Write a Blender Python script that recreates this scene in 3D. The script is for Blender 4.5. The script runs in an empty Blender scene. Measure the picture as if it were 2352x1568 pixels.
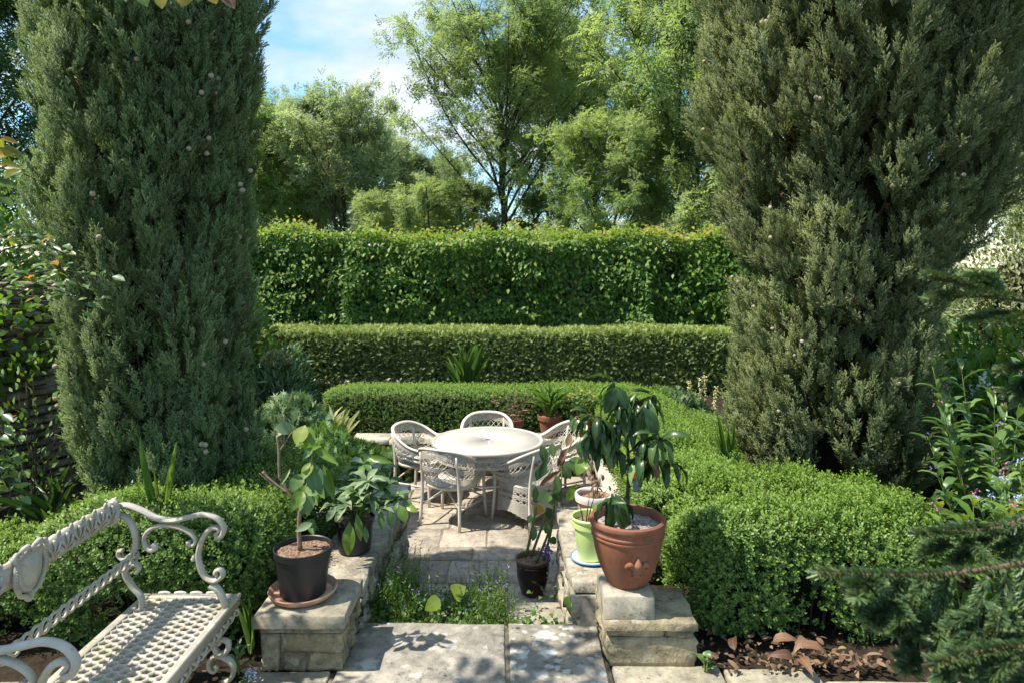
import bpy, bmesh, math, random
import numpy as np
from mathutils import Vector, Matrix

SC = bpy.context.scene
COL = SC.collection

# ------------------------------------------------------------------ camera
CAM_H = 2.6
cam_data = bpy.data.cameras.new('camera')
cam_data.lens = 24.0
cam_data.sensor_width = 36.0
cam_data.shift_y = -0.0732
cam_data.clip_start = 0.05
cam_data.clip_end = 2000
cam_data.dof.use_dof = True
cam_data.dof.focus_distance = 6.0
cam_data.dof.aperture_fstop = 5.0
cam = bpy.data.objects.new('camera', cam_data)
cam.location = (0, 0, CAM_H)
cam.rotation_euler = (math.radians(90), 0, 0)
COL.objects.link(cam)
SC.camera = cam

# ------------------------------------------------------------------ light
SUN_EL = math.radians(59)
SUN_H = Vector((-0.972, -0.235)).normalized()          # towards the sun, on the ground plane
sun_dir = Vector((SUN_H.x * math.cos(SUN_EL), SUN_H.y * math.cos(SUN_EL), math.sin(SUN_EL)))
world = bpy.data.worlds.new('World')
SC.world = world
world.use_nodes = True
wn, wl = world.node_tree.nodes, world.node_tree.links
wn.clear()
w_out = wn.new('ShaderNodeOutputWorld')
w_bg = wn.new('ShaderNodeBackground')
w_bg.inputs['Strength'].default_value = 0.15
w_sky = wn.new('ShaderNodeTexSky')
w_sky.sky_type = 'NISHITA'
w_sky.sun_disc = False
w_sky.sun_elevation = SUN_EL
w_sky.sun_rotation = math.atan2(SUN_H.x, SUN_H.y)
w_sky.air_density = 1.0
w_sky.dust_density = 0.6
w_sky.ozone_density = 1.6
w_tc = wn.new('ShaderNodeTexCoord')
w_sep = wn.new('ShaderNodeSeparateXYZ')
wl.new(w_tc.outputs['Generated'], w_sep.inputs[0])
w_add = wn.new('ShaderNodeMath'); w_add.operation = 'ADD'; w_add.inputs[1].default_value = 0.22
w_max = wn.new('ShaderNodeMath'); w_max.operation = 'MAXIMUM'; w_max.inputs[1].default_value = 0.05
wl.new(w_sep.outputs['Z'], w_add.inputs[0]); wl.new(w_add.outputs[0], w_max.inputs[0])
w_dx = wn.new('ShaderNodeMath'); w_dx.operation = 'DIVIDE'
w_dy = wn.new('ShaderNodeMath'); w_dy.operation = 'DIVIDE'
wl.new(w_sep.outputs['X'], w_dx.inputs[0]); wl.new(w_max.outputs[0], w_dx.inputs[1])
wl.new(w_sep.outputs['Y'], w_dy.inputs[0]); wl.new(w_max.outputs[0], w_dy.inputs[1])
w_com = wn.new('ShaderNodeCombineXYZ')
wl.new(w_dx.outputs[0], w_com.inputs[0]); wl.new(w_dy.outputs[0], w_com.inputs[1])
w_com.inputs[2].default_value = 3.7
w_noi = wn.new('ShaderNodeTexNoise')
w_noi.inputs['Scale'].default_value = 1.55
w_noi.inputs['Detail'].default_value = 9.0
w_noi.inputs['Roughness'].default_value = 0.52
w_noi.inputs['Distortion'].default_value = 0.35
wl.new(w_com.outputs[0], w_noi.inputs['Vector'])
w_ramp = wn.new('ShaderNodeValToRGB')
w_ramp.color_ramp.elements[0].position = 0.43
w_ramp.color_ramp.elements[1].position = 0.66
w_ramp.color_ramp.elements[0].color = (0.10, 0.10, 0.10, 1)
w_ramp.color_ramp.elements[1].color = (0.97, 0.97, 0.97, 1)
wl.new(w_noi.outputs['Fac'], w_ramp.inputs[0])
w_mix = wn.new('ShaderNodeMix'); w_mix.data_type = 'RGBA'
wl.new(w_ramp.outputs[0], w_mix.inputs['Factor'])
w_hs = wn.new('ShaderNodeHueSaturation'); w_hs.inputs['Hue'].default_value = 0.485; w_hs.inputs['Saturation'].default_value = 1.5; w_hs.inputs['Value'].default_value = 0.85
wl.new(w_sky.outputs[0], w_hs.inputs['Color']); wl.new(w_hs.outputs[0], w_mix.inputs['A'])
w_n2 = wn.new('ShaderNodeTexNoise'); w_n2.inputs['Scale'].default_value = 3.1; w_n2.inputs['Detail'].default_value = 7.0
wl.new(w_com.outputs[0], w_n2.inputs['Vector'])
w_r2 = wn.new('ShaderNodeValToRGB'); w_r2.color_ramp.elements[0].position = 0.32; w_r2.color_ramp.elements[1].position = 0.66
w_r2.color_ramp.elements[0].color = (0.66, 0.72, 0.78, 1); w_r2.color_ramp.elements[1].color = (1, 1, 1, 1)
wl.new(w_n2.outputs['Fac'], w_r2.inputs[0])
w_cm = wn.new('ShaderNodeMix'); w_cm.data_type = 'RGBA'; w_cm.blend_type = 'MULTIPLY'; w_cm.inputs[0].default_value = 1.0
w_cm.inputs[6].default_value = (3.4, 3.5, 3.6, 1); wl.new(w_r2.outputs[0], w_cm.inputs[7]); wl.new(w_cm.outputs[2], w_mix.inputs['B'])
wl.new(w_mix.outputs['Result'], w_bg.inputs['Color'])
wl.new(w_bg.outputs[0], w_out.inputs['Surface'])

sun_data = bpy.data.lights.new('sun', 'SUN')
sun_data.energy = 4.0
sun_data.angle = math.radians(0.55)
sun_data.color = (1.0, 0.93, 0.82)
sun = bpy.data.objects.new('sun', sun_data)
sun.location = (-12, -6, 20)
sun.rotation_euler = (-sun_dir).to_track_quat('-Z', 'Y').to_euler()
COL.objects.link(sun)

SC.view_settings.view_transform = 'Standard'
SC.view_settings.look = 'None'
SC.view_settings.gamma = 1.0
SC.view_settings.use_curve_mapping = False
SC.view_settings.exposure = 1.18
SC.cycles.use_denoising = True
SC.cycles.max_bounces = 6
SC.cycles.transparent_max_bounces = 4

# ------------------------------------------------------------------ helpers
FPX = 1567.3                                            # focal length for a 2351-wide picture
def P(px, py, d):
    return Vector(((px - 1175.5) / FPX * d, d, CAM_H - (py - 612) / FPX * d))

def rng(seed): return np.random.default_rng(seed)

def tagit(o, label=None, cat=None, group=None, kind=None):
    if label: o['label'] = label
    if cat: o['category'] = cat
    if group: o['group'] = group
    if kind: o['kind'] = kind
    return o

def thing(name, label, cat, loc=(0, 0, 0), rotz=0.0, group=None):
    o = bpy.data.objects.new(name, None)
    o.empty_display_size = 0.1
    o.location = loc
    o.rotation_euler = (0, 0, rotz)
    COL.objects.link(o)
    return tagit(o, label, cat, group)

def mobj(name, me, parent=None, loc=(0, 0, 0), kind=None):
    o = bpy.data.objects.new(name, me)
    o.location = loc
    COL.objects.link(o)
    if parent is not None: o.parent = parent
    if kind: o['kind'] = kind
    return o

def np_mesh(name, V, F, mat, attrs=None, smooth=False):
    """F: (n,3) or (n,4) int array, or a list of such arrays"""
    me = bpy.data.meshes.new(name)
    V = np.asarray(V, dtype=np.float32)
    Fs = F if isinstance(F, list) else [F]
    Fs = [np.asarray(f, dtype=np.int32) for f in Fs if len(f)]
    loops = np.concatenate([f.ravel() for f in Fs])
    sizes = np.concatenate([np.full(len(f), f.shape[1], dtype=np.int32) for f in Fs])
    starts = np.concatenate([[0], np.cumsum(sizes)[:-1]]).astype(np.int32)
    me.vertices.add(len(V)); me.vertices.foreach_set('co', V.ravel())
    me.loops.add(len(loops)); me.loops.foreach_set('vertex_index', loops)
    me.polygons.add(len(sizes)); me.polygons.foreach_set('loop_start', starts)
    try: me.polygons.foreach_set('loop_total', sizes)
    except Exception: pass
    if smooth: me.polygons.foreach_set('use_smooth', np.ones(len(sizes), dtype=bool))
    me.update(calc_edges=True)
    for k, a in (attrs or {}).items():
        at = me.attributes.new(k, 'FLOAT', 'POINT')
        at.data.foreach_set('value', np.asarray(a, dtype=np.float32))
    if mat is not None: me.materials.append(mat)
    return me

def norm(a):
    return a / np.maximum(np.linalg.norm(a, axis=-1, keepdims=True), 1e-9)

_SN = {}
def snoise(Q, freq, seed=0):
    """smooth pseudo noise in about -1..1"""
    if seed not in _SN:
        r = rng(9000 + seed)
        _SN[seed] = (norm(r.normal(size=(9, 3))) * r.uniform(0.6, 1.7, (9, 1)), r.uniform(0, 6.28, 9))
    K, ph = _SN[seed]
    Q = np.asarray(Q, dtype=np.float64)
    return np.sin(Q @ (K.T * freq) + ph).sum(-1) / 3.6

def cloud(TV, TF, pos, ydir, up, scale, rnd, tip=None, out=None, ow=0.55):
    """copies of a template (along +Y, face +Z) joined into arrays; out: the way the leafy surface faces there"""
    n = len(pos)
    y = norm(np.asarray(ydir, float)); z = np.array(np.broadcast_to(np.asarray(up, float), (n, 3)))
    z = z - (z * y).sum(1, keepdims=True) * y
    bad = np.linalg.norm(z, axis=1) < 1e-4
    if bad.any(): z[bad] = np.cross(y[bad], [0.3, 0.8, 0.5])
    z = norm(z); x = np.cross(y, z)
    s = np.asarray(scale, float)
    if s.ndim == 1: s = np.repeat(s[:, None], 3, 1)
    R = np.stack([x * s[:, :1], y * s[:, 1:2], z * s[:, 2:3]], axis=2)       # n,3,3 columns
    V = np.einsum('nij,vj->nvi', R, TV) + np.asarray(pos)[:, None, :]
    m = len(TV)
    F = np.array(np.broadcast_to(TF[None], (n, *TF.shape)))
    Nn = np.zeros((n, m, 3))
    if out is not None:
        out = norm(np.asarray(out, float))
        G = np.cross(V[:, TF[:, 1]] - V[:, TF[:, 0]], V[:, TF[:, 2]] - V[:, TF[:, 0]]); G = norm(G)
        fl = (G * out[:, None]).sum(-1) < 0
        F[fl] = F[fl][:, [0, 2, 1]]
        G[fl] *= -1
        for k in range(TF.shape[1]):
            for t in range(len(TF)): Nn[:, TF[t, k]] += G[:, t]
        Nn = norm(norm(Nn) * (1 - ow) + out[:, None] * ow)
    F = F + (np.arange(n) * m)[:, None, None]
    rv = np.repeat(np.asarray(rnd, float), m)
    tv = np.tile(np.zeros(m) if tip is None else tip, n)
    CLOUD_N[id(rv)] = (rv, Nn.reshape(-1, 3))
    return V.reshape(-1, 3), F.reshape(-1, TF.shape[1]), rv, tv
CLOUD_N = {}

def merge(parts):
    Vs, Fs, R, T, Ns, off = [], [], [], [], [], 0
    for V, F, r, t in parts:
        Vs.append(V); Fs.append(F + off); R.append(r); T.append(t); Ns.append(CLOUD_N.pop(id(r))[1]); off += len(V)
    return np.concatenate(Vs), np.concatenate(Fs), np.concatenate(R), np.concatenate(T), np.concatenate(Ns)

def cloud_mesh(name, parts, mat, loc=(0, 0, 0)):
    V, F, r, t, nn = merge(parts)
    me = np_mesh(name, V - np.asarray(loc, float), F, mat, {'rnd': r, 'tip': t})
    if np.abs(nn).sum() > 0:
        at = me.attributes.new('custom_normal', 'FLOAT_VECTOR', 'POINT'); at.data.foreach_set('vector', nn.astype(np.float32).ravel())
        me.update()
    CLOUD_N.clear()
    return me

def catmull(pts, n=6):
    pts = np.asarray(pts, float)
    if len(pts) < 3: return np.linspace(pts[0], pts[-1], n + 1)
    p = np.vstack([2 * pts[0] - pts[1], pts, 2 * pts[-1] - pts[-2]])
    out = []
    t = np.linspace(0, 1, n, endpoint=False)[:, None]
    for i in range(1, len(p) - 2):
        a, b, c, d = p[i - 1], p[i], p[i + 1], p[i + 2]
        out.append(0.5 * ((2 * b) + (-a + c) * t + (2 * a - 5 * b + 4 * c - d) * t ** 2 + (-a + 3 * b - 3 * c + d) * t ** 3))
    out.append(pts[-1:])
    return np.vstack(out)

def tube_arrays(pts, rad, sides=6, cap=True, flat=None):
    """a swept tube; flat=(axis vector, factor) squashes the section along an axis"""
    pts = np.asarray(pts, float); n = len(pts)
    rad = np.broadcast_to(np.asarray(rad, float), (n,)) if np.ndim(rad) == 0 or len(rad) == n else np.interp(np.linspace(0, 1, n), np.linspace(0, 1, len(rad)), rad)
    tan = norm(np.gradient(pts, axis=0))
    ref = np.array([0.0, 0.0, 1.0]) if abs(tan[:, 2]).mean() < 0.8 else np.array([0.31, 0.95, 0.0])
    a = ref - tan * (tan @ ref)[:, None]
    for i in range(n):
        if np.linalg.norm(a[i]) < 0.05:
            a[i] = np.cross(tan[i], [0.9, 0.1, 0.4])
    for i in range(1, n):                                  # keep the frame from flipping
        v = a[i - 1] - tan[i] * (tan[i] @ a[i - 1])
        if np.linalg.norm(v) > 1e-6: a[i] = v
        a[i] /= max(np.linalg.norm(a[i]), 1e-9)
    a = norm(a); b = np.cross(tan, a)
    th = np.linspace(0, 2 * math.pi, sides, endpoint=False)
    off = a[:, None] * np.cos(th)[None, :, None] + b[:, None] * np.sin(th)[None, :, None]
    off = off * rad[:, None, None]
    if flat is not None:
        ax, k = np.asarray(flat[0], float), flat[1]
        off = off + (k - 1) * (off @ ax)[..., None] * ax
    V = (pts[:, None] + off).reshape(-1, 3)
    i = np.arange(n - 1)[:, None] * sides; j = np.arange(sides)[None]
    q = np.stack([i + j, i + (j + 1) % sides, i + sides + (j + 1) % sides, i + sides + j], -1).reshape(-1, 4)
    tri = [np.stack([q[:, 0], q[:, 1], q[:, 2]], 1), np.stack([q[:, 0], q[:, 2], q[:, 3]], 1)]
    if cap:
        k = np.arange(1, sides - 1)
        tri.append(np.stack([np.zeros_like(k), k + 1, k], 1))
        tri.append(np.stack([np.zeros_like(k), k, k + 1], 1) + (n - 1) * sides)
    return V, np.concatenate(tri)

class MB:
    """collects triangles into one mesh"""
    def __init__(s): s.V, s.F, s.n = [], [], 0
    def add(s, V, F):
        s.V.append(np.asarray(V, float)); s.F.append(np.asarray(F) + s.n); s.n += len(V); return s
    def tube(s, pts, rad, sides=6, cap=True, smooth=0, flat=None):
        if smooth: pts = catmull(pts, smooth)
        return s.add(*tube_arrays(pts, rad, sides, cap, flat))
    def box(s, lo, hi, ch=0.0):
        x0, y0, z0 = lo; x1, y1, z1 = hi
        if ch <= 0:
            V = [(x, y, z) for z in (z0, z1) for y in (y0, y1) for x in (x0, x1)]
            Q = [(0, 2, 3, 1), (4, 5, 7, 6), (0, 1, 5, 4), (2, 6, 7, 3), (0, 4, 6, 2), (1, 3, 7, 5)]
            return s.add(V, [t for q in Q for t in ((q[0], q[1], q[2]), (q[0], q[2], q[3]))])
        prof = [(z0, 0), (z1 - ch, 0), (z1, ch)]
        V = []
        for z, c in prof: V += [(x0 + c, y0 + c, z), (x1 - c, y0 + c, z), (x1 - c, y1 - c, z), (x0 + c, y1 - c, z)]
        F = [(0, 2, 1), (0, 3, 2), (8, 9, 10), (8, 10, 11)]
        for k in (0, 4):
            for j in range(4):
                a, b = k + j, k + (j + 1) % 4
                F += [(a, b, b + 4), (a, b + 4, a + 4)]
        return s.add(V, F)
    def lathe(s, prof, seg=32, center=(0, 0, 0)):
        prof = np.asarray(prof, float); th = np.linspace(0, 2 * math.pi, seg, endpoint=False)
        V = np.stack([prof[:, :1] * np.cos(th), prof[:, :1] * np.sin(th), np.repeat(prof[:, 1:2], seg, 1)], -1).reshape(-1, 3) + center
        i = np.arange(len(prof) - 1)[:, None] * seg; j = np.arange(seg)[None]
        q = np.stack([i + j, i + (j + 1) % seg, i + seg + (j + 1) % seg, i + seg + j], -1).reshape(-1, 4)
        return s.add(V, np.concatenate([q[:, [0, 1, 2]], q[:, [0, 2, 3]]]))
    def mesh(s, name, mat, loc=(0, 0, 0), smooth=False):
        return np_mesh(name, np.concatenate(s.V) - np.asarray(loc, float), np.concatenate(s.F), mat, smooth=smooth)
    def build(s, name, mat, parent=None, loc=(0, 0, 0), smooth=False, kind=None):
        return mobj(name, s.mesh(name, mat, loc, smooth), parent, kind=kind)

def auto_smooth(o, ang=40):
    me = o.data
    me.polygons.foreach_set('use_smooth', np.ones(len(me.polygons), dtype=bool))
    bm = bmesh.new(); bm.from_mesh(me)
    for e in bm.edges:
        if len(e.link_faces) == 2 and e.calc_face_angle(0) > math.radians(ang): e.smooth = False
    bm.to_mesh(me); bm.free()
    return o

# ------------------------------------------------------------------ materials
def new_mat(name):
    m = bpy.data.materials.new(name); m.use_nodes = True
    nt = m.node_tree; nt.nodes.clear()
    out = nt.nodes.new('ShaderNodeOutputMaterial')
    return m, nt, out
def N(nt, typ, **kw):
    n = nt.nodes.new(typ)
    for k, v in kw.items(): setattr(n, k, v)
    return n
def ramp(nt, src, stops, interp='LINEAR'):
    r = N(nt, 'ShaderNodeValToRGB'); cr = r.color_ramp; cr.interpolation = interp
    while len(cr.elements) > 1: cr.elements.remove(cr.elements[-1])
    cr.elements[0].position, cr.elements[0].color = stops[0][0], (*stops[0][1], 1)
    for p, c in stops[1:]:
        e = cr.elements.new(p); e.color = (*c, 1)
    nt.links.new(src, r.inputs[0]); return r.outputs[0]
def mixc(nt, fac, a, b, mode='MIX'):
    m = N(nt, 'ShaderNodeMix', data_type='RGBA', blend_type=mode)
    for s, v in (('Factor', fac), ('A', a), ('B', b)):
        sock = m.inputs[s] if s != 'Factor' else m.inputs[0]
        if s == 'A': sock = m.inputs[6]
        if s == 'B': sock = m.inputs[7]
        if hasattr(v, 'is_output') or isinstance(v, bpy.types.NodeSocket): nt.links.new(v, sock)
        elif isinstance(v, (int, float)): sock.default_value = v
        else: sock.default_value = (*v, 1)
    return m.outputs[2]
def noise(nt, scale, detail=4, rough=0.55, coord=None, dist=0.0):
    n = N(nt, 'ShaderNodeTexNoise')
    n.inputs['Scale'].default_value = scale; n.inputs['Detail'].default_value = detail
    n.inputs['Roughness'].default_value = rough; n.inputs['Distortion'].default_value = dist
    if coord is not None: nt.links.new(coord, n.inputs['Vector'])
    return n.outputs['Fac']
def bump(nt, h, strength=0.4, dist=0.01, prev=None):
    b = N(nt, 'ShaderNodeBump'); b.inputs['Strength'].default_value = strength; b.inputs['Distance'].default_value = dist
    nt.links.new(h, b.inputs['Height'])
    if prev is not None: nt.links.new(prev, b.inputs['Normal'])
    return b.outputs[0]
def wpos(nt):
    return N(nt, 'ShaderNodeNewGeometry').outputs['Position']

def leaf_mat(name, stops, tip=None, trans=0.32, tcol=None, rough=0.45, spec=0.35, per_object=False, noise_amt=0.35, nscale=3.0, vein=False):
    m, nt, out = new_mat(name)
    if per_object:
        src = N(nt, 'ShaderNodeObjectInfo').outputs['Random']
    else:
        src = N(nt, 'ShaderNodeAttribute', attribute_name='rnd').outputs['Fac']
    ns = noise(nt, nscale, 2, 0.5, wpos(nt))
    mul = N(nt, 'ShaderNodeMath', operation='MULTIPLY_ADD'); nt.links.new(ns, mul.inputs[0])
    mul.inputs[1].default_value = noise_amt * 2; mul.inputs[2].default_value = -noise_amt
    ad = N(nt, 'ShaderNodeMath', operation='ADD', use_clamp=True)
    nt.links.new(src, ad.inputs[0]); nt.links.new(mul.outputs[0], ad.inputs[1])
    col = ramp(nt, ad.outputs[0], stops)
    if tip is not None:
        t = N(nt, 'ShaderNodeAttribute', attribute_name='tip').outputs['Fac']
        col = mixc(nt, t, col, tip)
    if vein:
        tc = N(nt, 'ShaderNodeTexCoord').outputs['Object']
        sx = N(nt, 'ShaderNodeSeparateXYZ'); nt.links.new(tc, sx.inputs[0])
        ab = N(nt, 'ShaderNodeMath', operation='ABSOLUTE'); nt.links.new(sx.outputs[0], ab.inputs[0])
        vr = ramp(nt, ab.outputs[0], [(0.0, (1, 1, 1)), (0.012, (1, 1, 1)), (0.035, (0, 0, 0))])
        col = mixc(nt, vr, col, mixc(nt, 0.16, col, (0.45, 0.5, 0.22)))
    p = N(nt, 'ShaderNodeBsdfPrincipled')
    nt.links.new(col, p.inputs['Base Color'])
    p.inputs['Roughness'].default_value = rough; p.inputs['Specular IOR Level'].default_value = spec
    if trans > 0:
        tr = N(nt, 'ShaderNodeBsdfTranslucent')
        tc2 = mixc(nt, 1.0, col, tcol or (1.45, 1.45, 0.75), 'MULTIPLY')
        nt.links.new(tc2, tr.inputs['Color'])
        mx = N(nt, 'ShaderNodeMixShader'); mx.inputs[0].default_value = trans
        nt.links.new(p.outputs[0], mx.inputs[1]); nt.links.new(tr.outputs[0], mx.inputs[2])
        nt.links.new(mx.outputs[0], out.inputs[0])
    else:
        nt.links.new(p.outputs[0], out.inputs[0])
    return m

def plain_mat(name, col, rough=0.6, spec=0.4, var=0.25, nscale=6.0, bstr=0.3, bscale=60.0, bdist=0.004, metal=0.0, var2=None, random_amt=0.0):
    m, nt, out = new_mat(name)
    pos = N(nt, 'ShaderNodeTexCoord').outputs['Object'] if random_amt == 0 else wpos(nt)
    n1 = noise(nt, nscale, 5, 0.6, pos)
    c0 = tuple(max(0, v * (1 - var)) for v in col); c1 = tuple(min(1, v * (1 + var)) for v in (var2 or col))
    c = ramp(nt, n1, [(0.3, c0), (0.7, c1)])
    p = N(nt, 'ShaderNodeBsdfPrincipled')
    nt.links.new(c, p.inputs['Base Color'])
    p.inputs['Roughness'].default_value = rough; p.inputs['Specular IOR Level'].default_value = spec; p.inputs['Metallic'].default_value = metal
    if bstr: nt.links.new(bump(nt, noise(nt, bscale, 4, 0.6, pos), bstr, bdist), p.inputs['Normal'])
    nt.links.new(p.outputs[0], out.inputs[0])
    return m

def stone_mat(name, base, dark, light, lichen=None, lich_cov=0.6, moss=0.0, speck=0.5, rnd=0.18, bstr=0.6, scale=1.0, rough=0.85):
    """weathered stone: broad tone patches, dark algae specks, pale lichen spots, moss"""
    m, nt, out = new_mat(name)
    pos = wpos(nt)
    oi = N(nt, 'ShaderNodeObjectInfo').outputs['Random']
    a = noise(nt, 4.2 * scale, 9, 0.72, pos, 0.5)
    c = ramp(nt, a, [(0.28, dark), (0.5, base), (0.72, light)])
    tint = ramp(nt, oi, [(0.0, (1 - rnd, 1 - rnd, 1 - rnd * 1.1)), (0.5, (1, 1, 1)), (1.0, (1 + rnd * 0.6, 1 + rnd * 0.5, 1 + rnd * 0.3))])
    c = mixc(nt, 1.0, c, tint, 'MULTIPLY')
    mot = ramp(nt, noise(nt, 13 * scale, 7, 0.75, pos, 0.3), [(0.32, (0.62, 0.63, 0.64)), (0.5, (1, 1, 1)), (0.68, (1.28, 1.26, 1.2))])
    c = mixc(nt, 1.0, c, mot, 'MULTIPLY')
    sp = noise(nt, 24 * scale, 6, 0.75, pos)
    spm = ramp(nt, sp, [(0.36, (1, 1, 1)), (0.47, (0, 0, 0))])
    big = ramp(nt, noise(nt, 5.5 * scale, 3, 0.6, pos), [(0.42, (0, 0, 0)), (0.62, (1, 1, 1))])
    spx = mixc(nt, 1.0, spm, big, 'MULTIPLY')
    spf = mixc(nt, 1.0, spx, (speck, speck, speck), 'MULTIPLY')
    c = mixc(nt, spf, c, (0.045, 0.042, 0.035))
    if lichen is not None:
        wob = noise(nt, 16 * scale, 5, 0.7, pos); wob2 = noise(nt, 19 * scale, 5, 0.7, pos, 0.3)
        cb = N(nt, 'ShaderNodeCombineXYZ'); nt.links.new(wob, cb.inputs[0]); nt.links.new(wob2, cb.inputs[1])
        for vs, wa, lo, amt in ((7.0, 0.13, 0.30, 0.75), (17.0, 0.07, 0.30, 0.6)):
            v = N(nt, 'ShaderNodeTexVoronoi'); v.inputs['Scale'].default_value = vs * scale
            sc = N(nt, 'ShaderNodeVectorMath', operation='SCALE'); sc.inputs[3].default_value = wa; nt.links.new(cb.outputs[0], sc.inputs[0])
            vm = N(nt, 'ShaderNodeVectorMath', operation='ADD'); nt.links.new(pos, vm.inputs[0]); nt.links.new(sc.outputs[0], vm.inputs[1]); nt.links.new(vm.outputs[0], v.inputs['Vector'])
            vd = ramp(nt, v.outputs['Distance'], [(lo, (1, 1, 1)), (lo + 0.16, (0, 0, 0))])
            pick = N(nt, 'ShaderNodeSeparateColor'); nt.links.new(v.outputs['Color'], pick.inputs[0])
            pk = ramp(nt, pick.outputs[0], [(lich_cov, (0, 0, 0)), (min(1, lich_cov + 0.12), (1, 1, 1))])
            brk = ramp(nt, sp, [(0.34, (0.15, 0.15, 0.15)), (0.52, (1, 1, 1))])
            lf = mixc(nt, 1.0, mixc(nt, 1.0, mixc(nt, 1.0, vd, pk, 'MULTIPLY'), brk, 'MULTIPLY'), (amt, amt, amt), 'MULTIPLY')
            c = mixc(nt, lf, c, lichen)
    if moss > 0:
        mo = ramp(nt, noise(nt, 7 * scale, 5, 0.65, pos), [(0.62 - moss * 0.3, (0, 0, 0)), (0.75 - moss * 0.2, (1, 1, 1))])
        c = mixc(nt, mixc(nt, 1.0, mo, (0.7, 0.7, 0.7), 'MULTIPLY'), c, (0.10, 0.11, 0.03))
    p = N(nt, 'ShaderNodeBsdfPrincipled'); nt.links.new(c, p.inputs['Base Color'])
    p.inputs['Roughness'].default_value = rough; p.inputs['Specular IOR Level'].default_value = 0.2
    b1 = bump(nt, noise(nt, 14 * scale, 6, 0.65, pos), bstr, 0.02)
    nt.links.new(bump(nt, noise(nt, 90 * scale, 4, 0.6, pos), bstr * 0.6, 0.004, b1), p.inputs['Normal'])
    nt.links.new(p.outputs[0], out.inputs[0])
    return m

M = {}
M['flag'] = stone_mat('flagstone_patio', (0.35, 0.305, 0.25), (0.20, 0.175, 0.145), (0.48, 0.425, 0.355), moss=0.0, speck=0.6, rnd=0.26)
M['slab'] = stone_mat('terrace_slab', (0.265, 0.243, 0.205), (0.14, 0.128, 0.108), (0.39, 0.365, 0.315), lichen=(0.50, 0.49, 0.44), lich_cov=0.80, speck=1.0, rnd=0.06)
M['slab_lichen'] = stone_mat('terrace_slab_lichen', (0.24, 0.22, 0.18), (0.13, 0.12, 0.10), (0.36, 0.33, 0.275), lichen=(0.58, 0.60, 0.56), lich_cov=0.36, speck=0.95, rnd=0.05)
M['sandstone'] = stone_mat('sandstone_front', (0.32, 0.295, 0.225), (0.17, 0.155, 0.115), (0.45, 0.42, 0.335), speck=0.7, rnd=0.08)
M['cap'] = stone_mat('pier_cap', (0.30, 0.265, 0.195), (0.17, 0.15, 0.105), (0.41, 0.37, 0.285), speck=0.7, rnd=0.08, bstr=0.4)
M['block'] = stone_mat('cast_block', (0.32, 0.29, 0.225), (0.21, 0.19, 0.145), (0.41, 0.375, 0.30), speck=0.6, rnd=0.0, bstr=0.35)
M['rubble'] = stone_mat('rubble_stone', (0.235, 0.20, 0.130), (0.115, 0.098, 0.064), (0.36, 0.315, 0.215), lichen=(0.40, 0.385, 0.31), lich_cov=0.80, speck=1.0, rnd=0.28, bstr=1.0)
M['wallside'] = stone_mat('wall_limestone', (0.31, 0.275, 0.215), (0.14, 0.125, 0.10), (0.46, 0.415, 0.34), lichen=(0.50, 0.47, 0.38), lich_cov=0.74, speck=1.0, rnd=0.2, bstr=1.0)
M['boundary'] = stone_mat('boundary_stone', (0.19, 0.16, 0.105), (0.10, 0.085, 0.058), (0.28, 0.24, 0.17), lichen=(0.33, 0.30, 0.20), lich_cov=0.84, speck=0.8, rnd=0.35, bstr=0.9, moss=0.25)
M['coping'] = stone_mat('coping', (0.40, 0.37, 0.31), (0.27, 0.25, 0.21), (0.50, 0.47, 0.40), lichen=(0.62, 0.50, 0.10), lich_cov=0.86, speck=0.6, rnd=0.12)
M['mortar'] = plain_mat('mortar', (0.20, 0.18, 0.14), 0.95, 0.1, 0.35, 20, 0.6, 120, 0.006, random_amt=1)
M['soil'] = plain_mat('soil', (0.034, 0.025, 0.017), 0.95, 0.1, 0.5, 12, 0.9, 50, 0.02, random_amt=1)
M['grass'] = plain_mat('far_grass', (0.09, 0.14, 0.04), 0.9, 0.1, 0.4, 3, 0.5, 40, 0.03, random_amt=1)
M['gravel'] = plain_mat('pale_gravel', (0.46, 0.44, 0.40), 0.9, 0.2, 0.35, 60, 0.8, 90, 0.02, random_amt=1)
M['wicker'] = plain_mat('cream_wicker', (0.58, 0.535, 0.455), 0.5, 0.4, 0.10, 9, 0.25, 150, 0.002)
M['iron'] = None
def clay_mat(name, col, bloom):
    m, nt, out = new_mat(name)
    pos = N(nt, 'ShaderNodeTexCoord').outputs['Object']
    c = ramp(nt, noise(nt, 7, 6, 0.65, pos), [(0.3, tuple(v * 0.78 for v in col)), (0.7, tuple(v * 1.2 for v in col))])
    bl = ramp(nt, noise(nt, 5, 7, 0.7, pos, 0.6), [(0.50, (0, 0, 0)), (0.74, (0.5, 0.5, 0.5))])
    c = mixc(nt, bl, c, bloom)
    dk = ramp(nt, noise(nt, 11, 6, 0.7, pos), [(0.26, (0.6, 0.6, 0.6)), (0.42, (0, 0, 0))])
    c = mixc(nt, dk, c, (0.06, 0.035, 0.022))
    p = N(nt, 'ShaderNodeBsdfPrincipled'); nt.links.new(c, p.inputs['Base Color']); p.inputs['Roughness'].default_value = 0.75; p.inputs['Specular IOR Level'].default_value = 0.25
    nt.links.new(bump(nt, noise(nt, 60, 5, 0.65, pos), 0.35, 0.003), p.inputs['Normal']); nt.links.new(p.outputs[0], out.inputs[0]); return m
M['terracotta'] = clay_mat('terracotta', (0.215, 0.085, 0.047), (0.30, 0.19, 0.13))
M['terracotta_pale'] = plain_mat('terracotta_pale', (0.40, 0.20, 0.12), 0.85, 0.2, 0.22, 9, 0.25, 90, 0.002, var2=(0.46, 0.30, 0.22))
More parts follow.
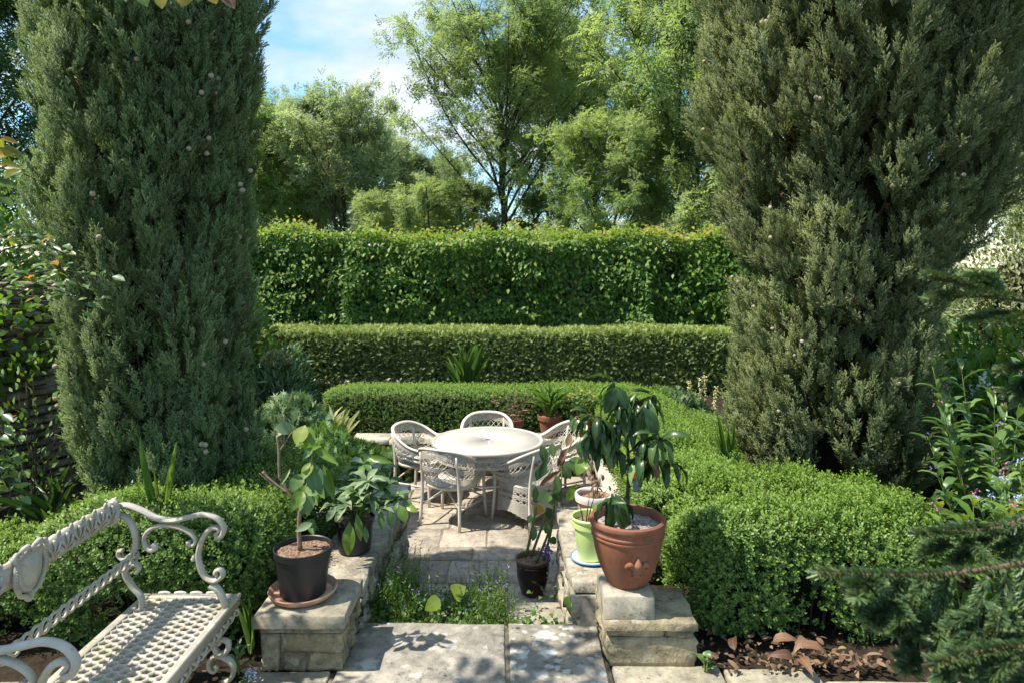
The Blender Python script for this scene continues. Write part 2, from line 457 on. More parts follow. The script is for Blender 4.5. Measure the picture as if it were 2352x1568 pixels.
M['white_rim'] = plain_mat('chalky_rim', (0.56, 0.50, 0.43), 0.85, 0.2, 0.2, 12, 0.3, 80, 0.002)
M['brown_glaze'] = plain_mat('brown_glaze', (0.028, 0.013, 0.008), 0.22, 0.6, 0.4, 6, 0.1, 40, 0.002, var2=(0.05, 0.022, 0.012))
M['glaze_rim'] = plain_mat('brown_rim', (0.16, 0.085, 0.05), 0.4, 0.5, 0.3, 10, 0.1, 40, 0.002)
M['black_plastic'] = plain_mat('black_plastic', (0.018, 0.018, 0.019), 0.42, 0.45, 0.2, 5, 0.12, 30, 0.003)
M['lime'] = plain_mat('lime_glaze', (0.50, 0.62, 0.22), 0.3, 0.5, 0.07, 5, 0.05, 30, 0.002)
M['blue'] = plain_mat('blue_glaze', (0.08, 0.25, 0.55), 0.3, 0.5, 0.1, 5, 0, 1, 0)
M['white'] = plain_mat('white_glaze', (0.7, 0.7, 0.68), 0.3, 0.5, 0.06, 5, 0, 1, 0)
M['compost'] = plain_mat('compost', (0.16, 0.095, 0.06), 0.95, 0.1, 0.75, 55, 1.0, 70, 0.02, var2=(0.24, 0.16, 0.11))
M['pumice'] = plain_mat('gritty_compost', (0.22, 0.18, 0.15), 0.95, 0.1, 0.6, 60, 1.0, 80, 0.015, var2=(0.34, 0.30, 0.27))
M['bark'] = plain_mat('bark', (0.055, 0.048, 0.036), 0.95, 0.1, 0.4, 8, 0.8, 40, 0.02, random_amt=1)
M['bark_pale'] = plain_mat('bark_pale', (0.22, 0.15, 0.105), 0.85, 0.2, 0.3, 25, 0.5, 120, 0.003)
M['bark_red'] = plain_mat('cypress_bark', (0.075, 0.045, 0.03), 0.95, 0.1, 0.4, 12, 0.8, 40, 0.015, random_amt=1)
M['stem_green'] = plain_mat('green_stem', (0.13, 0.17, 0.045), 0.6, 0.3, 0.25, 15, 0.2, 90, 0.002)
M['core'] = plain_mat('dark_core_fill', (0.022, 0.020, 0.012), 1.0, 0.0, 0.5, 14, 1.0, 25, 0.05, random_amt=1)  # near-black fill: the shade inside foliage put into the colour
M['cone'] = plain_mat('cypress_cone', (0.36, 0.29, 0.21), 0.8, 0.2, 0.35, 40, 0.5, 120, 0.004)
M['fir_twig'] = plain_mat('fir_twig', (0.13, 0.098, 0.062), 0.85, 0.2, 0.25, 40, 0.4, 150, 0.002)
M['tag'] = plain_mat('orange_tag', (0.75, 0.10, 0.02), 0.4, 0.4, 0.1, 20, 0, 1, 0)
M['tag_dark'] = plain_mat('tag_foot', (0.12, 0.17, 0.20), 0.4, 0.4, 0.2, 20, 0, 1, 0)

# leaves: (dark, mid, light) by random value
M['cyp_l'] = leaf_mat('cypress_green', [(0, (0.042, 0.09, 0.03)), (0.5, (0.098, 0.175, 0.06)), (1, (0.185, 0.27, 0.11))], tip=(0.4, 0.47, 0.24), trans=0.22, rough=0.6, spec=0.15, nscale=1.6)
M['cyp_r'] = leaf_mat('cypress_olive', [(0, (0.06, 0.096, 0.032)), (0.5, (0.125, 0.172, 0.064)), (1, (0.21, 0.245, 0.108))], tip=(0.39, 0.42, 0.215), trans=0.22, rough=0.6, spec=0.15, nscale=1.4)
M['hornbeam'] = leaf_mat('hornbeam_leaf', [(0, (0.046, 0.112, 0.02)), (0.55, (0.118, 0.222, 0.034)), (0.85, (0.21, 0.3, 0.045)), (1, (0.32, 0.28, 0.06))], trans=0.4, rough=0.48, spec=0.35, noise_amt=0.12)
M['yew'] = leaf_mat('yew_needles', [(0, (0.038, 0.08, 0.018)), (0.5, (0.08, 0.145, 0.03)), (1, (0.14, 0.205, 0.048))], tip=(0.24, 0.3, 0.09), trans=0.24, rough=0.55, spec=0.3, noise_amt=0.3)
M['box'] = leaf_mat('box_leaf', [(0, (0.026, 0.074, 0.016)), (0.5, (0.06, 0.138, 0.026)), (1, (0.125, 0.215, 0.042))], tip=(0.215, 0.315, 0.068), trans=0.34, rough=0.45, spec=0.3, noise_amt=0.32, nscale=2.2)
M['ash'] = leaf_mat('ash_leaf', [(0, (0.14, 0.205, 0.09)), (0.5, (0.225, 0.295, 0.142)), (1, (0.31, 0.375, 0.2))], trans=0.55, rough=0.5, spec=0.2, noise_amt=0.35, nscale=0.6)
M['ash_blue'] = leaf_mat('willow_leaf', [(0, (0.195, 0.255, 0.165)), (0.5, (0.285, 0.35, 0.235)), (1, (0.37, 0.43, 0.31))], trans=0.55, rough=0.5, spec=0.2, noise_amt=0.35, nscale=0.5)
M['ash_lime'] = leaf_mat('acacia_leaf', [(0, (0.155, 0.23, 0.09)), (0.5, (0.235, 0.315, 0.14)), (1, (0.32, 0.395, 0.195))], trans=0.55, rough=0.5, spec=0.25, noise_amt=0.35, nscale=0.7)
M['fir'] = leaf_mat('fir_needles', [(0, (0.04, 0.082, 0.03)), (0.5, (0.08, 0.135, 0.05)), (1, (0.155, 0.205, 0.07))], trans=0.12, rough=0.45, spec=0.4, noise_amt=0.2, nscale=8)
M['leaf_lime'] = leaf_mat('light_green_leaf', [(0, (0.085, 0.165, 0.022)), (0.6, (0.15, 0.25, 0.035)), (1, (0.27, 0.31, 0.05))], trans=0.42, rough=0.35, spec=0.5, per_object=True, noise_amt=0.05, vein=True)
M['leaf_dark'] = leaf_mat('dark_glossy_leaf', [(0, (0.02, 0.052, 0.014)), (0.6, (0.036, 0.08, 0.02)), (1, (0.085, 0.14, 0.03))], trans=0.25, rough=0.34, spec=0.4, per_object=True, noise_amt=0.06, vein=True)
M['leaf_mid'] = leaf_mat('mid_green_leaf', [(0, (0.056, 0.118, 0.036)), (0.6, (0.1, 0.18, 0.054)), (1, (0.18, 0.27, 0.078))], trans=0.28, rough=0.40, spec=0.5, per_object=True, noise_amt=0.06, vein=True)
M['leaf_grey'] = leaf_mat('grey_green_leaf', [(0, (0.11, 0.17, 0.08)), (1, (0.24, 0.31, 0.17))], trans=0.25, rough=0.5, spec=0.35, per_object=True, noise_amt=0.08)
M['leaf_brown'] = leaf_mat('dry_leaf', [(0, (0.075, 0.036, 0.022)), (0.5, (0.15, 0.078, 0.048)), (1, (0.26, 0.16, 0.095))], trans=0.15, rough=0.55, spec=0.3, per_object=True, noise_amt=0.15, nscale=20, tcol=(1.2, 1.0, 0.8), vein=True)
M['leaf_amber'] = leaf_mat('amber_leaf', [(0, (0.13, 0.16, 0.022)), (0.5, (0.30, 0.24, 0.03)), (1, (0.48, 0.20, 0.035))], trans=0.45, rough=0.3, spec=0.5, per_object=True, noise_amt=0.1, nscale=15, vein=True)
M['magnolia'] = leaf_mat('magnolia_leaf', [(0, (0.030, 0.062, 0.018)), (0.7, (0.055, 0.095, 0.022)), (0.9, (0.16, 0.15, 0.02)), (1, (0.40, 0.22, 0.03))], trans=0.2, rough=0.25, spec=0.6, per_object=True, noise_amt=0.05, vein=True)
M['blade'] = leaf_mat('sword_leaf', [(0, (0.060, 0.13, 0.022)), (0.5, (0.10, 0.20, 0.035)), (1, (0.19, 0.28, 0.06))], trans=0.35, rough=0.38, spec=0.45, per_object=True, noise_amt=0.05)
M['blade_var'] = leaf_mat('cream_striped_leaf', [(0, (0.22, 0.27, 0.15)), (0.6, (0.42, 0.45, 0.27)), (1, (0.62, 0.62, 0.45))], trans=0.3, rough=0.45, spec=0.35, per_object=True, noise_amt=0.05)
M['herb'] = leaf_mat('herb_leaf', [(0, (0.050, 0.105, 0.022)), (0.5, (0.090, 0.165, 0.035)), (1, (0.17, 0.24, 0.05))], trans=0.33, rough=0.45, spec=0.35, noise_amt=0.25, nscale=5)
M['mound'] = leaf_mat('mound_leaf', [(0, (0.055, 0.12, 0.03)), (0.5, (0.09, 0.18, 0.042)), (1, (0.16, 0.26, 0.06))], trans=0.28, rough=0.5, spec=0.3, noise_amt=0.25, nscale=5)
M['feather'] = leaf_mat('feathery_leaf', [(0, (0.075, 0.14, 0.06)), (0.5, (0.125, 0.205, 0.09)), (1, (0.2, 0.28, 0.13))], trans=0.25, rough=0.5, spec=0.3, noise_amt=0.25, nscale=5)
M['pale_bush'] = leaf_mat('pale_bush_leaf', [(0, (0.1, 0.135, 0.05)), (0.5, (0.185, 0.205, 0.09)), (1, (0.29, 0.3, 0.155))], trans=0.25, rough=0.5, spec=0.3, noise_amt=0.25)
M['seed'] = leaf_mat('seedhead', [(0, (0.25, 0.24, 0.10)), (1, (0.50, 0.46, 0.24))], trans=0.2, rough=0.7, spec=0.2)
M['dry_stalk'] = leaf_mat('dry_stalk', [(0, (0.09, 0.055, 0.035)), (1, (0.24, 0.16, 0.1))], trans=0.1, rough=0.8, spec=0.1)
M['cream_petal'] = leaf_mat('cream_petal', [(0, (0.55, 0.50, 0.25)), (1, (0.75, 0.72, 0.50))], trans=0.25, rough=0.6, spec=0.2)
M['pink_petal'] = leaf_mat('pink_petal', [(0, (0.45, 0.12, 0.25)), (1, (0.62, 0.30, 0.42))], trans=0.25, rough=0.6, spec=0.2)
M['blue_petal'] = leaf_mat('blue_petal', [(0, (0.28, 0.34, 0.68)), (1, (0.55, 0.60, 0.85))], trans=0.25, rough=0.6, spec=0.2)
M['violet_petal'] = leaf_mat('violet_petal', [(0, (0.16, 0.09, 0.38)), (1, (0.34, 0.24, 0.58))], trans=0.25, rough=0.6, spec=0.2)
M['yellow_petal'] = leaf_mat('yellow_petal', [(0, (0.60, 0.42, 0.03)), (1, (0.75, 0.62, 0.10))], trans=0.25, rough=0.6, spec=0.2)
M['white_petal'] = leaf_mat('white_petal', [(0, (0.55, 0.58, 0.50)), (1, (0.78, 0.78, 0.72))], trans=0.25, rough=0.6, spec=0.2)

# painted cast iron: cream paint, lichen-green tinge and grime in broad patches
def iron_mat():
    m, nt, out = new_mat('painted_cast_iron')
    pos = N(nt, 'ShaderNodeTexCoord').outputs['Object']
    c = ramp(nt, noise(nt, 9, 5, 0.6, pos), [(0.3, (0.33, 0.30, 0.25)), (0.7, (0.47, 0.435, 0.37))])
    g = ramp(nt, noise(nt, 5, 5, 0.7, pos), [(0.46, (0, 0, 0)), (0.66, (0.75, 0.75, 0.75))])
    c = mixc(nt, g, c, (0.35, 0.32, 0.18))
    d = ramp(nt, noise(nt, 45, 4, 0.7, pos), [(0.30, (0.8, 0.8, 0.8)), (0.40, (0, 0, 0))])
    c = mixc(nt, d, c, (0.20, 0.15, 0.10))
    p = N(nt, 'ShaderNodeBsdfPrincipled'); nt.links.new(c, p.inputs['Base Color'])
    p.inputs['Roughness'].default_value = 0.45; p.inputs['Specular IOR Level'].default_value = 0.4
    nt.links.new(bump(nt, noise(nt, 70, 4, 0.6, pos), 0.25, 0.003), p.inputs['Normal'])
    nt.links.new(p.outputs[0], out.inputs[0]); return m
M['iron'] = iron_mat()
def top_mat():
    """woven resin table top: fine crossed strands"""
    m, nt, out = new_mat('woven_table_top')
    pos = N(nt, 'ShaderNodeTexCoord').outputs['Object']
    w1 = N(nt, 'ShaderNodeTexWave', wave_type='BANDS', bands_direction='X'); w1.inputs['Scale'].default_value = 34; nt.links.new(pos, w1.inputs[0])
    w2 = N(nt, 'ShaderNodeTexWave', wave_type='BANDS', bands_direction='Y'); w2.inputs['Scale'].default_value = 34; nt.links.new(pos, w2.inputs[0])
    mx = N(nt, 'ShaderNodeMath', operation='MULTIPLY'); nt.links.new(w1.outputs['Fac'], mx.inputs[0]); nt.links.new(w2.outputs['Fac'], mx.inputs[1])
    c = ramp(nt, noise(nt, 6, 4, 0.6, pos), [(0.3, (0.41, 0.39, 0.34)), (0.7, (0.475, 0.45, 0.395))])
    c = mixc(nt, ramp(nt, mx.outputs[0], [(0.0, (0.22, 0.22, 0.22)), (0.35, (0, 0, 0))]), c, (0.36, 0.32, 0.25))
    p = N(nt, 'ShaderNodeBsdfPrincipled'); nt.links.new(c, p.inputs['Base Color'])
    p.inputs['Roughness'].default_value = 0.5
    nt.links.new(bump(nt, mx.outputs[0], 0.5, 0.003), p.inputs['Normal'])
    nt.links.new(p.outputs[0], out.inputs[0]); return m
M['table_top'] = top_mat()

# ================================================================== setting: ground, paving, steps
def ground_sheet():
    xs = [-600, -30, -6, -1.95, -0.98, 0.42, 1.05, 6, 30, 600]
    ys = [-60, 0, 4.12, 5.62, 6.02, 8.62, 12, 30, 900]
    def hole(x, y):
        return (-0.98 < x < 0.42 and 4.12 < y < 6.02) or (-1.95 < x < 1.05 and 6.02 < y < 8.62) or (-0.98 < x < 1.05 and 5.62 < y < 8.62)
    mb = MB()
    for i in range(len(xs) - 1):
        for j in range(len(ys) - 1):
            cx, cy = (xs[i] + xs[i + 1]) / 2, (ys[j] + ys[j + 1]) / 2
            z = -0.035 if hole(cx, cy) else 0.41
            mb.add([(xs[i], ys[j], z), (xs[i + 1], ys[j], z), (xs[i + 1], ys[j + 1], z), (xs[i], ys[j + 1], z)], [(0, 1, 2), (0, 2, 3)])
    o = mb.build('ground', M['soil']); tagit(o, kind='structure')
    g = MB().add([(-600, 14.8, 0.42), (600, 14.8, 0.42), (600, 900, 0.42), (-600, 900, 0.42)], [(0, 1, 2), (0, 2, 3)]).build('field', M['grass']); tagit(g, kind='structure')
    p = MB().add([(-9, 12.75, 0.425), (9, 12.75, 0.425), (9, 13.35, 0.425), (-9, 13.35, 0.425)], [(0, 1, 2), (0, 2, 3)]).build('gravel_path', M['gravel']); tagit(p, kind='structure')
ground_sheet()

def slab_mesh(name, w, l, t, seed, mat, amp=0.006):
    """one worn paving slab, origin at centre of its top"""
    r = random.Random(seed)
    n = 4
    ring = []
    for k in range(4):
        a = [(-w/2, -l/2), (w/2, -l/2), (w/2, l/2), (-w/2, l/2)][k]; b = [(w/2, -l/2), (w/2, l/2), (-w/2, l/2), (-w/2, -l/2)][k]
        for i in range(n):
            f = i / n
            ring.append((a[0] + (b[0] - a[0]) * f + r.uniform(-amp, amp), a[1] + (b[1] - a[1]) * f + r.uniform(-amp, amp)))
    ring = np.array(ring); m = len(ring)
    c = ring.mean(0)
    inn = ring - np.sign(ring - c) * 0.008
    V = np.vstack([np.c_[ring, np.full(m, -t)], np.c_[ring, np.full(m, -0.007)], np.c_[inn, np.full(m, 0.0)], [[c[0], c[1], 0.0015]]])
    V[2*m:3*m, 2] += np.array([r.uniform(-0.0015, 0.0015) for _ in range(m)])
    F = []
    for k in range(2):
        for j in range(m):
            a, b = k*m + j, k*m + (j + 1) % m
            F += [(a, b, b + m), (a, b + m, a + m)]
    for j in range(m): F.append((2*m + j, 2*m + (j + 1) % m, 3*m))
    return np_mesh(name, V, np.array(F), mat)

def lay_slab(parent, x0, x1, y0, y1, z, mat, seed, t=0.05, gap=0.008, tilt=0.003, name='paving_slab', amp=0.006):
    me = slab_mesh(name, x1 - x0 - gap, y1 - y0 - gap, t, seed, mat, amp)
    r = random.Random(seed + 7)
    o = mobj(name, me, parent, ((x0 + x1) / 2, (y0 + y1) / 2, z + r.uniform(-0.003, 0.003)))
    o.rotation_euler = (r.uniform(-tilt, tilt), r.uniform(-tilt, tilt), r.uniform(-tilt, tilt))
    return o

patio = MB().box((-1.95, 4.2, -0.10), (1.05, 8.62, -0.009)).build('patio_pavement', M['mortar']); tagit(patio, kind='structure')
rr = random.Random(5)
rows = [4.84, 5.28, 5.62, 6.06, 6.34, 6.78, 7.20, 7.52, 7.98, 8.48]
for j in range(len(rows) - 1):
    y0, y1 = rows[j], rows[j + 1]
    xl, xr = (-0.94, 0.40) if y0 < 5.6 else ((-0.94, 1.0) if y0 < 6.05 else (-1.9, 1.0))
    x = xl + (0 if j % 2 else -0.0)
    while x < xr - 0.02:
        w = rr.uniform(0.38, 0.78)
        if xr - (x + w) < 0.28: w = xr - x
        lay_slab(patio, x, x + w, y0, y1, 0.0, M['flag'], rr.randrange(10**6), gap=0.014, tilt=0.006)
        x += w

terrace = MB().box((-0.96, -3, 0.30), (0.53, 4.10, 0.436)).box((-2.9, -3, 0.30), (-0.961, 3.52, 0.4355)).box((0.531, -3, 0.30), (2.4, 3.55, 0.4355)).build('terrace_pavement', M['mortar']); tagit(terrace, kind='structure')
for k, (x0, x1, y0, y1, m) in enumerate([
        (-0.945, -0.030, 2.86, 4.13, 'slab'), (-0.022, 0.520, 2.86, 4.13, 'slab_lichen'),
        (-1.42, -0.95, 2.90, 3.64, 'sandstone'), (-2.15, -1.43, 2.86, 3.52, 'sandstone'), (-2.9, -2.16, 2.8, 3.55, 'sandstone'),
        (0.53, 1.12, 2.86, 3.695, 'sandstone'), (1.125, 1.62, 2.86, 3.675, 'sandstone'), (1.63, 2.5, 2.86, 3.56, 'sandstone'),
        (-2.6, -1.7, 1.9, 2.84, 'slab'), (-1.69, -0.75, 1.9, 2.84, 'sandstone'), (-0.74, 0.2, 1.9, 2.84, 'slab'), (0.21, 1.1, 1.9, 2.84, 'sandstone'), (1.11, 2.1, 1.9, 2.84, 'slab'),
        (-2.4, -1.3, 0.8, 1.89, 'sandstone'), (-1.29, -0.3, 0.8, 1.89, 'slab'), (-0.29, 0.7, 0.8, 1.89, 'sandstone'), (0.71, 1.8, 0.8, 1.89, 'slab')]):
    lay_slab(terrace, x0, x1, y0, y1, 0.45, M[m], 100 + k, t=0.07, tilt=0.002, gap=0.014, amp=0.010)

step = MB().box((-0.93, 4.16, 0.0), (0.37, 4.84, 0.17)).build('garden_step', M['mortar']); tagit(step, kind='structure')
lay_slab(step, -0.93, -0.14, 4.16, 4.86, 0.22, M['flag'], 301, t=0.06, name='tread_slab')
lay_slab(step, -0.13, 0.37, 4.16, 4.86, 0.22, M['block'], 302, t=0.06, name='tread_slab')

# ------------------------------------------------------------------ stones
def stone_variant(seed, cuts=2, rough=0.08, rnd=0.03):
    """rounded, pitted unit stone"""
    bm = bmesh.new(); bmesh.ops.create_cube(bm, size=1.0)
    bmesh.ops.subdivide_edges(bm, edges=bm.edges[:], cuts=cuts, use_grid_fill=True)
    V = np.array([v.co[:] for v in bm.verts])
    F = np.array([[v.index for v in f.verts] for f in bm.faces])
    bm.free()
    h = 0.5 - rnd
    c = np.clip(V, -h, h); d = V - c
    V = c + norm(d) * np.minimum(np.linalg.norm(d, axis=1, keepdims=True), rnd)
    V += 0.5 * rough * np.stack([snoise(V, 5.0, seed), snoise(V + 3, 5.0, seed), snoise(V - 5, 5.0, seed)], 1) + 0.3 * rough * np.stack([snoise(V, 13.0, seed), snoise(V + 3, 13.0, seed), snoise(V - 5, 13.0, seed)], 1)
    return V, F
_VAR = {}
def stones(mat, n=7, cuts=2, rough=0.09):
    k = (mat.name, cuts, rough)
    if k not in _VAR:
        _VAR[k] = [np_mesh('stone', *stone_variant(40 + i, cuts, rough), mat, smooth=cuts > 3) for i in range(n)]
    return _VAR[k]
def put_stone(parent, me, c, size, rz=0.0, name='stone'):
    o = mobj(name, me, parent, c); o.scale = size; o.rotation_euler = (0, 0, rz); return o

def rubble_wall(w, a, b, thick, z0, z1, mat, seed, ch=(0.07, 0.14), lw=(0.16, 0.38), loc=(0, 0), var=0.02, core=True):
    """courses of through-stones between plan points a and b, as children of w"""
    a, b = Vector(a), Vector(b); dirv = (b - a); L = dirv.length; dirv.normalize(); nv = Vector((-dirv.y, dirv.x))
    ang = math.atan2(dirv.y, dirv.x); r = random.Random(seed); z = z0
    ms = stones(mat)
    if core:
        mb = MB(); t = thick / 2 - 0.035
        q = [a + nv * t, b + nv * t, b - nv * t, a - nv * t]
        V = [(p.x - loc[0], p.y - loc[1], zz) for zz in (z0, z1 - 0.02) for p in q]
        mb.add(V, [(0, 1, 2), (0, 2, 3), (4, 6, 5), (4, 7, 6)] + [t for j in range(4) for t in ((j, j + 4, (j + 1) % 4), ((j + 1) % 4, j + 4, (j + 1) % 4 + 4))])
        mb.build('wall_core', M['mortar'], w)
    while z < z1 - 0.02:
        h = min(r.uniform(*ch), z1 - z)
        if z1 - (z + h) < ch[0] * 0.6: h = z1 - z
        s = -r.uniform(0, 0.1)
        while s < L:
            l = r.uniform(*lw)
            e = min(s + l, L)
            if L - e < lw[0] * 0.5: e = L
            s0 = max(s, 0)
            if e - s0 > 0.03:
                c = a + dirv * ((s0 + e) / 2) + nv * r.uniform(-var, var)
                put_stone(w, r.choice(ms), (c.x - loc[0], c.y - loc[1], z + h / 2), ((e - s0) * 0.985, thick + r.uniform(-var, var), h * 0.90), ang + r.choice((0, math.pi)))
            s = s + l if e < L else L
        z += h

def coping_run(w, a, b, thick, z, mat, seed, loc=(0, 0), t=0.06, lw=(0.35, 0.7)):
    a, b = Vector(a), Vector(b); dirv = b - a; L = dirv.length; dirv.normalize(); ang = math.atan2(dirv.y, dirv.x)
    r = random.Random(seed); s = 0
    while s < L - 0.01:
        l = r.uniform(*lw)
        if L - s - l < lw[0] * 0.6: l = L - s
        c = a + dirv * (s + l / 2)
        o = mobj('coping_stone', slab_mesh('coping_stone', l - 0.008, thick + r.uniform(-0.02, 0.02), t, r.randrange(10**6), mat, 0.012), w, (c.x - loc[0], c.y - loc[1], z + t + r.uniform(-0.004, 0.004)))
        o.rotation_euler = (0, 0, ang); s += l

# retaining walls of the sunken patio
w = thing('passage_wall', 'low pale stone wall left of the sunken path under the leafy dark pot', 'wall', (-1.08, 5.0, 0))
rubble_wall(w, (-1.08, 4.06), (-1.08, 5.98), 0.34, 0.0, 0.63, M['wallside'], 11, loc=(-1.08, 5.0), ch=(0.08, 0.16), lw=(0.12, 0.3))
coping_run(w, (-1.08, 4.08), (-1.08, 6.0), 0.36, 0.63, M['wallside'], 12, (-1.08, 5.0))
w = thing('passage_wall', 'low pale stone wall carrying the lime green pot', 'wall', (0.56, 4.7, 0))
rubble_wall(w, (0.555, 4.10), (0.525, 5.42), 0.36, 0.0, 0.63, M['wallside'], 13, loc=(0.56, 4.7), ch=(0.08, 0.16), lw=(0.12, 0.3))
coping_run(w, (0.56, 4.12), (0.53, 5.44), 0.38, 0.63, M['wallside'], 14, (0.56, 4.7))
w = thing('patio_wall', 'low stone retaining wall with yellow lichen on coping behind table', 'wall', (-0.4, 8.62, 0))
rubble_wall(w, (-2.0, 8.64), (1.2, 8.64), 0.26, -0.02, 0.40, M['boundary'], 15, loc=(-0.4, 8.62))
coping_run(w, (-2.0, 8.64), (1.2, 8.64), 0.34, 0.40, M['coping'], 16, (-0.4, 8.62))
w = thing('patio_wall', 'low stone retaining wall along left edge of sunken patio', 'wall', (-1.95, 7.2, 0))
rubble_wall(w, (-1.98, 6.1), (-1.98, 8.5), 0.26, -0.02, 0.40, M['boundary'], 17, loc=(-1.95, 7.2))
coping_run(w, (-1.98, 6.1), (-1.98, 8.47), 0.34, 0.40, M['coping'], 18, (-1.95, 7.2))
rubble_wall(w, (-1.27, 6.1), (-1.84, 6.1), 0.26, -0.02, 0.40, M['boundary'], 21, loc=(-1.95, 7.2))
coping_run(w, (-1.26, 6.1), (-1.81, 6.1), 0.34, 0.40, M['coping'], 22, (-1.95, 7.2))
w = thing('patio_wall', 'low stone retaining wall along right edge of sunken patio', 'wall', (1.05, 7.0, 0))
rubble_wall(w, (1.08, 5.82), (1.08, 8.5), 0.26, -0.02, 0.40, M['boundary'], 19, loc=(1.05, 7.0))
coping_run(w, (1.08, 5.85), (1.08, 8.47), 0.36, 0.40, M['coping'], 20, (1.05, 7.0))
rubble_wall(w, (0.74, 5.66), (1.2, 5.66), 0.28, -0.02, 0.56, M['wallside'], 23, loc=(1.05, 7.0))
coping_run(w, (0.72, 5.66), (1.25, 5.66), 0.36, 0.56, M['wallside'], 24, (1.05, 7.0))

# boundary wall, far left
w = thing('boundary_wall', 'shaded dry stone boundary wall behind the left cypress', 'wall', (-4.5, 6.2, 0.4))
rubble_wall(w, (-5.1, 3.6), (-3.75, 9.3), 0.42, 0.2, 2.06, M['boundary'], 31, ch=(0.05, 0.105), lw=(0.14, 0.36), loc=(-4.5, 6.2), var=0.035)

# piers
pl = thing('stone_pier', 'low stone pier with sawn cap under the black plant pot', 'pier', (-1.12, 3.8, 0.45))
def psl(parent, name, x0, x1, y0, y1, zt, t, mat, seed, amp=0.004):
    l = parent.location
    return mobj(name, slab_mesh(name, x1 - x0, y1 - y0, t, seed, mat, amp), parent, ((x0 + x1) / 2 - l.x, (y0 + y1) / 2 - l.y, zt - l.z))
def pst(parent, x0, x1, y0, y1, z0, z1, mat, k, rough=0.07):
    l = parent.location; ms = stones(mat, 7, 6, rough)
    return put_stone(parent, ms[k % len(ms)], ((x0 + x1) / 2 - l.x, (y0 + y1) / 2 - l.y, (z0 + z1) / 2 - l.z), (x1 - x0, y1 - y0, z1 - z0))
MB().box((-0.19, -0.16, 0.0), (0.20, 0.20, 0.22)).build('core', M['mortar'], pl)
psl(pl, 'cap_slab', -1.365, -0.885, 3.595, 4.035, 0.76, 0.068, M['cap'], 51, 0.003)
psl(pl, 'bed_slab', -1.34, -0.905, 3.622, 4.03, 0.690, 0.030, M['rubble'], 52, 0.008)
pst(pl, -1.335, -1.235, 3.625, 3.80, 0.455, 0.645, M['rubble'], 1)
pst(pl, -1.225, -0.905, 3.625, 3.82, 0.553, 0.655, M['rubble'], 2)
pst(pl, -1.225, -1.095, 3.635, 3.82, 0.452, 0.55, M['rubble'], 3)
pst(pl, -1.088, -0.905, 3.635, 3.82, 0.452, 0.55, M['rubble'], 4)
for k, (y0, y1) in enumerate([(3.83, 3.93), (3.94, 4.04)]):
    pst(pl, -1.33, -0.90, y0, y1, 0.455, 0.56, M['rubble'], 5 + k); pst(pl, -1.33, -0.895, y0, y1, 0.565, 0.655, M['rubble'], 2 + k)

pr = thing('stone_pier', 'low stone pier holding the big terracotta pot and block', 'pier', (0.75, 3.85, 0.45))
MB().box((-0.20, -0.13, 0.0), (0.20, 0.20, 0.20)).build('core', M['mortar'], pr)
psl(pr, 'cap_slab', 0.495, 1.0, 3.66, 4.08, 0.69, 0.042, M['rubble'], 61, 0.010)
pst(pr, 0.515, 0.82, 3.68, 3.85, 0.605, 0.648, M['rubble'], 0); pst(pr, 0.828, 0.985, 3.68, 3.85, 0.602, 0.646, M['rubble'], 6)
pst(pr, 0.505, 0.99, 3.675, 3.86, 0.452, 0.600, M['rubble'], 3)
for k, (y0, y1) in enumerate([(3.87, 3.97), (3.98, 4.07)]):
    pst(pr, 0.51, 0.985, y0, y1, 0.452, 0.55, M['rubble'], 1 + k); pst(pr, 0.51, 0.985, y0, y1, 0.555, 0.648, M['rubble'], 4 + k)
blk = mobj('stone_block', slab_mesh('stone_block', 0.275, 0.34, 0.125, 71, M['block'], 0.004), None, (0.637, 3.865, 0.817))
tagit(blk, 'square pale stone block under the terracotta pot', 'stone block')

# ================================================================== leaf templates
def t_leaf(l=1.0, w=0.4, fold=0.12, droop=0.1):
    """pointed oval leaf of 6 triangles along +Y"""
    V = np.array([(0, 0, 0), (-w/2, 0.42, fold*0.6), (0, 0.42, 0), (w/2, 0.42, fold*0.6), (-w*0.3, 0.75, fold*0.3 - droop*0.4), (0, 0.75, -droop*0.4), (w*0.3, 0.75, fold*0.3 - droop*0.4), (0, 1.0, -droop)]) * np.array([1, l, 1])
    F = np.array([(0, 2, 1), (0, 3, 2), (1, 2, 5), (1, 5, 4), (2, 3, 6), (2, 6, 5), (4, 5, 7), (5, 6, 7)])
    return V, F
def t_small(w=0.55):
    V = np.array([(0, 0, 0), (-w/2, 0.55, 0.08), (0, 1.0, 0), (w/2, 0.55, 0.08)]); F = np.array([(0, 2, 1), (0, 3, 2)])
    return V, F
def join_t(items):
    Vs, Fs, Ts, n = [], [], [], 0
    for V, F, t in items:
        Vs.append(V); Fs.append(F + n); Ts.append(np.full(len(V), t) if np.ndim(t) == 0 else t); n += len(V)
    return np.concatenate(Vs), np.concatenate(Fs), np.concatenate(Ts)
def place_t(T, pos, yd, up, s):
    V, F, _, _ = cloud(T[0], T[1], np.array([pos]), np.array([yd]), np.array([up]), np.array([s]), [0]); return V, F

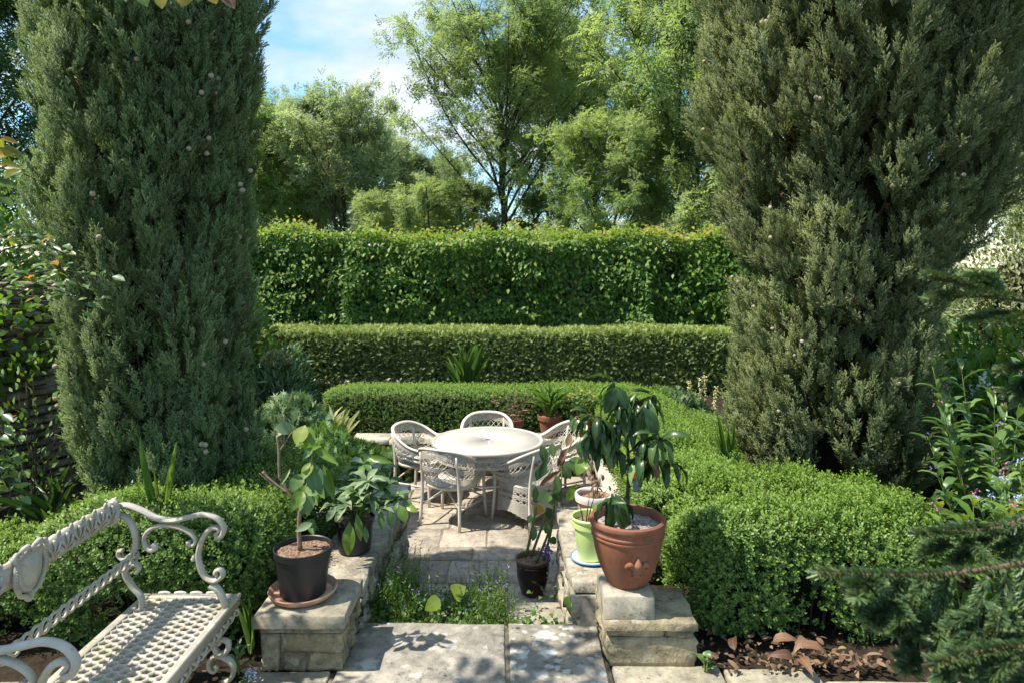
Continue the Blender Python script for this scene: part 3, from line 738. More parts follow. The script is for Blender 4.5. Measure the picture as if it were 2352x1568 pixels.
def sprig_box(seed, pairs=4):
    """box shoot 1 long: opposite pairs of small oval leaves"""
    r = rng(seed); it = []; T = t_small(0.55)
    for k in range(pairs):
        f = (k + 0.6) / pairs; a0 = k * 1.57 + r.uniform(-0.3, 0.3)
        for s in (0, math.pi):
            a = a0 + s + r.uniform(-0.2, 0.2); rad = np.array([math.cos(a), 0, math.sin(a)])
            V, F = place_t(T, (0, f * 0.8, 0), rad * (1.05 - 0.45 * f) + np.array([0, 0.45 + 0.5 * f, 0]), np.array([0, 1, 0]) - rad * 0.3, r.uniform(0.36, 0.5) * (1.05 - 0.25 * f))
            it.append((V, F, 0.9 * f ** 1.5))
    return join_t(it)
def sprig_yew(seed, n=7):
    r = rng(seed); it = []
    tri = (np.array([(-0.5, 0, 0), (0.5, 0, 0), (0, 1, 0)]), np.array([(0, 1, 2)]))
    for k in range(n):
        f = k / n
        for s in (-1, 1):
            V, F = cloud(tri[0], tri[1], np.array([(0, f * 0.85, 0)]), np.array([(s * 1.0, 0.55, r.uniform(-0.3, 0.35))]), np.array([(0.1, 0.1, 1)]), np.array([(0.13, r.uniform(0.3, 0.45), 1)]), [0])[:2]
            it.append((V, F, 0.8 * f))
    V, F = cloud(tri[0], tri[1], np.array([(0, 0.75, 0)]), np.array([(0, 1, 0)]), np.array([(0, 0, 1)]), np.array([(0.14, 0.35, 1)]), [0])[:2]
    it.append((V, F, 1.0))
    return join_t(it)
def plume_cypress(seed, sprays=20, br=12):
    """upright feathery cypress plume, 1 tall"""
    r = rng(seed); it = []; TV = np.array([(-0.5, 0, 0), (0.5, 0, 0), (0, 1, 0)]); TF = np.array([(0, 1, 2)])
    P0, D0, S0, T0 = [], [], [], []
    for k in range(sprays):
        f = (k + r.uniform(0, 1)) / sprays; a = r.uniform(0, 6.283)
        rad = np.array([math.cos(a), 0, math.sin(a)]); base = np.array([0, f * 0.72, 0]) + rad * 0.02
        sd = norm(np.array([rad * r.uniform(0.35, 0.8) + np.array([0, 1, 0])]))[0]; L = r.uniform(0.20, 0.34) * (1.15 - 0.45 * f)
        side = norm(np.array([np.cross(sd, rad) + r.normal(size=3) * 0.35]))[0]
        for b in range(br):
            g = (b + 0.3) / br; s = 1 if b % 2 else -1
            P0.append(base + sd * L * g * 0.9); D0.append(sd * 1.0 + s * side * r.uniform(0.45, 0.9) + r.normal(size=3) * 0.18)
            S0.append((0.030, L * r.uniform(0.26, 0.42) * (1.1 - 0.5 * g), 1)); T0.append(min(1, 0.15 + 0.55 * g * (0.5 + f)))
        P0.append(base + sd * L * 0.75); D0.append(sd); S0.append((0.026, L * 0.4, 1)); T0.append(0.7)
    V, F, _, _ = cloud(TV, TF, np.array(P0), np.array(D0), r.normal(size=(len(P0), 3)), np.array(S0), np.zeros(len(P0)))
    t = np.repeat(np.array(T0), 3); t[0::3] *= 0.5; t[1::3] *= 0.5
    return V, F, t
def pinnate(seed, pairs=3, w=0.34):
    r = rng(seed); it = []; T = t_small(w)
    for k in range(pairs):
        f = 0.25 + 0.6 * k / pairs
        for s in (-1, 1):
            V, F = place_t(T, (0, f, -0.08 * f), (s * 0.9, 0.5, -0.25 + r.uniform(-0.15, 0.15)), (0, 0, 1), r.uniform(0.36, 0.46)); it.append((V, F, 0))
    V, F = place_t(T, (0, 0.85, -0.08), (0, 1, -0.3), (0, 0, 1), 0.42); it.append((V, F, 0))
    return join_t(it)

# ================================================================== hedges
def rbox_samples(box, n_per_m2, r, seed, faces=('f', 'l', 'r', 't'), bumpy=0.04):
    """points and outward normals on a rounded, slightly uneven box"""
    x0, x1, y0, y1, z0, z1 = box; out = []
    for f in faces:
        A = {'f': (x1-x0)*(z1-z0), 'b': (x1-x0)*(z1-z0), 'l': (y1-y0)*(z1-z0), 'r': (y1-y0)*(z1-z0), 't': (x1-x0)*(y1-y0)}[f]
        n = int(A * n_per_m2); u, v = r.uniform(0, 1, n), r.uniform(0, 1, n)
        X = {'f': (x0+(x1-x0)*u, np.full(n, y0), z0+(z1-z0)*v), 'b': (x0+(x1-x0)*u, np.full(n, y1), z0+(z1-z0)*v),
             'l': (np.full(n, x0), y0+(y1-y0)*u, z0+(z1-z0)*v), 'r': (np.full(n, x1), y0+(y1-y0)*u, z0+(z1-z0)*v),
             't': (x0+(x1-x0)*u, y0+(y1-y0)*v, np.full(n, z1))}[f]
        out.append(np.stack(X, 1))
    Q = np.concatenate(out)
    rad = min(0.14 if bumpy < 0.06 else 0.26, (y1-y0)*0.36, (z1-z0)*0.36)
    lo = np.array([x0+rad, y0+rad, z0-1]); hi = np.array([x1-rad, y1-rad, z1-rad])
    c = np.clip(Q, lo, hi); nrm = norm(Q - c)
    Q = c + nrm * rad
    Q = Q + nrm * (bumpy * (snoise(Q, 3.0, seed) * 0.8 + snoise(Q, 9.0, seed + 1) * 0.45))[:, None]
    return Q, nrm

def hedge(name, label, boxes, tmpls, mat, dens, size, seed, layers=((0.0, 1.0), (0.06, 0.6)), upness=0.45, bumpy=0.04, faces=('f', 'l', 'r', 't'), core_in=0.14, thin=None, toptip=0.0, part='foliage', jit=0.55, grp=None, under=0.0):
    r = rng(seed); parts = []
    b0 = boxes[0]; loc = np.array([(b0[0]+b0[1])/2, (b0[2]+b0[3])/2, b0[4]])
    t = thing(name, label, 'hedge', tuple(loc), group=grp)
    for bi, b in enumerate(boxes):
        for depth, frac in layers:
            Q, nr = rbox_samples(b[:6], dens * frac * (b[6] if len(b) > 6 else 1.0), r, seed, b[7] if len(b) > 7 else faces, bumpy)
            keep = np.ones(len(Q), bool); z1_ = b[5]
            for bj, c in enumerate(boxes):
                if bj != bi: keep &= ~((Q[:, 0] > c[0]+0.1) & (Q[:, 0] < c[1]-0.1) & (Q[:, 1] > c[2]+0.1) & (Q[:, 1] < c[3]-0.1) & (Q[:, 2] < c[5]-0.08))
            if under:
                kk = np.clip((z1_ - Q[:, 2] - 0.15) / max(z1_ - b[4] - 0.15, 0.1), 0, 1); Q[:, 1] += under * kk ** 1.3 * np.clip(-nr[:, 1], 0, 1)
            if thin is not None: keep &= thin(Q, nr, r)
            Q, nr = Q[keep], nr[keep]; n = len(Q)
            Q = Q - nr * (depth + r.uniform(-0.02, 0.03, n))[:, None]
            d = nr * 0.65 + np.array([0, 0, upness]) + r.normal(size=(n, 3)) * jit * 0.6
            up = nr + np.array([0, 0, 0.6]) + r.normal(size=(n, 3)) * 0.5
            sz = size * r.uniform(0.7, 1.25, n)
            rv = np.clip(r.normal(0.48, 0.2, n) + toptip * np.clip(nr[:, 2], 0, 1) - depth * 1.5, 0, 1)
            pick = r.integers(0, len(tmpls), n)
            for k, T in enumerate(tmpls):
                s = pick == k
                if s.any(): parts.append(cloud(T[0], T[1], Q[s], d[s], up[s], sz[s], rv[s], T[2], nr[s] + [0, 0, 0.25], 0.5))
    o = mobj(part, cloud_mesh(part, parts, mat, loc), t)
    o['kind'] = 'stuff'
    # solid dark core added to block sight through; stands in for shaded twigs
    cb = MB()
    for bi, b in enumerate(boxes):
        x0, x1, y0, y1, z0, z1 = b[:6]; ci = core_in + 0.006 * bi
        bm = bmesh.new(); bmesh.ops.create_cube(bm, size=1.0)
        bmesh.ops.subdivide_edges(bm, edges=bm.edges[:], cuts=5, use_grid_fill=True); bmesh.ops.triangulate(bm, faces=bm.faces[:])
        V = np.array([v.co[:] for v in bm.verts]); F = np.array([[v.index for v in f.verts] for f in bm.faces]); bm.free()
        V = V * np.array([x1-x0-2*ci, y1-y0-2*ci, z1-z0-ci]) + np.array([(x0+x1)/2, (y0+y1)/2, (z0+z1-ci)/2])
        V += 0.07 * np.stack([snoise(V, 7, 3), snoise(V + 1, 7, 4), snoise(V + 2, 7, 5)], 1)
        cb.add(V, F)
    c = cb.build('dark_core', M['core'], t, loc); c['kind'] = 'stuff'
    if under:
        sw = MB()
        for b in boxes:
            for k in range(int((b[1] - b[0]) * 14)):
                x = r.uniform(b[0] + 0.1, b[1] - 0.1); y = b[2] + under + r.uniform(0.02, 0.12); h = r.uniform(0.25, 0.5)
                sw.tube([(x, y + 0.05, b[4] - 0.02), (x + r.normal(0, 0.03), y, b[4] + h * 0.5), (x + r.normal(0, 0.06), y - 0.05, b[4] + h)], [0.008, 0.006, 0.003], 4, smooth=3)
        sw.build('bare_stem_growth', M['bark'], t, loc)['kind'] = 'stuff'
    return t

BOXT = [sprig_box(s, 3) for s in (1, 2, 3, 4)]
def thin_front(Q, nr, r):
    """box thins out towards the ground: gaps where the dark inside shows"""
    k = np.clip((Q[:, 2] - 0.42) / 0.62, 0, 1)
    hole = snoise(Q, 6.5, 77) * 0.5 + snoise(Q, 15, 78) * 0.3
    return (hole > 0.28 - 0.95 * k) | (r.uniform(0, 1, len(Q)) < 0.10 + 0.6 * (nr[:, 2] > 0.5))
LAY = ((-0.045, 0.10), (0.0, 1.0), (0.05, 0.5), (0.11, 0.25))
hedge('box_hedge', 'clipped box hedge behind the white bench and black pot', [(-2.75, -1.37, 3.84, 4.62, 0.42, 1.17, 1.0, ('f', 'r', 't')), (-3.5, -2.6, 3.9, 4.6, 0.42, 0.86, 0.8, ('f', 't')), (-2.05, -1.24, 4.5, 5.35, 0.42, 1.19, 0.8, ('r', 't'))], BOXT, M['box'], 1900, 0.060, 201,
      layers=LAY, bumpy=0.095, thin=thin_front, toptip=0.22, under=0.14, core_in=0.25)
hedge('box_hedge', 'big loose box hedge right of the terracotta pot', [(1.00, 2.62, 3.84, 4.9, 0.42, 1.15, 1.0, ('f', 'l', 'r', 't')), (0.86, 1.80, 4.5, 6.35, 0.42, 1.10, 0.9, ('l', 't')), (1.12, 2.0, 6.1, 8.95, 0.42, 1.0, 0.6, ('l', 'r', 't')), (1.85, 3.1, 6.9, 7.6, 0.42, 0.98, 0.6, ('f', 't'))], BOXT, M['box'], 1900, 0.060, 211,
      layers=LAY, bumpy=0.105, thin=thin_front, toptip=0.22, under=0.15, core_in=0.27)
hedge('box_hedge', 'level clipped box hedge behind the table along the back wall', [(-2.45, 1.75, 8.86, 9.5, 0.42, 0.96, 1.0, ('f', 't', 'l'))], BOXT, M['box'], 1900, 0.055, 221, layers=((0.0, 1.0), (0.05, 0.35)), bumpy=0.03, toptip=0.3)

def panels(t, loc, part, variants, x0, x1, w, y, zoff=lambda x: 0.0):
    """a long hedge face from shared panels, every second one mirrored"""
    n = int(round((x1 - x0) / w))
    for k in range(n):
        xc = x0 + (k + 0.5) * w
        o = mobj(part, variants[(k * 2 + k // 2) % len(variants)], t, (xc - loc[0], y - loc[1], zoff(xc) - loc[2])); o['kind'] = 'stuff'
        if k % 2: o.scale = (-1, 1, 1)

def yew():
    T = [sprig_yew(s, 6) for s in (1, 2, 3)]
    loc = (-0.6, 12.0, 0.42); t = thing('yew_hedge', 'clipped dark yew hedge of middle height with flat top', 'hedge', loc)
    vs = []
    for v in range(3):
        r = rng(231 + v); parts = []; w = 2.0
        for depth, dens in ((-0.03, 130), (0.0, 1500), (0.07, 800)):
            Q, nr = rbox_samples((-w/2 - 0.2, w/2 + 0.2, 0, 0.95, 0.0, 1.02), dens, r, 20 + v, ('f', 't'), 0.032)
            k = np.abs(Q[:, 0]) < w / 2 + 0.03; Q, nr = Q[k], nr[k]
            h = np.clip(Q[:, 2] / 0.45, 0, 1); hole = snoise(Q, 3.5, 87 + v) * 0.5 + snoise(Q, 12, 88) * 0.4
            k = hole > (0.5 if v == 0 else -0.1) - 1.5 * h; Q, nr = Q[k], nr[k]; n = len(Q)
            Q = Q - nr * (depth + r.uniform(-0.02, 0.03, n))[:, None]
            d = nr * 0.7 + [0, 0, 0.25] + r.normal(size=(n, 3)) * 0.5; up = nr + [0, 0, 0.6] + r.normal(size=(n, 3)) * 0.5
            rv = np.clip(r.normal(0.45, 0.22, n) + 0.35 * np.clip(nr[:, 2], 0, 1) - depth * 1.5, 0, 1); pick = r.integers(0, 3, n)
            for j in range(3):
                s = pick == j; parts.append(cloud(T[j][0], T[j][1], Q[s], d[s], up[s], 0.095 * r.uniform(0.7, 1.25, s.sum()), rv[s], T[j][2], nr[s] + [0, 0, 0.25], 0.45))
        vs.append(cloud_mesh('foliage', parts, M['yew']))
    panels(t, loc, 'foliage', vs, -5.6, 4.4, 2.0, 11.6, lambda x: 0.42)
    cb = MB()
    for j in range(5):                                     # trunks and added dark blocks inside; the left bay stays open near the ground
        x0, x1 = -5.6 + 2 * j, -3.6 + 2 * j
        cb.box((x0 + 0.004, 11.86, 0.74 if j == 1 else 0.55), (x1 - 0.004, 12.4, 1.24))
    cb.build('dark_core', M['core'], t, loc)['kind'] = 'stuff'
    tk = MB()
    for j in range(22): x = -5.4 + j * 0.45; tk.tube([(x, 12.05, 0.40), (x + 0.04, 12.0, 0.7), (x - 0.02, 12.05, 0.95)], [0.03, 0.022, 0.014], 5, smooth=3)
    tk.build('stem_row', M['bark_red'], t, loc)['kind'] = 'stuff'
yew()

# hornbeam hedge: overlapping hanging leaves
def hornbeam():
    T = [t_leaf(1, 0.56, 0.16, 0.14), t_leaf(1, 0.5, 0.08, 0.22), t_leaf(1, 0.6, 0.2, 0.05)]
    y0, y1, z0, w = 13.5, 14.5, 0.42, 3.0
    loc = np.array([-0.3, 14.0, 0.42])
    t = thing('hornbeam_hedge', 'tall hornbeam hedge of hanging glossy leaves across the garden', 'hedge', tuple(loc))
    def prof(v, x): return 3.22 + 0.05 * np.sin(x * 2.1 + 1 + v * 2) + 0.04 * np.sin(x * 5.3 + v)
    def dyf(v, x, z): q = np.stack([x, z, z * 0], 1); return 0.17 * snoise(q, 1.9, 91 + v) + 0.10 * snoise(q, 6.0, 95 + v)
    vs = []
    for v in range(3):
        r = rng(241 + v); parts = []
        for depth, dens in ((-0.05, 130), (0.0, 880), (0.09, 560), (0.2, 240)):
            n = int(w * 2.2 * dens); x = r.uniform(-w/2, w/2, n); z = 1.1 + r.uniform(0, 1, n) * (prof(v, x) - 1.15)
            Q = np.stack([x, depth + dyf(v, x, z) + r.uniform(-0.03, 0.03, n), z], 1)
            hole = snoise(Q, 5.0, 93 + v) * 0.5 + snoise(Q, 11, 94) * 0.45
            k = hole > -0.25 if depth < 0.05 else np.ones(n, bool); Q = Q[k]; n = len(Q)
            d = np.stack([r.normal(0, 0.6, n), -0.40 + r.normal(0, 0.3, n), -0.55 + r.normal(0, 0.4, n)], 1)
            up = np.stack([-0.5 + r.normal(0, 0.5, n), -0.75 + r.normal(0, 0.35, n), 0.9 + r.normal(0, 0.4, n)], 1)
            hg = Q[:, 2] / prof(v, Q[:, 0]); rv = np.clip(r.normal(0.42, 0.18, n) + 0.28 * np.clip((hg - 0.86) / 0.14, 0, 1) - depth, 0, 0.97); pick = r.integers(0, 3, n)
            for j in range(3):
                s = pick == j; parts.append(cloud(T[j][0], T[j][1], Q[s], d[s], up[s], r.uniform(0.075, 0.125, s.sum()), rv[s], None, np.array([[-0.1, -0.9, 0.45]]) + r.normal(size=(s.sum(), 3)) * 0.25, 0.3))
        n = 2300; x = r.uniform(-w/2, w/2, n); y = r.uniform(-0.05, 1.0, n) ; h = np.abs(r.normal(0, 0.085, n)) * (1 + 0.7 * snoise(np.stack([x, y, y * 0], 1), 4, 95 + v))
        Q = np.stack([x, y, prof(v, x) + h - 0.06], 1); d = np.stack([r.normal(0, 0.7, n), r.normal(0, 0.6, n), r.uniform(-0.3, 0.9, n)], 1); up = r.normal(0, 0.5, (n, 3)) + [0, -0.2, 1.0]
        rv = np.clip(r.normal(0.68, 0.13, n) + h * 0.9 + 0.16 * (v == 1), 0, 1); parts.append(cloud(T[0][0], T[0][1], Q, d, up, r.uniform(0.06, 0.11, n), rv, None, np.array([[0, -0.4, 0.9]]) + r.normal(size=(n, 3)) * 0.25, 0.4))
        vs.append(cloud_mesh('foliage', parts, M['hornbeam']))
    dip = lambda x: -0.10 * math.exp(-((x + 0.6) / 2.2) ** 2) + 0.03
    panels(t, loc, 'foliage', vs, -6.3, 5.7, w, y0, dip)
    r = rng(249); meshes = [np_mesh('leaf', *T[k], M['hornbeam'], {'rnd': np.full(len(T[k][0]), 0.5 + 0.15 * k), 'tip': np.zeros(len(T[k][0]))}) for k in range(3)]
    for k in range(300):                                   # the leaves that show largest stand alone
        x, z = r.uniform(-4.9, 4.0), r.uniform(1.6, 3.1); p = Vector((x - loc[0], y0 - 0.10 + r.uniform(-0.04, 0.04) - loc[1], z - loc[2]))
        yv = Vector((r.normal(0, 0.55), -0.4, -0.6)).normalized(); zv = Vector((r.normal(-0.2, 0.4), -0.8, 0.9)); xv = yv.cross(zv).normalized(); zv = xv.cross(yv)
        o = mobj('leaf', meshes[k % 3], t); o.matrix_local = Matrix.Translation(p) @ Matrix((xv, yv, zv)).transposed().to_4x4() @ Matrix.Scale(r.uniform(0.09, 0.125), 4)
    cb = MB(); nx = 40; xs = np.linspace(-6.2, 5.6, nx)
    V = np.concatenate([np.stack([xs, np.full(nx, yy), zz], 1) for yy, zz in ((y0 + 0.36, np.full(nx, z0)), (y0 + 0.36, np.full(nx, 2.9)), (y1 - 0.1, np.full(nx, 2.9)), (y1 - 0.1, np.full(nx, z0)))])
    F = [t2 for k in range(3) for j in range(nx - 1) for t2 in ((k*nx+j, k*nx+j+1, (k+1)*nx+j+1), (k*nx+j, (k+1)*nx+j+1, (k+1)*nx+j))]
    cb.add(V, F).build('dark_core', M['core'], t, loc)['kind'] = 'stuff'  # added solid behind the leaves, dark in place of inner shade
hornbeam()

# ================================================================== cypresses
def ico(seed=0, sub=1, amp=0.12):
    bm = bmesh.new(); bmesh.ops.create_icosphere(bm, subdivisions=sub, radius=1.0)
    V = np.array([v.co[:] for v in bm.verts]); F = np.array([[v.index for v in f.verts] for f in bm.faces]); bm.free()
    V = V * (1 + amp * snoise(V, 4.0, 60 + seed))[:, None]
    return V, F
CONES = [np_mesh('cone', *ico(s, 2, 0.16), M['cone'], smooth=False) for s in range(3)]
PLUMES = [plume_cypress(s) for s in (1, 2, 3, 4)]

def bough(seed, per, mat, wid):
    """one upright bough, 1 long along +Y, thick with plumes; also returns plume places"""
    r = rng(seed); PP, DD, SS, RR = [], [], [], []; tone = 0.25 + 0.16 * (seed % 4)
    for k in range(per):
        f = (k + r.uniform(0, 1)) / per; a = r.uniform(0, 6.283); w = wid * (0.30 + math.sin(min(1.0, f * 1.12) * math.pi * 0.93) * 0.85)
        rad = np.array([math.cos(a), 0, math.sin(a)])
        PP.append(np.array([0, f * 0.82, 0]) + rad * w * r.uniform(0.35, 1) ** 0.7); DD.append(np.array([0, 1, 0]) + rad * (0.48 - 0.30 * f) + r.normal(size=3) * 0.14)
        SS.append(r.uniform(0.15, 0.27) * (1.0 - 0.2 * f)); RR.append(np.clip(tone + r.normal(0, 0.14), 0, 1))
    PP, DD, SS, RR = map(np.array, (PP, DD, SS, RR)); pick = r.integers(0, 4, len(PP)); ups = r.normal(size=(len(PP), 3)); parts = []
    for k, T in enumerate(PLUMES):
        s = pick == k
        if s.any(): parts.append(cloud(T[0], T[1], PP[s], DD[s], ups[s], SS[s], RR[s], T[2], PP[s] * [1, 0, 1] / wid + [0, 0.45, 0], 0.62))
    st = tube_arrays(catmull([(0, -0.35, 0), (0.01, 0.2, 0.01), (0, 0.8, 0)], 4), np.linspace(0.016, 0.004, 9), 4)
    return cloud_mesh('bough', parts, mat), PP, st
def cypress(label, base, axis, radius, ztop, ncl, per, out, mat, seed, csize, stems, ncone, gap=None, wid=0.20, ridges=0):
    """axis(z) -> plan centre, radius(z) -> crown radius; ascending boughs, each a part that shares one of six shapes"""
    r = rng(seed); t = thing('cypress_tree', label, 'tree', base); z0 = base[2]
    B = [bough(seed + 10 + k, per, mat, wid) for k in range(4)]
    zs = np.linspace(z0 + 0.0, ztop - 0.3, 300); wts = np.array([radius(z) for z in zs]); wts = wts / wts.sum()
    tb = MB()
    for pts, rad in stems: tb.tube(np.array(pts) - np.array(base), rad, 7, smooth=5)
    tb.build('trunk', M['bark_red'], t, smooth=True)
    cand = []; bw = MB(); done = 0; placed = []
    tries = 0
    while done < ncl and tries < 20000:
        tries += 1
        z = r.choice(zs, p=wts) + r.uniform(-0.1, 0.1); th = r.uniform(0, 6.283)
        if ridges: th = (round(th / 6.283 * ridges) + r.normal(0, 0.14) + 0.35 * math.sin(z * 1.3)) * 6.283 / ridges % 6.283
        if 0.5 < th < 2.64 and r.uniform() < 0.62: continue           # fewer on the side away from the terrace
        inner = done % 5 == 0
        a = np.array([*axis(z), z]); o = np.array([math.cos(th), math.sin(th), 0]); L = csize * r.uniform(0.75, 1.25)
        d = norm((np.array([o[0] * out, o[1] * out, 1.0]) + r.normal(size=3) * 0.10)[None])[0]
        q = a + o * max(0.05, radius(z) * (r.uniform(0.45, 0.62) if inner else r.uniform(0.72, 0.93)) - wid * L * 0.6)
        if not inner and any(np.linalg.norm((q - p) * [1, 1, 0.45]) < wid * L * (1.0 if ridges else 0.8) for p in placed): 
            if r.uniform() < 0.97: continue
        if gap is not None and gap(q, r): continue
        if not inner: placed.append(q)
        k = int(r.integers(0, 4)); ob = mobj('bough', B[k][0], t); ob['kind'] = 'stuff'
        up = np.array([r.normal(), r.normal(), 0.0]) ; y = Vector(d); x = y.cross(Vector(up)).normalized(); zz = x.cross(y)
        mt = Matrix.Translation(Vector(q - np.array(base))) @ Matrix((x, y, zz)).transposed().to_4x4() @ Matrix.Scale(L, 4); ob.matrix_local = mt; done += 1
        foot = np.array([*axis(z - 0.4), max(z0 + 0.1, z - 0.5)]); bw.tube(np.array([foot, (foot + q) / 2 - [0, 0, 0.05], q + d * L * 0.5]) - np.array(base), [0.02, 0.013, 0.005], 4, smooth=3)
        if o[1] < 0.2 and not inner:
            for pp in B[k][1][::3]: cand.append((mt @ Vector(pp), o))
    bw.build('branch_work', M['bark_red'], t)['kind'] = 'stuff'
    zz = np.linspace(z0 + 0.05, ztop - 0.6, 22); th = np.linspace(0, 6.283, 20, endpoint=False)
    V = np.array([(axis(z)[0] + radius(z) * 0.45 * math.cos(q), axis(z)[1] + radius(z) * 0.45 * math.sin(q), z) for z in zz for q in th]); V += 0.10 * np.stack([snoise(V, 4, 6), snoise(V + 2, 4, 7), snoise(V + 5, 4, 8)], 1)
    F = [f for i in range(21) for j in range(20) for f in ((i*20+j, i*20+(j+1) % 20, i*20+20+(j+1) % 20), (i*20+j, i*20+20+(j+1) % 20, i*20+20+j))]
    MB().add(V, F).build('dark_crown_core', M['core'], t, base)['kind'] = 'stuff'  # added solid stops light through the crown; dark for inner shade
    k = 0
    while k < ncone:
        p, o = cand[r.integers(0, len(cand))]
        wz = p.z + base[2]; a = axis(wz); n2 = Vector((p.x + base[0] - a[0], p.y + base[1] - a[1]))
        if wz > 5.0 or wz < 1.0 or n2.y > 0.1 or n2.length < 0.8 * radius(wz): continue
        n2.normalize()
        for m_ in range(int(r.integers(2, 4)) if r.uniform() < 0.3 else 1):
            c = mobj('cone', CONES[k % 3], t, (p.x + n2.x * 0.07 + r.normal() * 0.022, p.y + n2.y * 0.07, p.z + 0.10 + r.normal() * 0.025)); c.scale = (0.0165, 0.0165, 0.0185); c.rotation_euler = tuple(r.uniform(0, 6, 3)); k += 1
    return t

def lerp(z, tab): return float(np.interp(z, [a for a, _ in tab], [b for _, b in tab]))
cypress('tall dark green columnar cypress left of the patio', (-2.52, 4.95, 0.42),
        lambda z: (lerp(z, [(0.4, -2.36), (2.0, -2.58), (4.4, -2.66)]), 4.95), lambda z: lerp(z, [(0.4, 0.44), (0.9, 0.58), (2.0, 0.70), (3.3, 0.76), (4.2, 0.82), (4.6, 0.58), (4.8, 0.12)]),
        4.75, 215, 125, 0.05, M['cyp_l'], 401, 0.80,
        [([(-2.34, 5.0, 0.4), (-2.36, 5.0, 1.4), (-2.55, 5.0, 3.0), (-2.6, 5.0, 4.5)], [0.10, 0.08, 0.05, 0.02]), ([(-2.36, 4.95, 0.45), (-2.68, 4.85, 1.1), (-2.95, 4.8, 2.2), (-3.1, 4.8, 3.4)], [0.05, 0.04, 0.025, 0.01])], 60, wid=0.16, ridges=13)
def gap_r(q, r):
    dx, dz = (q[0] - 2.72) / 0.16, (q[2] - 3.0) / 0.5
    return q[1] < 6.3 and dx * dx + dz * dz < 1 and r.uniform() < 0.9
cypress('broad olive green cypress opening upwards on the right of the patio', (2.95, 6.3, 0.42),
        lambda z: (lerp(z, [(0.4, 2.92), (1.5, 2.95), (3.0, 3.12), (5.0, 3.22)]), 6.3), lambda z: lerp(z, [(0.4, 0.72), (1.0, 0.84), (1.8, 0.82), (2.6, 1.06), (3.6, 1.38), (5.0, 1.54), (5.8, 1.35), (6.8, 0.3)]),
        6.7, 295, 130, 0.34, M['cyp_r'], 411, 0.92,
        [([(2.95, 6.3, 0.4), (2.95, 6.3, 1.2), (3.05, 6.35, 3.0), (3.1, 6.4, 5.5)], [0.14, 0.11, 0.07, 0.02])] +
        [([(2.95, 6.3, 0.8), (2.95 + 0.5 * math.cos(a), 6.3 + 0.5 * math.sin(a), 2.2), (3.05 + 1.1 * math.cos(a), 6.3 + 1.0 * math.sin(a), 4.4)], [0.06, 0.04, 0.012]) for a in (0.2, 1.5, 2.7)], 75, gap=gap_r, wid=0.20)

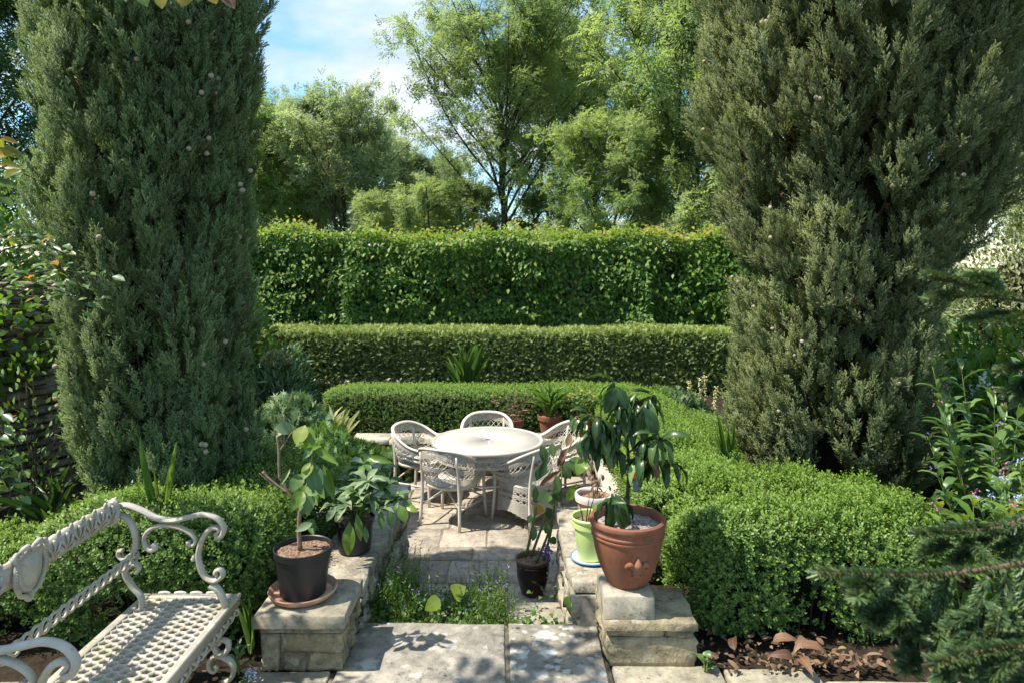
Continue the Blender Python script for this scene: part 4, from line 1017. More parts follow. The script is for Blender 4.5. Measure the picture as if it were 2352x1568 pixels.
# ================================================================== trees behind the hedges
def broad_tree(seed, H, W, trunk_r, clear=0.22, nlimb=24, leaves=9, lsize=0.3, shape='oval', forks=1):
    r = rng(seed); br = MB(); LP, LD, LO = [], [], []
    def env(f):                                            # crown radius by height fraction
        if shape == 'oval': return W / 2 * math.sqrt(max(0.02, 1 - ((f - 0.60) / 0.46) ** 2))
        return W / 2 * math.sqrt(max(0.02, 1 - ((f - 0.45) / 0.56) ** 2))
    trunks = []
    for k in range(forks):
        off = np.array([r.normal(0, 0.25), r.normal(0, 0.2), 0]) * (k > 0)
        lean = np.array([r.normal(0, 0.06 + 0.10 * k), r.normal(0, 0.05), 0])
        pts = [np.array([0, 0, 0]) + off]
        for i in range(1, 9):
            f = i / 8; pts.append(off + np.array([0, 0, H * 0.93 * f]) + lean * H * f + r.normal(size=3) * [0.12, 0.12, 0] * f)
        pts = catmull(pts, 3); trunks.append(pts); br.tube(pts, np.linspace(trunk_r * (1 if k == 0 else 0.7), 0.02, len(pts)), 7)
    for i in range(nlimb):
        tr = trunks[i % forks]
        f = clear + (0.96 - clear) * ((i + r.uniform(0, 1)) / nlimb) ** 0.85
        b = tr[int(f * (len(tr) - 1))]; a = i * 2.4 + r.uniform(-0.5, 0.5); o = np.array([math.cos(a), math.sin(a), 0])
        reach = env(min(0.98, f + 0.14)) * r.uniform(0.75, 1.08); rise = (0.85 + 0.8 * f) * reach * r.uniform(0.75, 1.25)
        rise = min(rise, (H * 1.0 - b[2]) * 0.95)
        p1 = b + o * reach * 0.42 + [0, 0, rise * 0.50]; p2 = b + o * reach + [0, 0, rise]
        limb = catmull([b, p1 + r.normal(size=3) * 0.15, p2], 6); br.tube(limb, np.linspace(0.35 * trunk_r * (1.1 - f * 0.6), 0.012, len(limb)), 5)
        for j in range(8):
            g = 0.28 + 0.72 * (j + r.uniform(0, 1)) / 8; q = limb[min(len(limb) - 1, int(g * len(limb)))]
            dv = norm((o * 0.5 + r.normal(size=3) * 0.75 + [0, 0, 0.55])[None])[0]; L = 0.26 * W * (1.1 - 0.6 * g) * r.uniform(0.45, 0.9)
            e = q + dv * L; sub = np.array([q, (q + e) / 2 + [0, 0, 0.08 * L], e]); br.tube(sub, [0.02, 0.012, 0.004], 3, cap=False)
            for m_ in range(6):
                h = 0.25 + 0.75 * m_ / 5; c = q + (e - q) * h; tw = c + norm((dv * 0.6 + r.normal(size=3) * 0.8)[None])[0] * L * 0.35
                for l in range(leaves):
                    w = r.uniform(0.1, 1.1); LP.append(c + (tw - c) * w + r.normal(size=3) * 0.10); LO.append(LP[-1] - (limb[-1] * 0.55 + limb[0] * 0.45) + [0, 0, 0.35]); LD.append((tw - c) / max(L * 0.35, 0.01) * 0.5 + r.normal(size=3) * 0.55 + [0, 0, -0.1])
    LP, LD = np.array(LP), np.array(LD); n = len(LP); LO = np.array(LO)
    Ts = [pinnate(s) for s in (1, 2)]; pick = r.integers(0, 2, n); parts = []
    base = np.clip(0.45 + 0.25 * snoise(LP, 1.1, 70 + seed % 9) + r.normal(0, 0.14, n), 0, 1)
    for k, T in enumerate(Ts):
        s = pick == k; parts.append(cloud(T[0], T[1], LP[s], LD[s], r.normal(size=(s.sum(), 3)) * 0.5 + [0, 0, 1], r.uniform(0.75, 1.25, s.sum()) * lsize, base[s], None, LO[s], 0.25))
    return br, parts
TREES = {}
def tree_kind(k, mat, *a, **kw):
    br, parts = broad_tree(*a, **kw)
    TREES[k] = (br.mesh('trunk', M['bark'], smooth=True), cloud_mesh('crown', parts, mat), a[1])
tree_kind('ash', M['ash'], 501, 12.2, 8.4, 0.19, 0.27, 40, 6, 0.33)
tree_kind('twin', M['ash'], 502, 11.5, 5.4, 0.12, 0.33, 26, 5, 0.32, forks=2)
tree_kind('willow', M['ash_blue'], 503, 9.5, 5.6, 0.14, 0.20, 30, 6, 0.36, 'oval', forks=3)
tree_kind('thin', M['ash'], 504, 6.5, 3.2, 0.07, 0.46, 14, 5, 0.28, forks=4)
tree_kind('acacia', M['ash_lime'], 505, 10.5, 6.4, 0.13, 0.14, 34, 6, 0.34, 'round', forks=2)
def plant_tree(kind, px, d, top_py, label, rz, wide=1.0, name='ash_tree', mat=None):
    tr, cr, H = TREES[kind]; h = CAM_H - (top_py - 612) / FPX * d - 0.42; s = h / H; x = (px - 1175.5) / FPX * d
    t = thing(name, label, 'tree', (x, d, 0.42), rz, 'trees beyond the hornbeam hedge'); t.scale = (s * wide, s * wide, s)
    mobj('trunk', tr, t); c = mobj('crown', cr, t); c['kind'] = 'stuff'
    if mat is not None:
        c.material_slots[0].link = 'OBJECT'; c.material_slots[0].material = mat
plant_tree('ash', 1155, 24.5, 25, 'largest ash tree with straight trunk rising behind the middle of the hedge', 0.6)
plant_tree('twin', 1285, 28, 20, 'upright ash close to the right of the largest ash', 2.0)
plant_tree('twin', 1375, 30, 90, 'narrow ash between the largest ash and the pale trees', 4.0, 0.9)
plant_tree('willow', 800, 31, 235, 'rounded grey green tree with dark forked trunk left of the open sky', 1.0, name='willow_tree')
plant_tree('willow', 665, 34, 262, 'pale grey green tree next to the left cypress', 3.3, 1.1, name='willow_tree')
plant_tree('willow', 560, 30, 235, 'light green tree half hidden by the left cypress', 5.1, 1.0, name='willow_tree', mat=M['ash_lime'])
plant_tree('willow', 905, 37, 335, 'lower grey green tree filling the gap left of the largest ash', 0.2, 0.9, name='willow_tree')
plant_tree('thin', 1060, 26, 425, 'small spindly tree with bare lower stems before the largest ash', 0.0, 1.15)
plant_tree('thin', 975, 25, 420, 'small spindly tree left of the bare stemmed one', 1.9, 1.2)
plant_tree('thin', 1245, 25.5, 440, 'thin young ash just right of the largest trunk', 3.2, 0.8)
plant_tree('thin', 880, 27, 450, 'smallest spindly tree above the left part of the hedge', 4.4, 1.2)
plant_tree('acacia', 1395, 20, 285, 'low bright green feathery tree right of the largest ash', 0.4, 1.0, name='feathery_tree')
plant_tree('acacia', 1580, 21, -130, 'tall bright green feathery tree beside the right cypress', 2.2, 0.95, name='feathery_tree')
plant_tree('acacia', 1520, 23, 240, 'middle feathery tree between the low and the tall one', 4.0, 0.9, name='feathery_tree')
plant_tree('acacia', 1700, 19, 180, 'feathery tree half hidden behind the left side of the right cypress', 5.0, 0.9, name='feathery_tree')
plant_tree('willow', 2400, 17, 285, 'green leafy tree at the right edge beyond the right cypress', 2.5, 0.8, name='broad_leaved_tree', mat=M['ash'])
plant_tree('willow', -90, 15, -150, 'dark tree at the left edge behind the left cypress', 1.5, 0.9, name='broad_leaved_tree', mat=M['cyp_l'])
plant_tree('willow', 730, 40, 300, 'distant grey green tree behind the two willows', 2.7, 1.2, name='willow_tree')
plant_tree('willow', 1000, 33, 375, 'middle sized pale tree just left of the largest ash trunk', 1.3, 1.0, name='willow_tree')
plant_tree('ash', 690, 36, 250, 'grey leaved ash between the two pale willows', 2.9, 0.75, mat=M['ash_blue'])

# ================================================================== bench
def bench():
    base = Vector((-1.75, 2.89, 0.45))
    t = thing('garden_bench', 'ornate cream painted cast iron bench with scrolled arms and pierced seat', 'bench', base)
    iron = M['iron']
    def q(zx, zy, y=3.48):                                # profile read at the far arm's distance, kept as real x and z
        p = P(zx / 2.783, 1102.1 + zy / 2.783, 3.48); return np.array([p.x - base.x, y - base.y, p.z - base.z])
    def curve(part, pts, rad, parent, y, fl=1.5, ridge=True):
        mb = MB(); c = catmull([q(*p, y) for p in pts], 8); n = len(c)
        rd = 0.80 * np.interp(np.linspace(0, 1, n), np.linspace(0, 1, len(rad)), rad)
        mb.tube(c, rd, 10, flat=((0, 1, 0), fl))
        if ridge:                                          # raised bead along both edges of the casting
            for s in (-1, 1): mb.tube(c + np.array([0, s * 0.82 * fl * 1.0, 0]) * rd[:, None], rd * 0.42, 6)
        o = mb.build(part, iron, parent, smooth=True); return o
    def curl(pts, turns=1.1, r0=22, direction=1, ang=None):
        """finish a pixel polyline with a tightening spiral"""
        (x0, y0), (x1, y1) = pts[-2], pts[-1]; a = math.atan2(y1 - y0, x1 - x0); out = list(pts); x, y = x1, y1; step = r0 * 0.55
        for k in range(int(turns * 9)):
            a += direction * 2 * math.pi / 9; step *= 0.90; x += step * math.cos(a); y += step * math.sin(a); out.append((x, y))
        return out
    for y in (3.48, 2.30):
        arm = curve('arm', [(690, 178), (800, 158), (900, 190), (1000, 240), (1100, 256), (1200, 236), (1300, 218), (1385, 242), (1430, 300), (1415, 352), (1380, 366)], [0.017, 0.018, 0.017, 0.016, 0.017, 0.017], t, y)
        curve('arm_scroll', curl([(1372, 352), (1400, 318), (1372, 302), (1325, 325), (1285, 395), (1268, 480), (1283, 560), (1315, 618), (1372, 640), (1418, 612)], 0.9, 40, -1), [0.010, 0.016, 0.017, 0.018, 0.017, 0.015, 0.018, 0.012], arm, y)
        curve('inner_scroll', [(975, 405), (995, 430), (965, 445), (930, 420), (921, 370), (948, 322), (1000, 294), (1080, 287), (1160, 305), (1222, 342), (1250, 382), (1238, 412), (1208, 408), (1206, 388)], [0.016, 0.016, 0.013, 0.014, 0.015, 0.013, 0.011, 0.016], arm, y)
        for dx, dy in ((0, 0), (8, -14), (-6, 14)):
            o = mobj('leaf_boss', np_mesh('leaf_boss', *ico(3, 1, 0.2), iron, smooth=True), arm, tuple(q(1240 + dx, 492 + dy, y))); o.scale = (0.013, 0.012, 0.014)
        curve('back_post', [(715, 205), (800, 232), (850, 300), (870, 385), (850, 465), (800, 502), (762, 488), (757, 455), (785, 447)], [0.016, 0.018, 0.018, 0.019, 0.017, 0.013, 0.011, 0.014], t, y)
        curve('back_leg', [(868, 590), (890, 560), (868, 533), (830, 545), (800, 590), (845, 675), (905, 755), (900, 900), (860, 1060), (820, 1160)], [0.014, 0.014, 0.016, 0.018, 0.019, 0.018, 0.017, 0.016, 0.02], t, y)
        fl = curve('front_leg', [(1345, 668), (1395, 700), (1440, 800), (1432, 920), (1395, 1000), (1372, 1062), (1402, 1108), (1452, 1085), (1458, 1036), (1420, 1018), (1398, 1048)], [0.022, 0.02, 0.018, 0.017, 0.018, 0.018, 0.015, 0.013], t, y)
        curve('foot_scroll', [(1365, 1120), (1420, 1125), (1478, 1162), (1494, 1215), (1470, 1270), (1425, 1292)], [0.014, 0.018, 0.018, 0.016, 0.018], fl, y)
        curve('foot_curl', [(1362, 1125), (1336, 1165), (1340, 1205), (1368, 1222), (1388, 1198), (1372, 1178)], [0.015, 0.014, 0.013, 0.014], fl, y)
    # seat: frame and pierced honeycomb
    x0, x1, y0, y1, zs = -0.175, 0.285, -0.66, 0.715, 0.415
    fr = MB()
    fr.box((x0 - 0.03, y0 - 0.02, zs - 0.030), (x0 + 0.012, y1 + 0.02, zs + 0.004), 0.006)
    fr.box((x1 - 0.014, y0 - 0.02, zs - 0.055), (x1 + 0.022, y1 + 0.02, zs + 0.004), 0.008)
    fr.box((x0 + 0.0125, y0 - 0.02, zs - 0.030), (x1 - 0.0145, y0 + 0.02, zs + 0.003), 0.006)
    fr.box((x0 + 0.0125, y1 - 0.018, zs - 0.030), (x1 - 0.0145, y1 + 0.02, zs + 0.003), 0.006)
    seat = fr.build('seat_frame', iron, t)
    g = MB(); a = 0.0300; b = 0.0245                       # elongated hexagons across the seat
    k = 0; yy = y0 + 0.02
    HV = [(1.0, 0), (0.5, 1), (-0.5, 1), (-1.0, 0), (-0.5, -1), (0.5, -1)]
    col = 0; xx = x0 + 0.012 + a
    while xx < x1 - 0.012:
        yy = y0 + 0.04 + (b if col % 2 else 0)
        while yy < y1 - 0.035:
            o_ = np.array([(xx + h[0] * a, yy + h[1] * b) for h in HV]); i_ = np.array([(xx + h[0] * a * 0.79, yy + h[1] * b * 0.79) for h in HV])
            V = np.vstack([np.c_[o_, np.full(6, zs)], np.c_[i_, np.full(6, zs - 0.001)], np.c_[i_, np.full(6, zs - 0.024)], np.c_[o_, np.full(6, zs - 0.024)]])
            F = []
            for u, v in ((0, 6), (6, 12), (12, 18)):
                for j in range(6):
                    p_, q_ = u + j, u + (j + 1) % 6; r_, s_ = v + j, v + (j + 1) % 6; F += [(p_, q_, s_), (p_, s_, r_)]
            g.add(V, F); yy += 2 * b
        xx += 1.5 * a; col += 1
    gr = g.build('seat_grille', iron, t); gr['kind'] = 'stuff'
    # cast apron under the front edge: leaf relief
    ap = MB(); n = 60; ys = np.linspace(y0 - 0.01, y1 + 0.01, n)
    dip = 0.050 + 0.020 * np.abs(np.sin((ys - y0) / (y1 - y0) * math.pi * 3))
    V = []
    for yv, dp in zip(ys, dip): V += [(x1 + 0.004, yv, zs - 0.052), (x1 + 0.010, yv, zs - 0.052 - dp), (x1 - 0.008, yv, zs - 0.052 - dp), (x1 - 0.008, yv, zs - 0.052)]
    ap.add(V, [f for j in range(n - 1) for c in range(4) for f in ((j*4+c, j*4+(c+1) % 4, j*4+4+(c+1) % 4), (j*4+c, j*4+4+(c+1) % 4, j*4+4+c))])
    apo = ap.build('apron', iron, t)
    rl = MB(); rg = random.Random(8)
    for j in range(34):
        yv = y0 + 0.02 + (y1 - y0 - 0.04) * j / 33; s = 1 if j % 2 else -1
        c = [(x1 + 0.012, yv - 0.018 * s, zs - 0.058), (x1 + 0.020, yv - 0.004 * s, zs - 0.066), (x1 + 0.022, yv + 0.012 * s, zs - 0.082), (x1 + 0.017, yv + 0.010 * s, zs - 0.098), (x1 + 0.014, yv - 0.004 * s, zs - 0.094)]
        rl.tube(c, [0.004, 0.008, 0.008, 0.006, 0.004], 6, smooth=4)
        rl.tube([(x1 + 0.012, yv + 0.006, zs - 0.060), (x1 + 0.020, yv + 0.016, zs - 0.072), (x1 + 0.013, yv + 0.022, zs - 0.088)], [0.003, 0.006, 0.003], 5, smooth=3)
    r_ = rl.build('relief', iron, apo, smooth=True); r_['kind'] = 'stuff'
    lip = MB(); lip.tube([(x1 + 0.018, y, zs - 0.006) for y in np.linspace(y0 - 0.02, y1 + 0.02, 20)], 0.012, 8); lip.build('seat_lip', iron, seat, smooth=True)
    for sgn, yv in ((1, y1 + 0.02), (-1, y0 - 0.02)):      # little scroll crest at the seat ends
        e = MB()
        for j in range(4): e.tube([(x0 + 0.05 + j * 0.085, yv, zs), (x0 + 0.065 + j * 0.085, yv, zs + 0.004), (x0 + 0.09 + j * 0.085, yv, zs + 0.005), (x0 + 0.11 + j * 0.085, yv, zs - 0.002)], 0.010, 6, smooth=4)
        ee = e.build('end_moulding', iron, seat, smooth=True); ee['kind'] = 'stuff'
    # crest rail with relief
    xb = -0.262; zc = 0.915; y_a, y_b = -0.56, 0.55
    cr = MB(); n = 50; ys = np.linspace(y_a, y_b, n); V = []
    for j, yv in enumerate(ys):
        up = 0.047 + 0.010 * abs(math.sin(j * 0.9)); dn = 0.045 + 0.006 * abs(math.sin(j * 1.3 + 1))
        V += [(xb + 0.010, yv, zc - dn), (xb + 0.016, yv, zc), (xb + 0.008, yv, zc + up), (xb - 0.012, yv, zc + up), (xb - 0.012, yv, zc - dn)]
    cr.add(V, [f for j in range(n - 1) for c in range(5) for f in ((j*5+c, j*5+5+c, j*5+5+(c+1) % 5), (j*5+c, j*5+5+(c+1) % 5, j*5+(c+1) % 5))] + [(0, 1, 2), (0, 2, 3), (0, 3, 4)] + [tuple((n-1)*5 + v for v in f) for f in ((2, 1, 0), (3, 2, 0), (4, 3, 0))])
    cro = cr.build('crest_rail', iron, t); my_ = -0.08
    rl = MB()
    for j in range(13):
        yv = y_a + 0.035 + (y_b - y_a - 0.07) * j / 12
        if abs(yv - my_) < 0.10: continue
        for q_ in range(5):                                # fan of five lobes
            an = math.radians(-62 + 31 * q_); rr_ = 0.082 - 0.010 * abs(q_ - 2)
            pts_ = [(xb + 0.013, yv + 0.25 * rr_ * math.sin(an), zc - 0.040 + 0.25 * rr_ * math.cos(an)), (xb + 0.024, yv + 0.6 * rr_ * math.sin(an), zc - 0.040 + 0.6 * rr_ * math.cos(an)), (xb + 0.020, yv + 0.9 * rr_ * math.sin(an * 1.15), zc - 0.040 + 0.95 * rr_ * math.cos(an)), (xb + 0.012, yv + 1.0 * rr_ * math.sin(an * 1.3), zc - 0.042 + 1.02 * rr_ * math.cos(an))]
            rl.tube(pts_, [0.003, 0.0055, 0.0075, 0.003], 6, smooth=4)
        s = 1 if j % 2 else -1                             # scroll between fans
        rl.tube([(xb + 0.014, yv + 0.047, zc - 0.040), (xb + 0.018, yv + 0.047 + 0.012 * s, zc - 0.022), (xb + 0.018, yv + 0.047, zc - 0.006), (xb + 0.018, yv + 0.047 - 0.009 * s, zc - 0.016), (xb + 0.016, yv + 0.047, zc - 0.020)], [0.004, 0.005, 0.005, 0.004, 0.003], 6, smooth=4)
        rl.tube([(xb + 0.006, yv + 0.030, zc + 0.040), (xb + 0.008, yv + 0.047, zc + 0.066), (xb + 0.006, yv + 0.064, zc + 0.040)], [0.003, 0.007, 0.003], 6, smooth=4)
    r_ = rl.build('relief', iron, cro, smooth=True); r_['kind'] = 'stuff'
    for yv in (y_b, y_a):
        e = MB(); e.tube([(xb + 0.0, yv - 0.012, zc), (xb + 0.0, yv + 0.018, zc)], 0.062, 12, flat=((1, 0, 0), 0.45)); e.tube([(xb, yv - 0.002, zc), (xb, yv + 0.008, zc)], 0.070, 12, flat=((1, 0, 0), 0.5)); e.build('end_collar', iron, cro, smooth=False)
    # shield medallion in the middle
    my = -0.08; md = MB(); outl = [(0, -0.105), (0.035, -0.088), (0.062, -0.055), (0.074, -0.010), (0.070, 0.035), (0.082, 0.062), (0.050, 0.070), (0.0, 0.078)]
    ring = [(y, z) for y, z in outl] + [(-y, z) for y, z in reversed(outl[1:-1])]; m = len(ring); V = []
    for k_, h in ((1.0, -0.012), (1.0, 0.014), (0.86, 0.022), (0.80, 0.016), (0.6, 0.030), (0.3, 0.040)): V += [(xb + 0.014 + h, my + y * k_, zc + z * k_) for y, z in ring]
    V.append((xb + 0.014 + 0.043, my, zc - 0.004)); F = []
    for r0 in range(5):
        for j in range(m): F += [(r0*m+j, r0*m+(j+1) % m, (r0+1)*m+(j+1) % m), (r0*m+j, (r0+1)*m+(j+1) % m, (r0+1)*m+j)]
    F += [(5*m+j, 5*m+(j+1) % m, 6*m) for j in range(m)]
    F += [(0, (j + 1) % m, j) for j in range(1, m - 1)]
    mo = md.add(V, F).build('medallion', iron, cro, smooth=True)
    fs = MB()
    for s in (-1, 1):
        fs.tube([(xb + 0.03, my + s * y, zc + z) for y, z in ((0.02, -0.110), (0.055, -0.095), (0.082, -0.05), (0.086, 0.0), (0.078, 0.04), (0.094, 0.066), (0.080, 0.082), (0.064, 0.070))], [0.008, 0.010, 0.009, 0.010, 0.009, 0.011, 0.010, 0.006], 7, smooth=5)
        for k in range(9): fs.tube([(xb + 0.034, my + s * (0.078 + 0.004 * math.sin(k)), zc - 0.055 + 0.012 * k), (xb + 0.040, my + s * 0.090, zc - 0.053 + 0.012 * k)], 0.005, 5)
        fs.tube([(xb + 0.03, my + s * 0.01, zc + 0.075), (xb + 0.04, my + s * 0.03, zc + 0.095), (xb + 0.035, my + s * 0.058, zc + 0.088), (xb + 0.035, my + s * 0.052, zc + 0.072)], [0.008, 0.012, 0.010, 0.006], 7, smooth=5)
    fs.tube([(xb + 0.04, my, zc + 0.07), (xb + 0.045, my, zc + 0.098)], [0.012, 0.006], 7)
    fs.tube([(xb + 0.025, my + 0.02, zc - 0.100), (xb + 0.03, my, zc - 0.128), (xb + 0.025, my - 0.02, zc - 0.118), (xb + 0.025, my - 0.012, zc - 0.105)], [0.008, 0.011, 0.009, 0.005], 7, smooth=5)
    f_ = fs.build('medallion_frame', iron, mo, smooth=True); f_['kind'] = 'stuff'
    # chain rail: overlapping rings
    zc2 = 0.675; xr = -0.170
    rings = 22; ya, yb = -0.585, 0.585
    bar = MB()
    for s in (-1, 1): bar.tube([(xr, y, zc2 + s * 0.022) for y in np.linspace(ya, yb, 12)], 0.004, 6)
    rail = bar.build('lower_rail', iron, t, smooth=True)
    tor = MB(); th = np.linspace(0, 2 * math.pi, 17)
    tor.tube(np.stack([0 * th, 0.026 * np.cos(th), 0.026 * np.sin(th)], 1), 0.0068, 7, cap=False)
    tor.tube([(0.004, -0.012, -0.006), (0.010, -0.004, 0.008), (0.010, 0.008, 0.010), (0.004, 0.014, 0.0)], [0.003, 0.005, 0.005, 0.003], 6, smooth=4)
    tm = tor.mesh('ring', iron, smooth=True)
    for j in range(rings): o = mobj('ring', tm, rail, (xr + 0.002 * (j % 2), ya + (yb - ya) * j / (rings - 1), zc2))
bench()

# ================================================================== wicker table and chairs
def strand(mb, pts, rad, sides=3): mb.add(*tube_arrays(pts, rad, sides, False))

def chair_meshes(skirt=False):
    wk = M['wicker']; parts = []
    rail = catmull([(-0.285, 0.27, 0.600), (-0.305, 0.14, 0.603), (-0.312, 0.0, 0.640), (-0.285, -0.16, 0.725), (-0.18, -0.275, 0.785), (0, -0.315, 0.800), (0.18, -0.275, 0.785), (0.285, -0.16, 0.725), (0.312, 0.0, 0.640), (0.305, 0.14, 0.603), (0.285, 0.27, 0.600)], 8)
    sarc = np.r_[0, np.cumsum(np.linalg.norm(np.diff(rail, axis=0), axis=1))]; sarc /= sarc[-1]
    seatc = rail * np.array([0.80, 0.84, 0]) + np.array([0, 0.02, 0.415])
    nU = 72
    u = np.linspace(0, 1, nU + 1)
    R = np.stack([np.interp(u, sarc, rail[:, k]) for k in range(3)], 1); S = np.stack([np.interp(u, sarc, seatc[:, k]) for k in range(3)], 1)
    def surf(uu, v, off=0.0):
        a = np.stack([np.interp(uu, u, S[:, k]) for k in range(3)], 1); b = np.stack([np.interp(uu, u, R[:, k]) for k in range(3)], 1)
        p = a + (b - a) * np.asarray(v)[:, None]; o = norm(p * [1, 1, 0]); return p + o * (0.018 * np.sin(np.asarray(v) * math.pi) + off)[:, None]
    bands = [(0.74, 1.0, 'd'), (0.53, 0.74, 'x'), (0.41, 0.53, 'd'), (0.25, 0.41, 'x'), (0.0, 0.25, 'd')]
    W = MB()
    def weave(surf_, bands_, hmid, ring_step=0.0075, u0=0.0, u1=1.0):
        for v0, v1, kind in bands_:
            if kind == 'd':
                nr = max(2, int((v1 - v0) * hmid / ring_step))
                for i in range(nr + 1):
                    v = v0 + (v1 - v0) * i / nr; uu = np.linspace(u0, u1, nU + 1); ph = (np.arange(nU + 1) + i) % 2
                    W.add(*tube_arrays(surf_(uu, np.full(nU + 1, v), 0.0022 * (ph * 2.0 - 1)), 0.0032, 3, False))
                for j in range(0, nU + 1, 2): W.add(*tube_arrays(surf_(np.full(3, u0 + (u1 - u0) * j / nU), np.linspace(v0, v1, 3), np.zeros(3)), 0.0026, 3, False))
            else:
                for j in range(0, nU, 3):
                    for s in (-1, 1):
                        du = np.linspace(0, 1, 3) * s * 3.0 / nU; uu = np.clip(u0 + (u1 - u0) * (j + 1) / nU + du, u0, u1)
                        W.add(*tube_arrays(surf_(uu, np.linspace(v0, v1, 3), np.full(3, 0.001 * s)), 0.0036, 3, False))
    weave(surf, bands, 0.33)
    parts.append(('woven_shell', W, False, 'stuff'))
    rm = MB(); rm.tube(rail, 0.0135, 8); rm.tube(rail * [0.955, 0.955, 1] + [0, 0, -0.004], 0.010, 8)
    parts.append(('top_rail', rm, True, None))
    # seat: woven round pad
    sm = MB(); n = 40; th = np.linspace(0, 2 * math.pi, n, endpoint=False)
    sq = np.stack([0.258 * np.sign(np.cos(th)) * np.abs(np.cos(th)) ** 0.8, 0.02 + 0.265 * np.sign(np.sin(th)) * np.abs(np.sin(th)) ** 0.8], 1)
    V = []
    for k_, z in ((0.96, 0.385), (1.0, 0.395), (1.0, 0.420), (0.94, 0.432), (0.6, 0.434)): V += [(x * k_, y * k_, z) for x, y in sq]
    V.append((0, 0, 0.434)); F = []
    for r0 in range(4):
        for j in range(n): F += [(r0*n+j, r0*n+(j+1) % n, (r0+1)*n+(j+1) % n), (r0*n+j, (r0+1)*n+(j+1) % n, (r0+1)*n+j)]
    F += [(4*n+j, 4*n+(j+1) % n, 5*n) for j in range(n)] + [(0, (j+1), j) for j in range(1, n-1)]
    sm.add(V, F); parts.append(('seat', sm, False, None))
    legs = [((-0.215, -0.215), (-0.205, -0.262), 0.74), ((0.215, -0.215), (0.205, -0.262), 0.74), ((-0.250, 0.245), (-0.285, 0.262), 0.595), ((0.250, 0.245), (0.285, 0.262), 0.595)]
    for (fx, fy), (tx, ty), zt in legs:
        lm = MB(); k = 1.06
        lm.tube([(fx * k, fy * 1.08, 0.0), (fx * 0.98, fy * 0.99, 0.40), (tx, ty, zt)], [0.0155, 0.0165, 0.0125], 8, smooth=4); parts.append(('leg', lm, True, None))
    if not skirt:
        for a, b in (((-0.22, -0.22, 0.21), (0.06, -0.06, 0.385)), ((0.22, -0.22, 0.21), (-0.06, -0.06, 0.385)), ((-0.25, 0.25, 0.21), (0.06, 0.08, 0.385)), ((0.25, 0.25, 0.21), (-0.06, 0.08, 0.385)), ((-0.225, -0.225, 0.20), (-0.255, 0.25, 0.20)), ((0.225, -0.225, 0.20), (0.255, 0.25, 0.20))):
            st = MB(); st.tube([a, tuple((np.array(a) + b) / 2), b], 0.0095, 6); parts.append(('stretcher', st, True, None))
    else:
        W = MB(); ring = np.vstack([sq * 1.03, sq[:1] * 1.03]); ua = np.linspace(0, 1, n + 1)
        def sk(uu, v, off=0.0):
            x = np.interp(uu, ua, ring[:, 0]); y = np.interp(uu, ua, ring[:, 1]); v = np.asarray(v)
            ang = uu * 4 * 2 * math.pi; low = 0.10 + 0.055 * (1 + np.cos(ang)) / 2            # arched lower edge between the legs
            z = 0.41 + (low - 0.41) * v; p = np.stack([x * (1 + 0.05 * v), y * (1 + 0.05 * v), z], 1); return p + norm(p * [1, 1, 0]) * np.asarray(off)[:, None]
        weave(sk, [(0.0, 0.18, 'd'), (0.18, 0.34, 'x'), (0.34, 0.42, 'd'), (0.42, 0.56, 'x'), (0.56, 1.0, 'd')], 0.30)
        parts.append(('woven_skirt', W, False, 'stuff'))
    return [(nm, mb.mesh(nm, wk, smooth=sm_), kd) for nm, mb, sm_, kd in parts]
CH, CHS = chair_meshes(False), chair_meshes(True)
def chair(x, y, face, label, src):
    """face: the direction a sitter would look"""
    rz = math.atan2(face[1], face[0]) - math.pi / 2
    t = thing('wicker_chair', label, 'chair', (x, y, 0.002), rz, 'cream wicker chairs round the table')
    for nm, me, kd in src: mobj(nm, me, t, kind=kd)
chair(-1.02, 7.72, (0.9, -0.42), 'cream wicker tub chair left of the table by the back wall', CH)
chair(-0.62, 6.98, (0.42, 0.9), 'cream wicker tub chair with its rounded back to the viewer, legs bare', CH)
chair(0.17, 7.03, (-0.72, 0.70), 'cream wicker chair with woven skirt down to the floor, near right', CHS)
chair(-0.30, 8.16, (0.02, -1), 'cream wicker tub chair behind the table before the back hedge', CH)
chair(0.52, 7.76, (-0.88, -0.42), 'cream wicker tub chair right of the table, partly behind hanging leaves', CH)

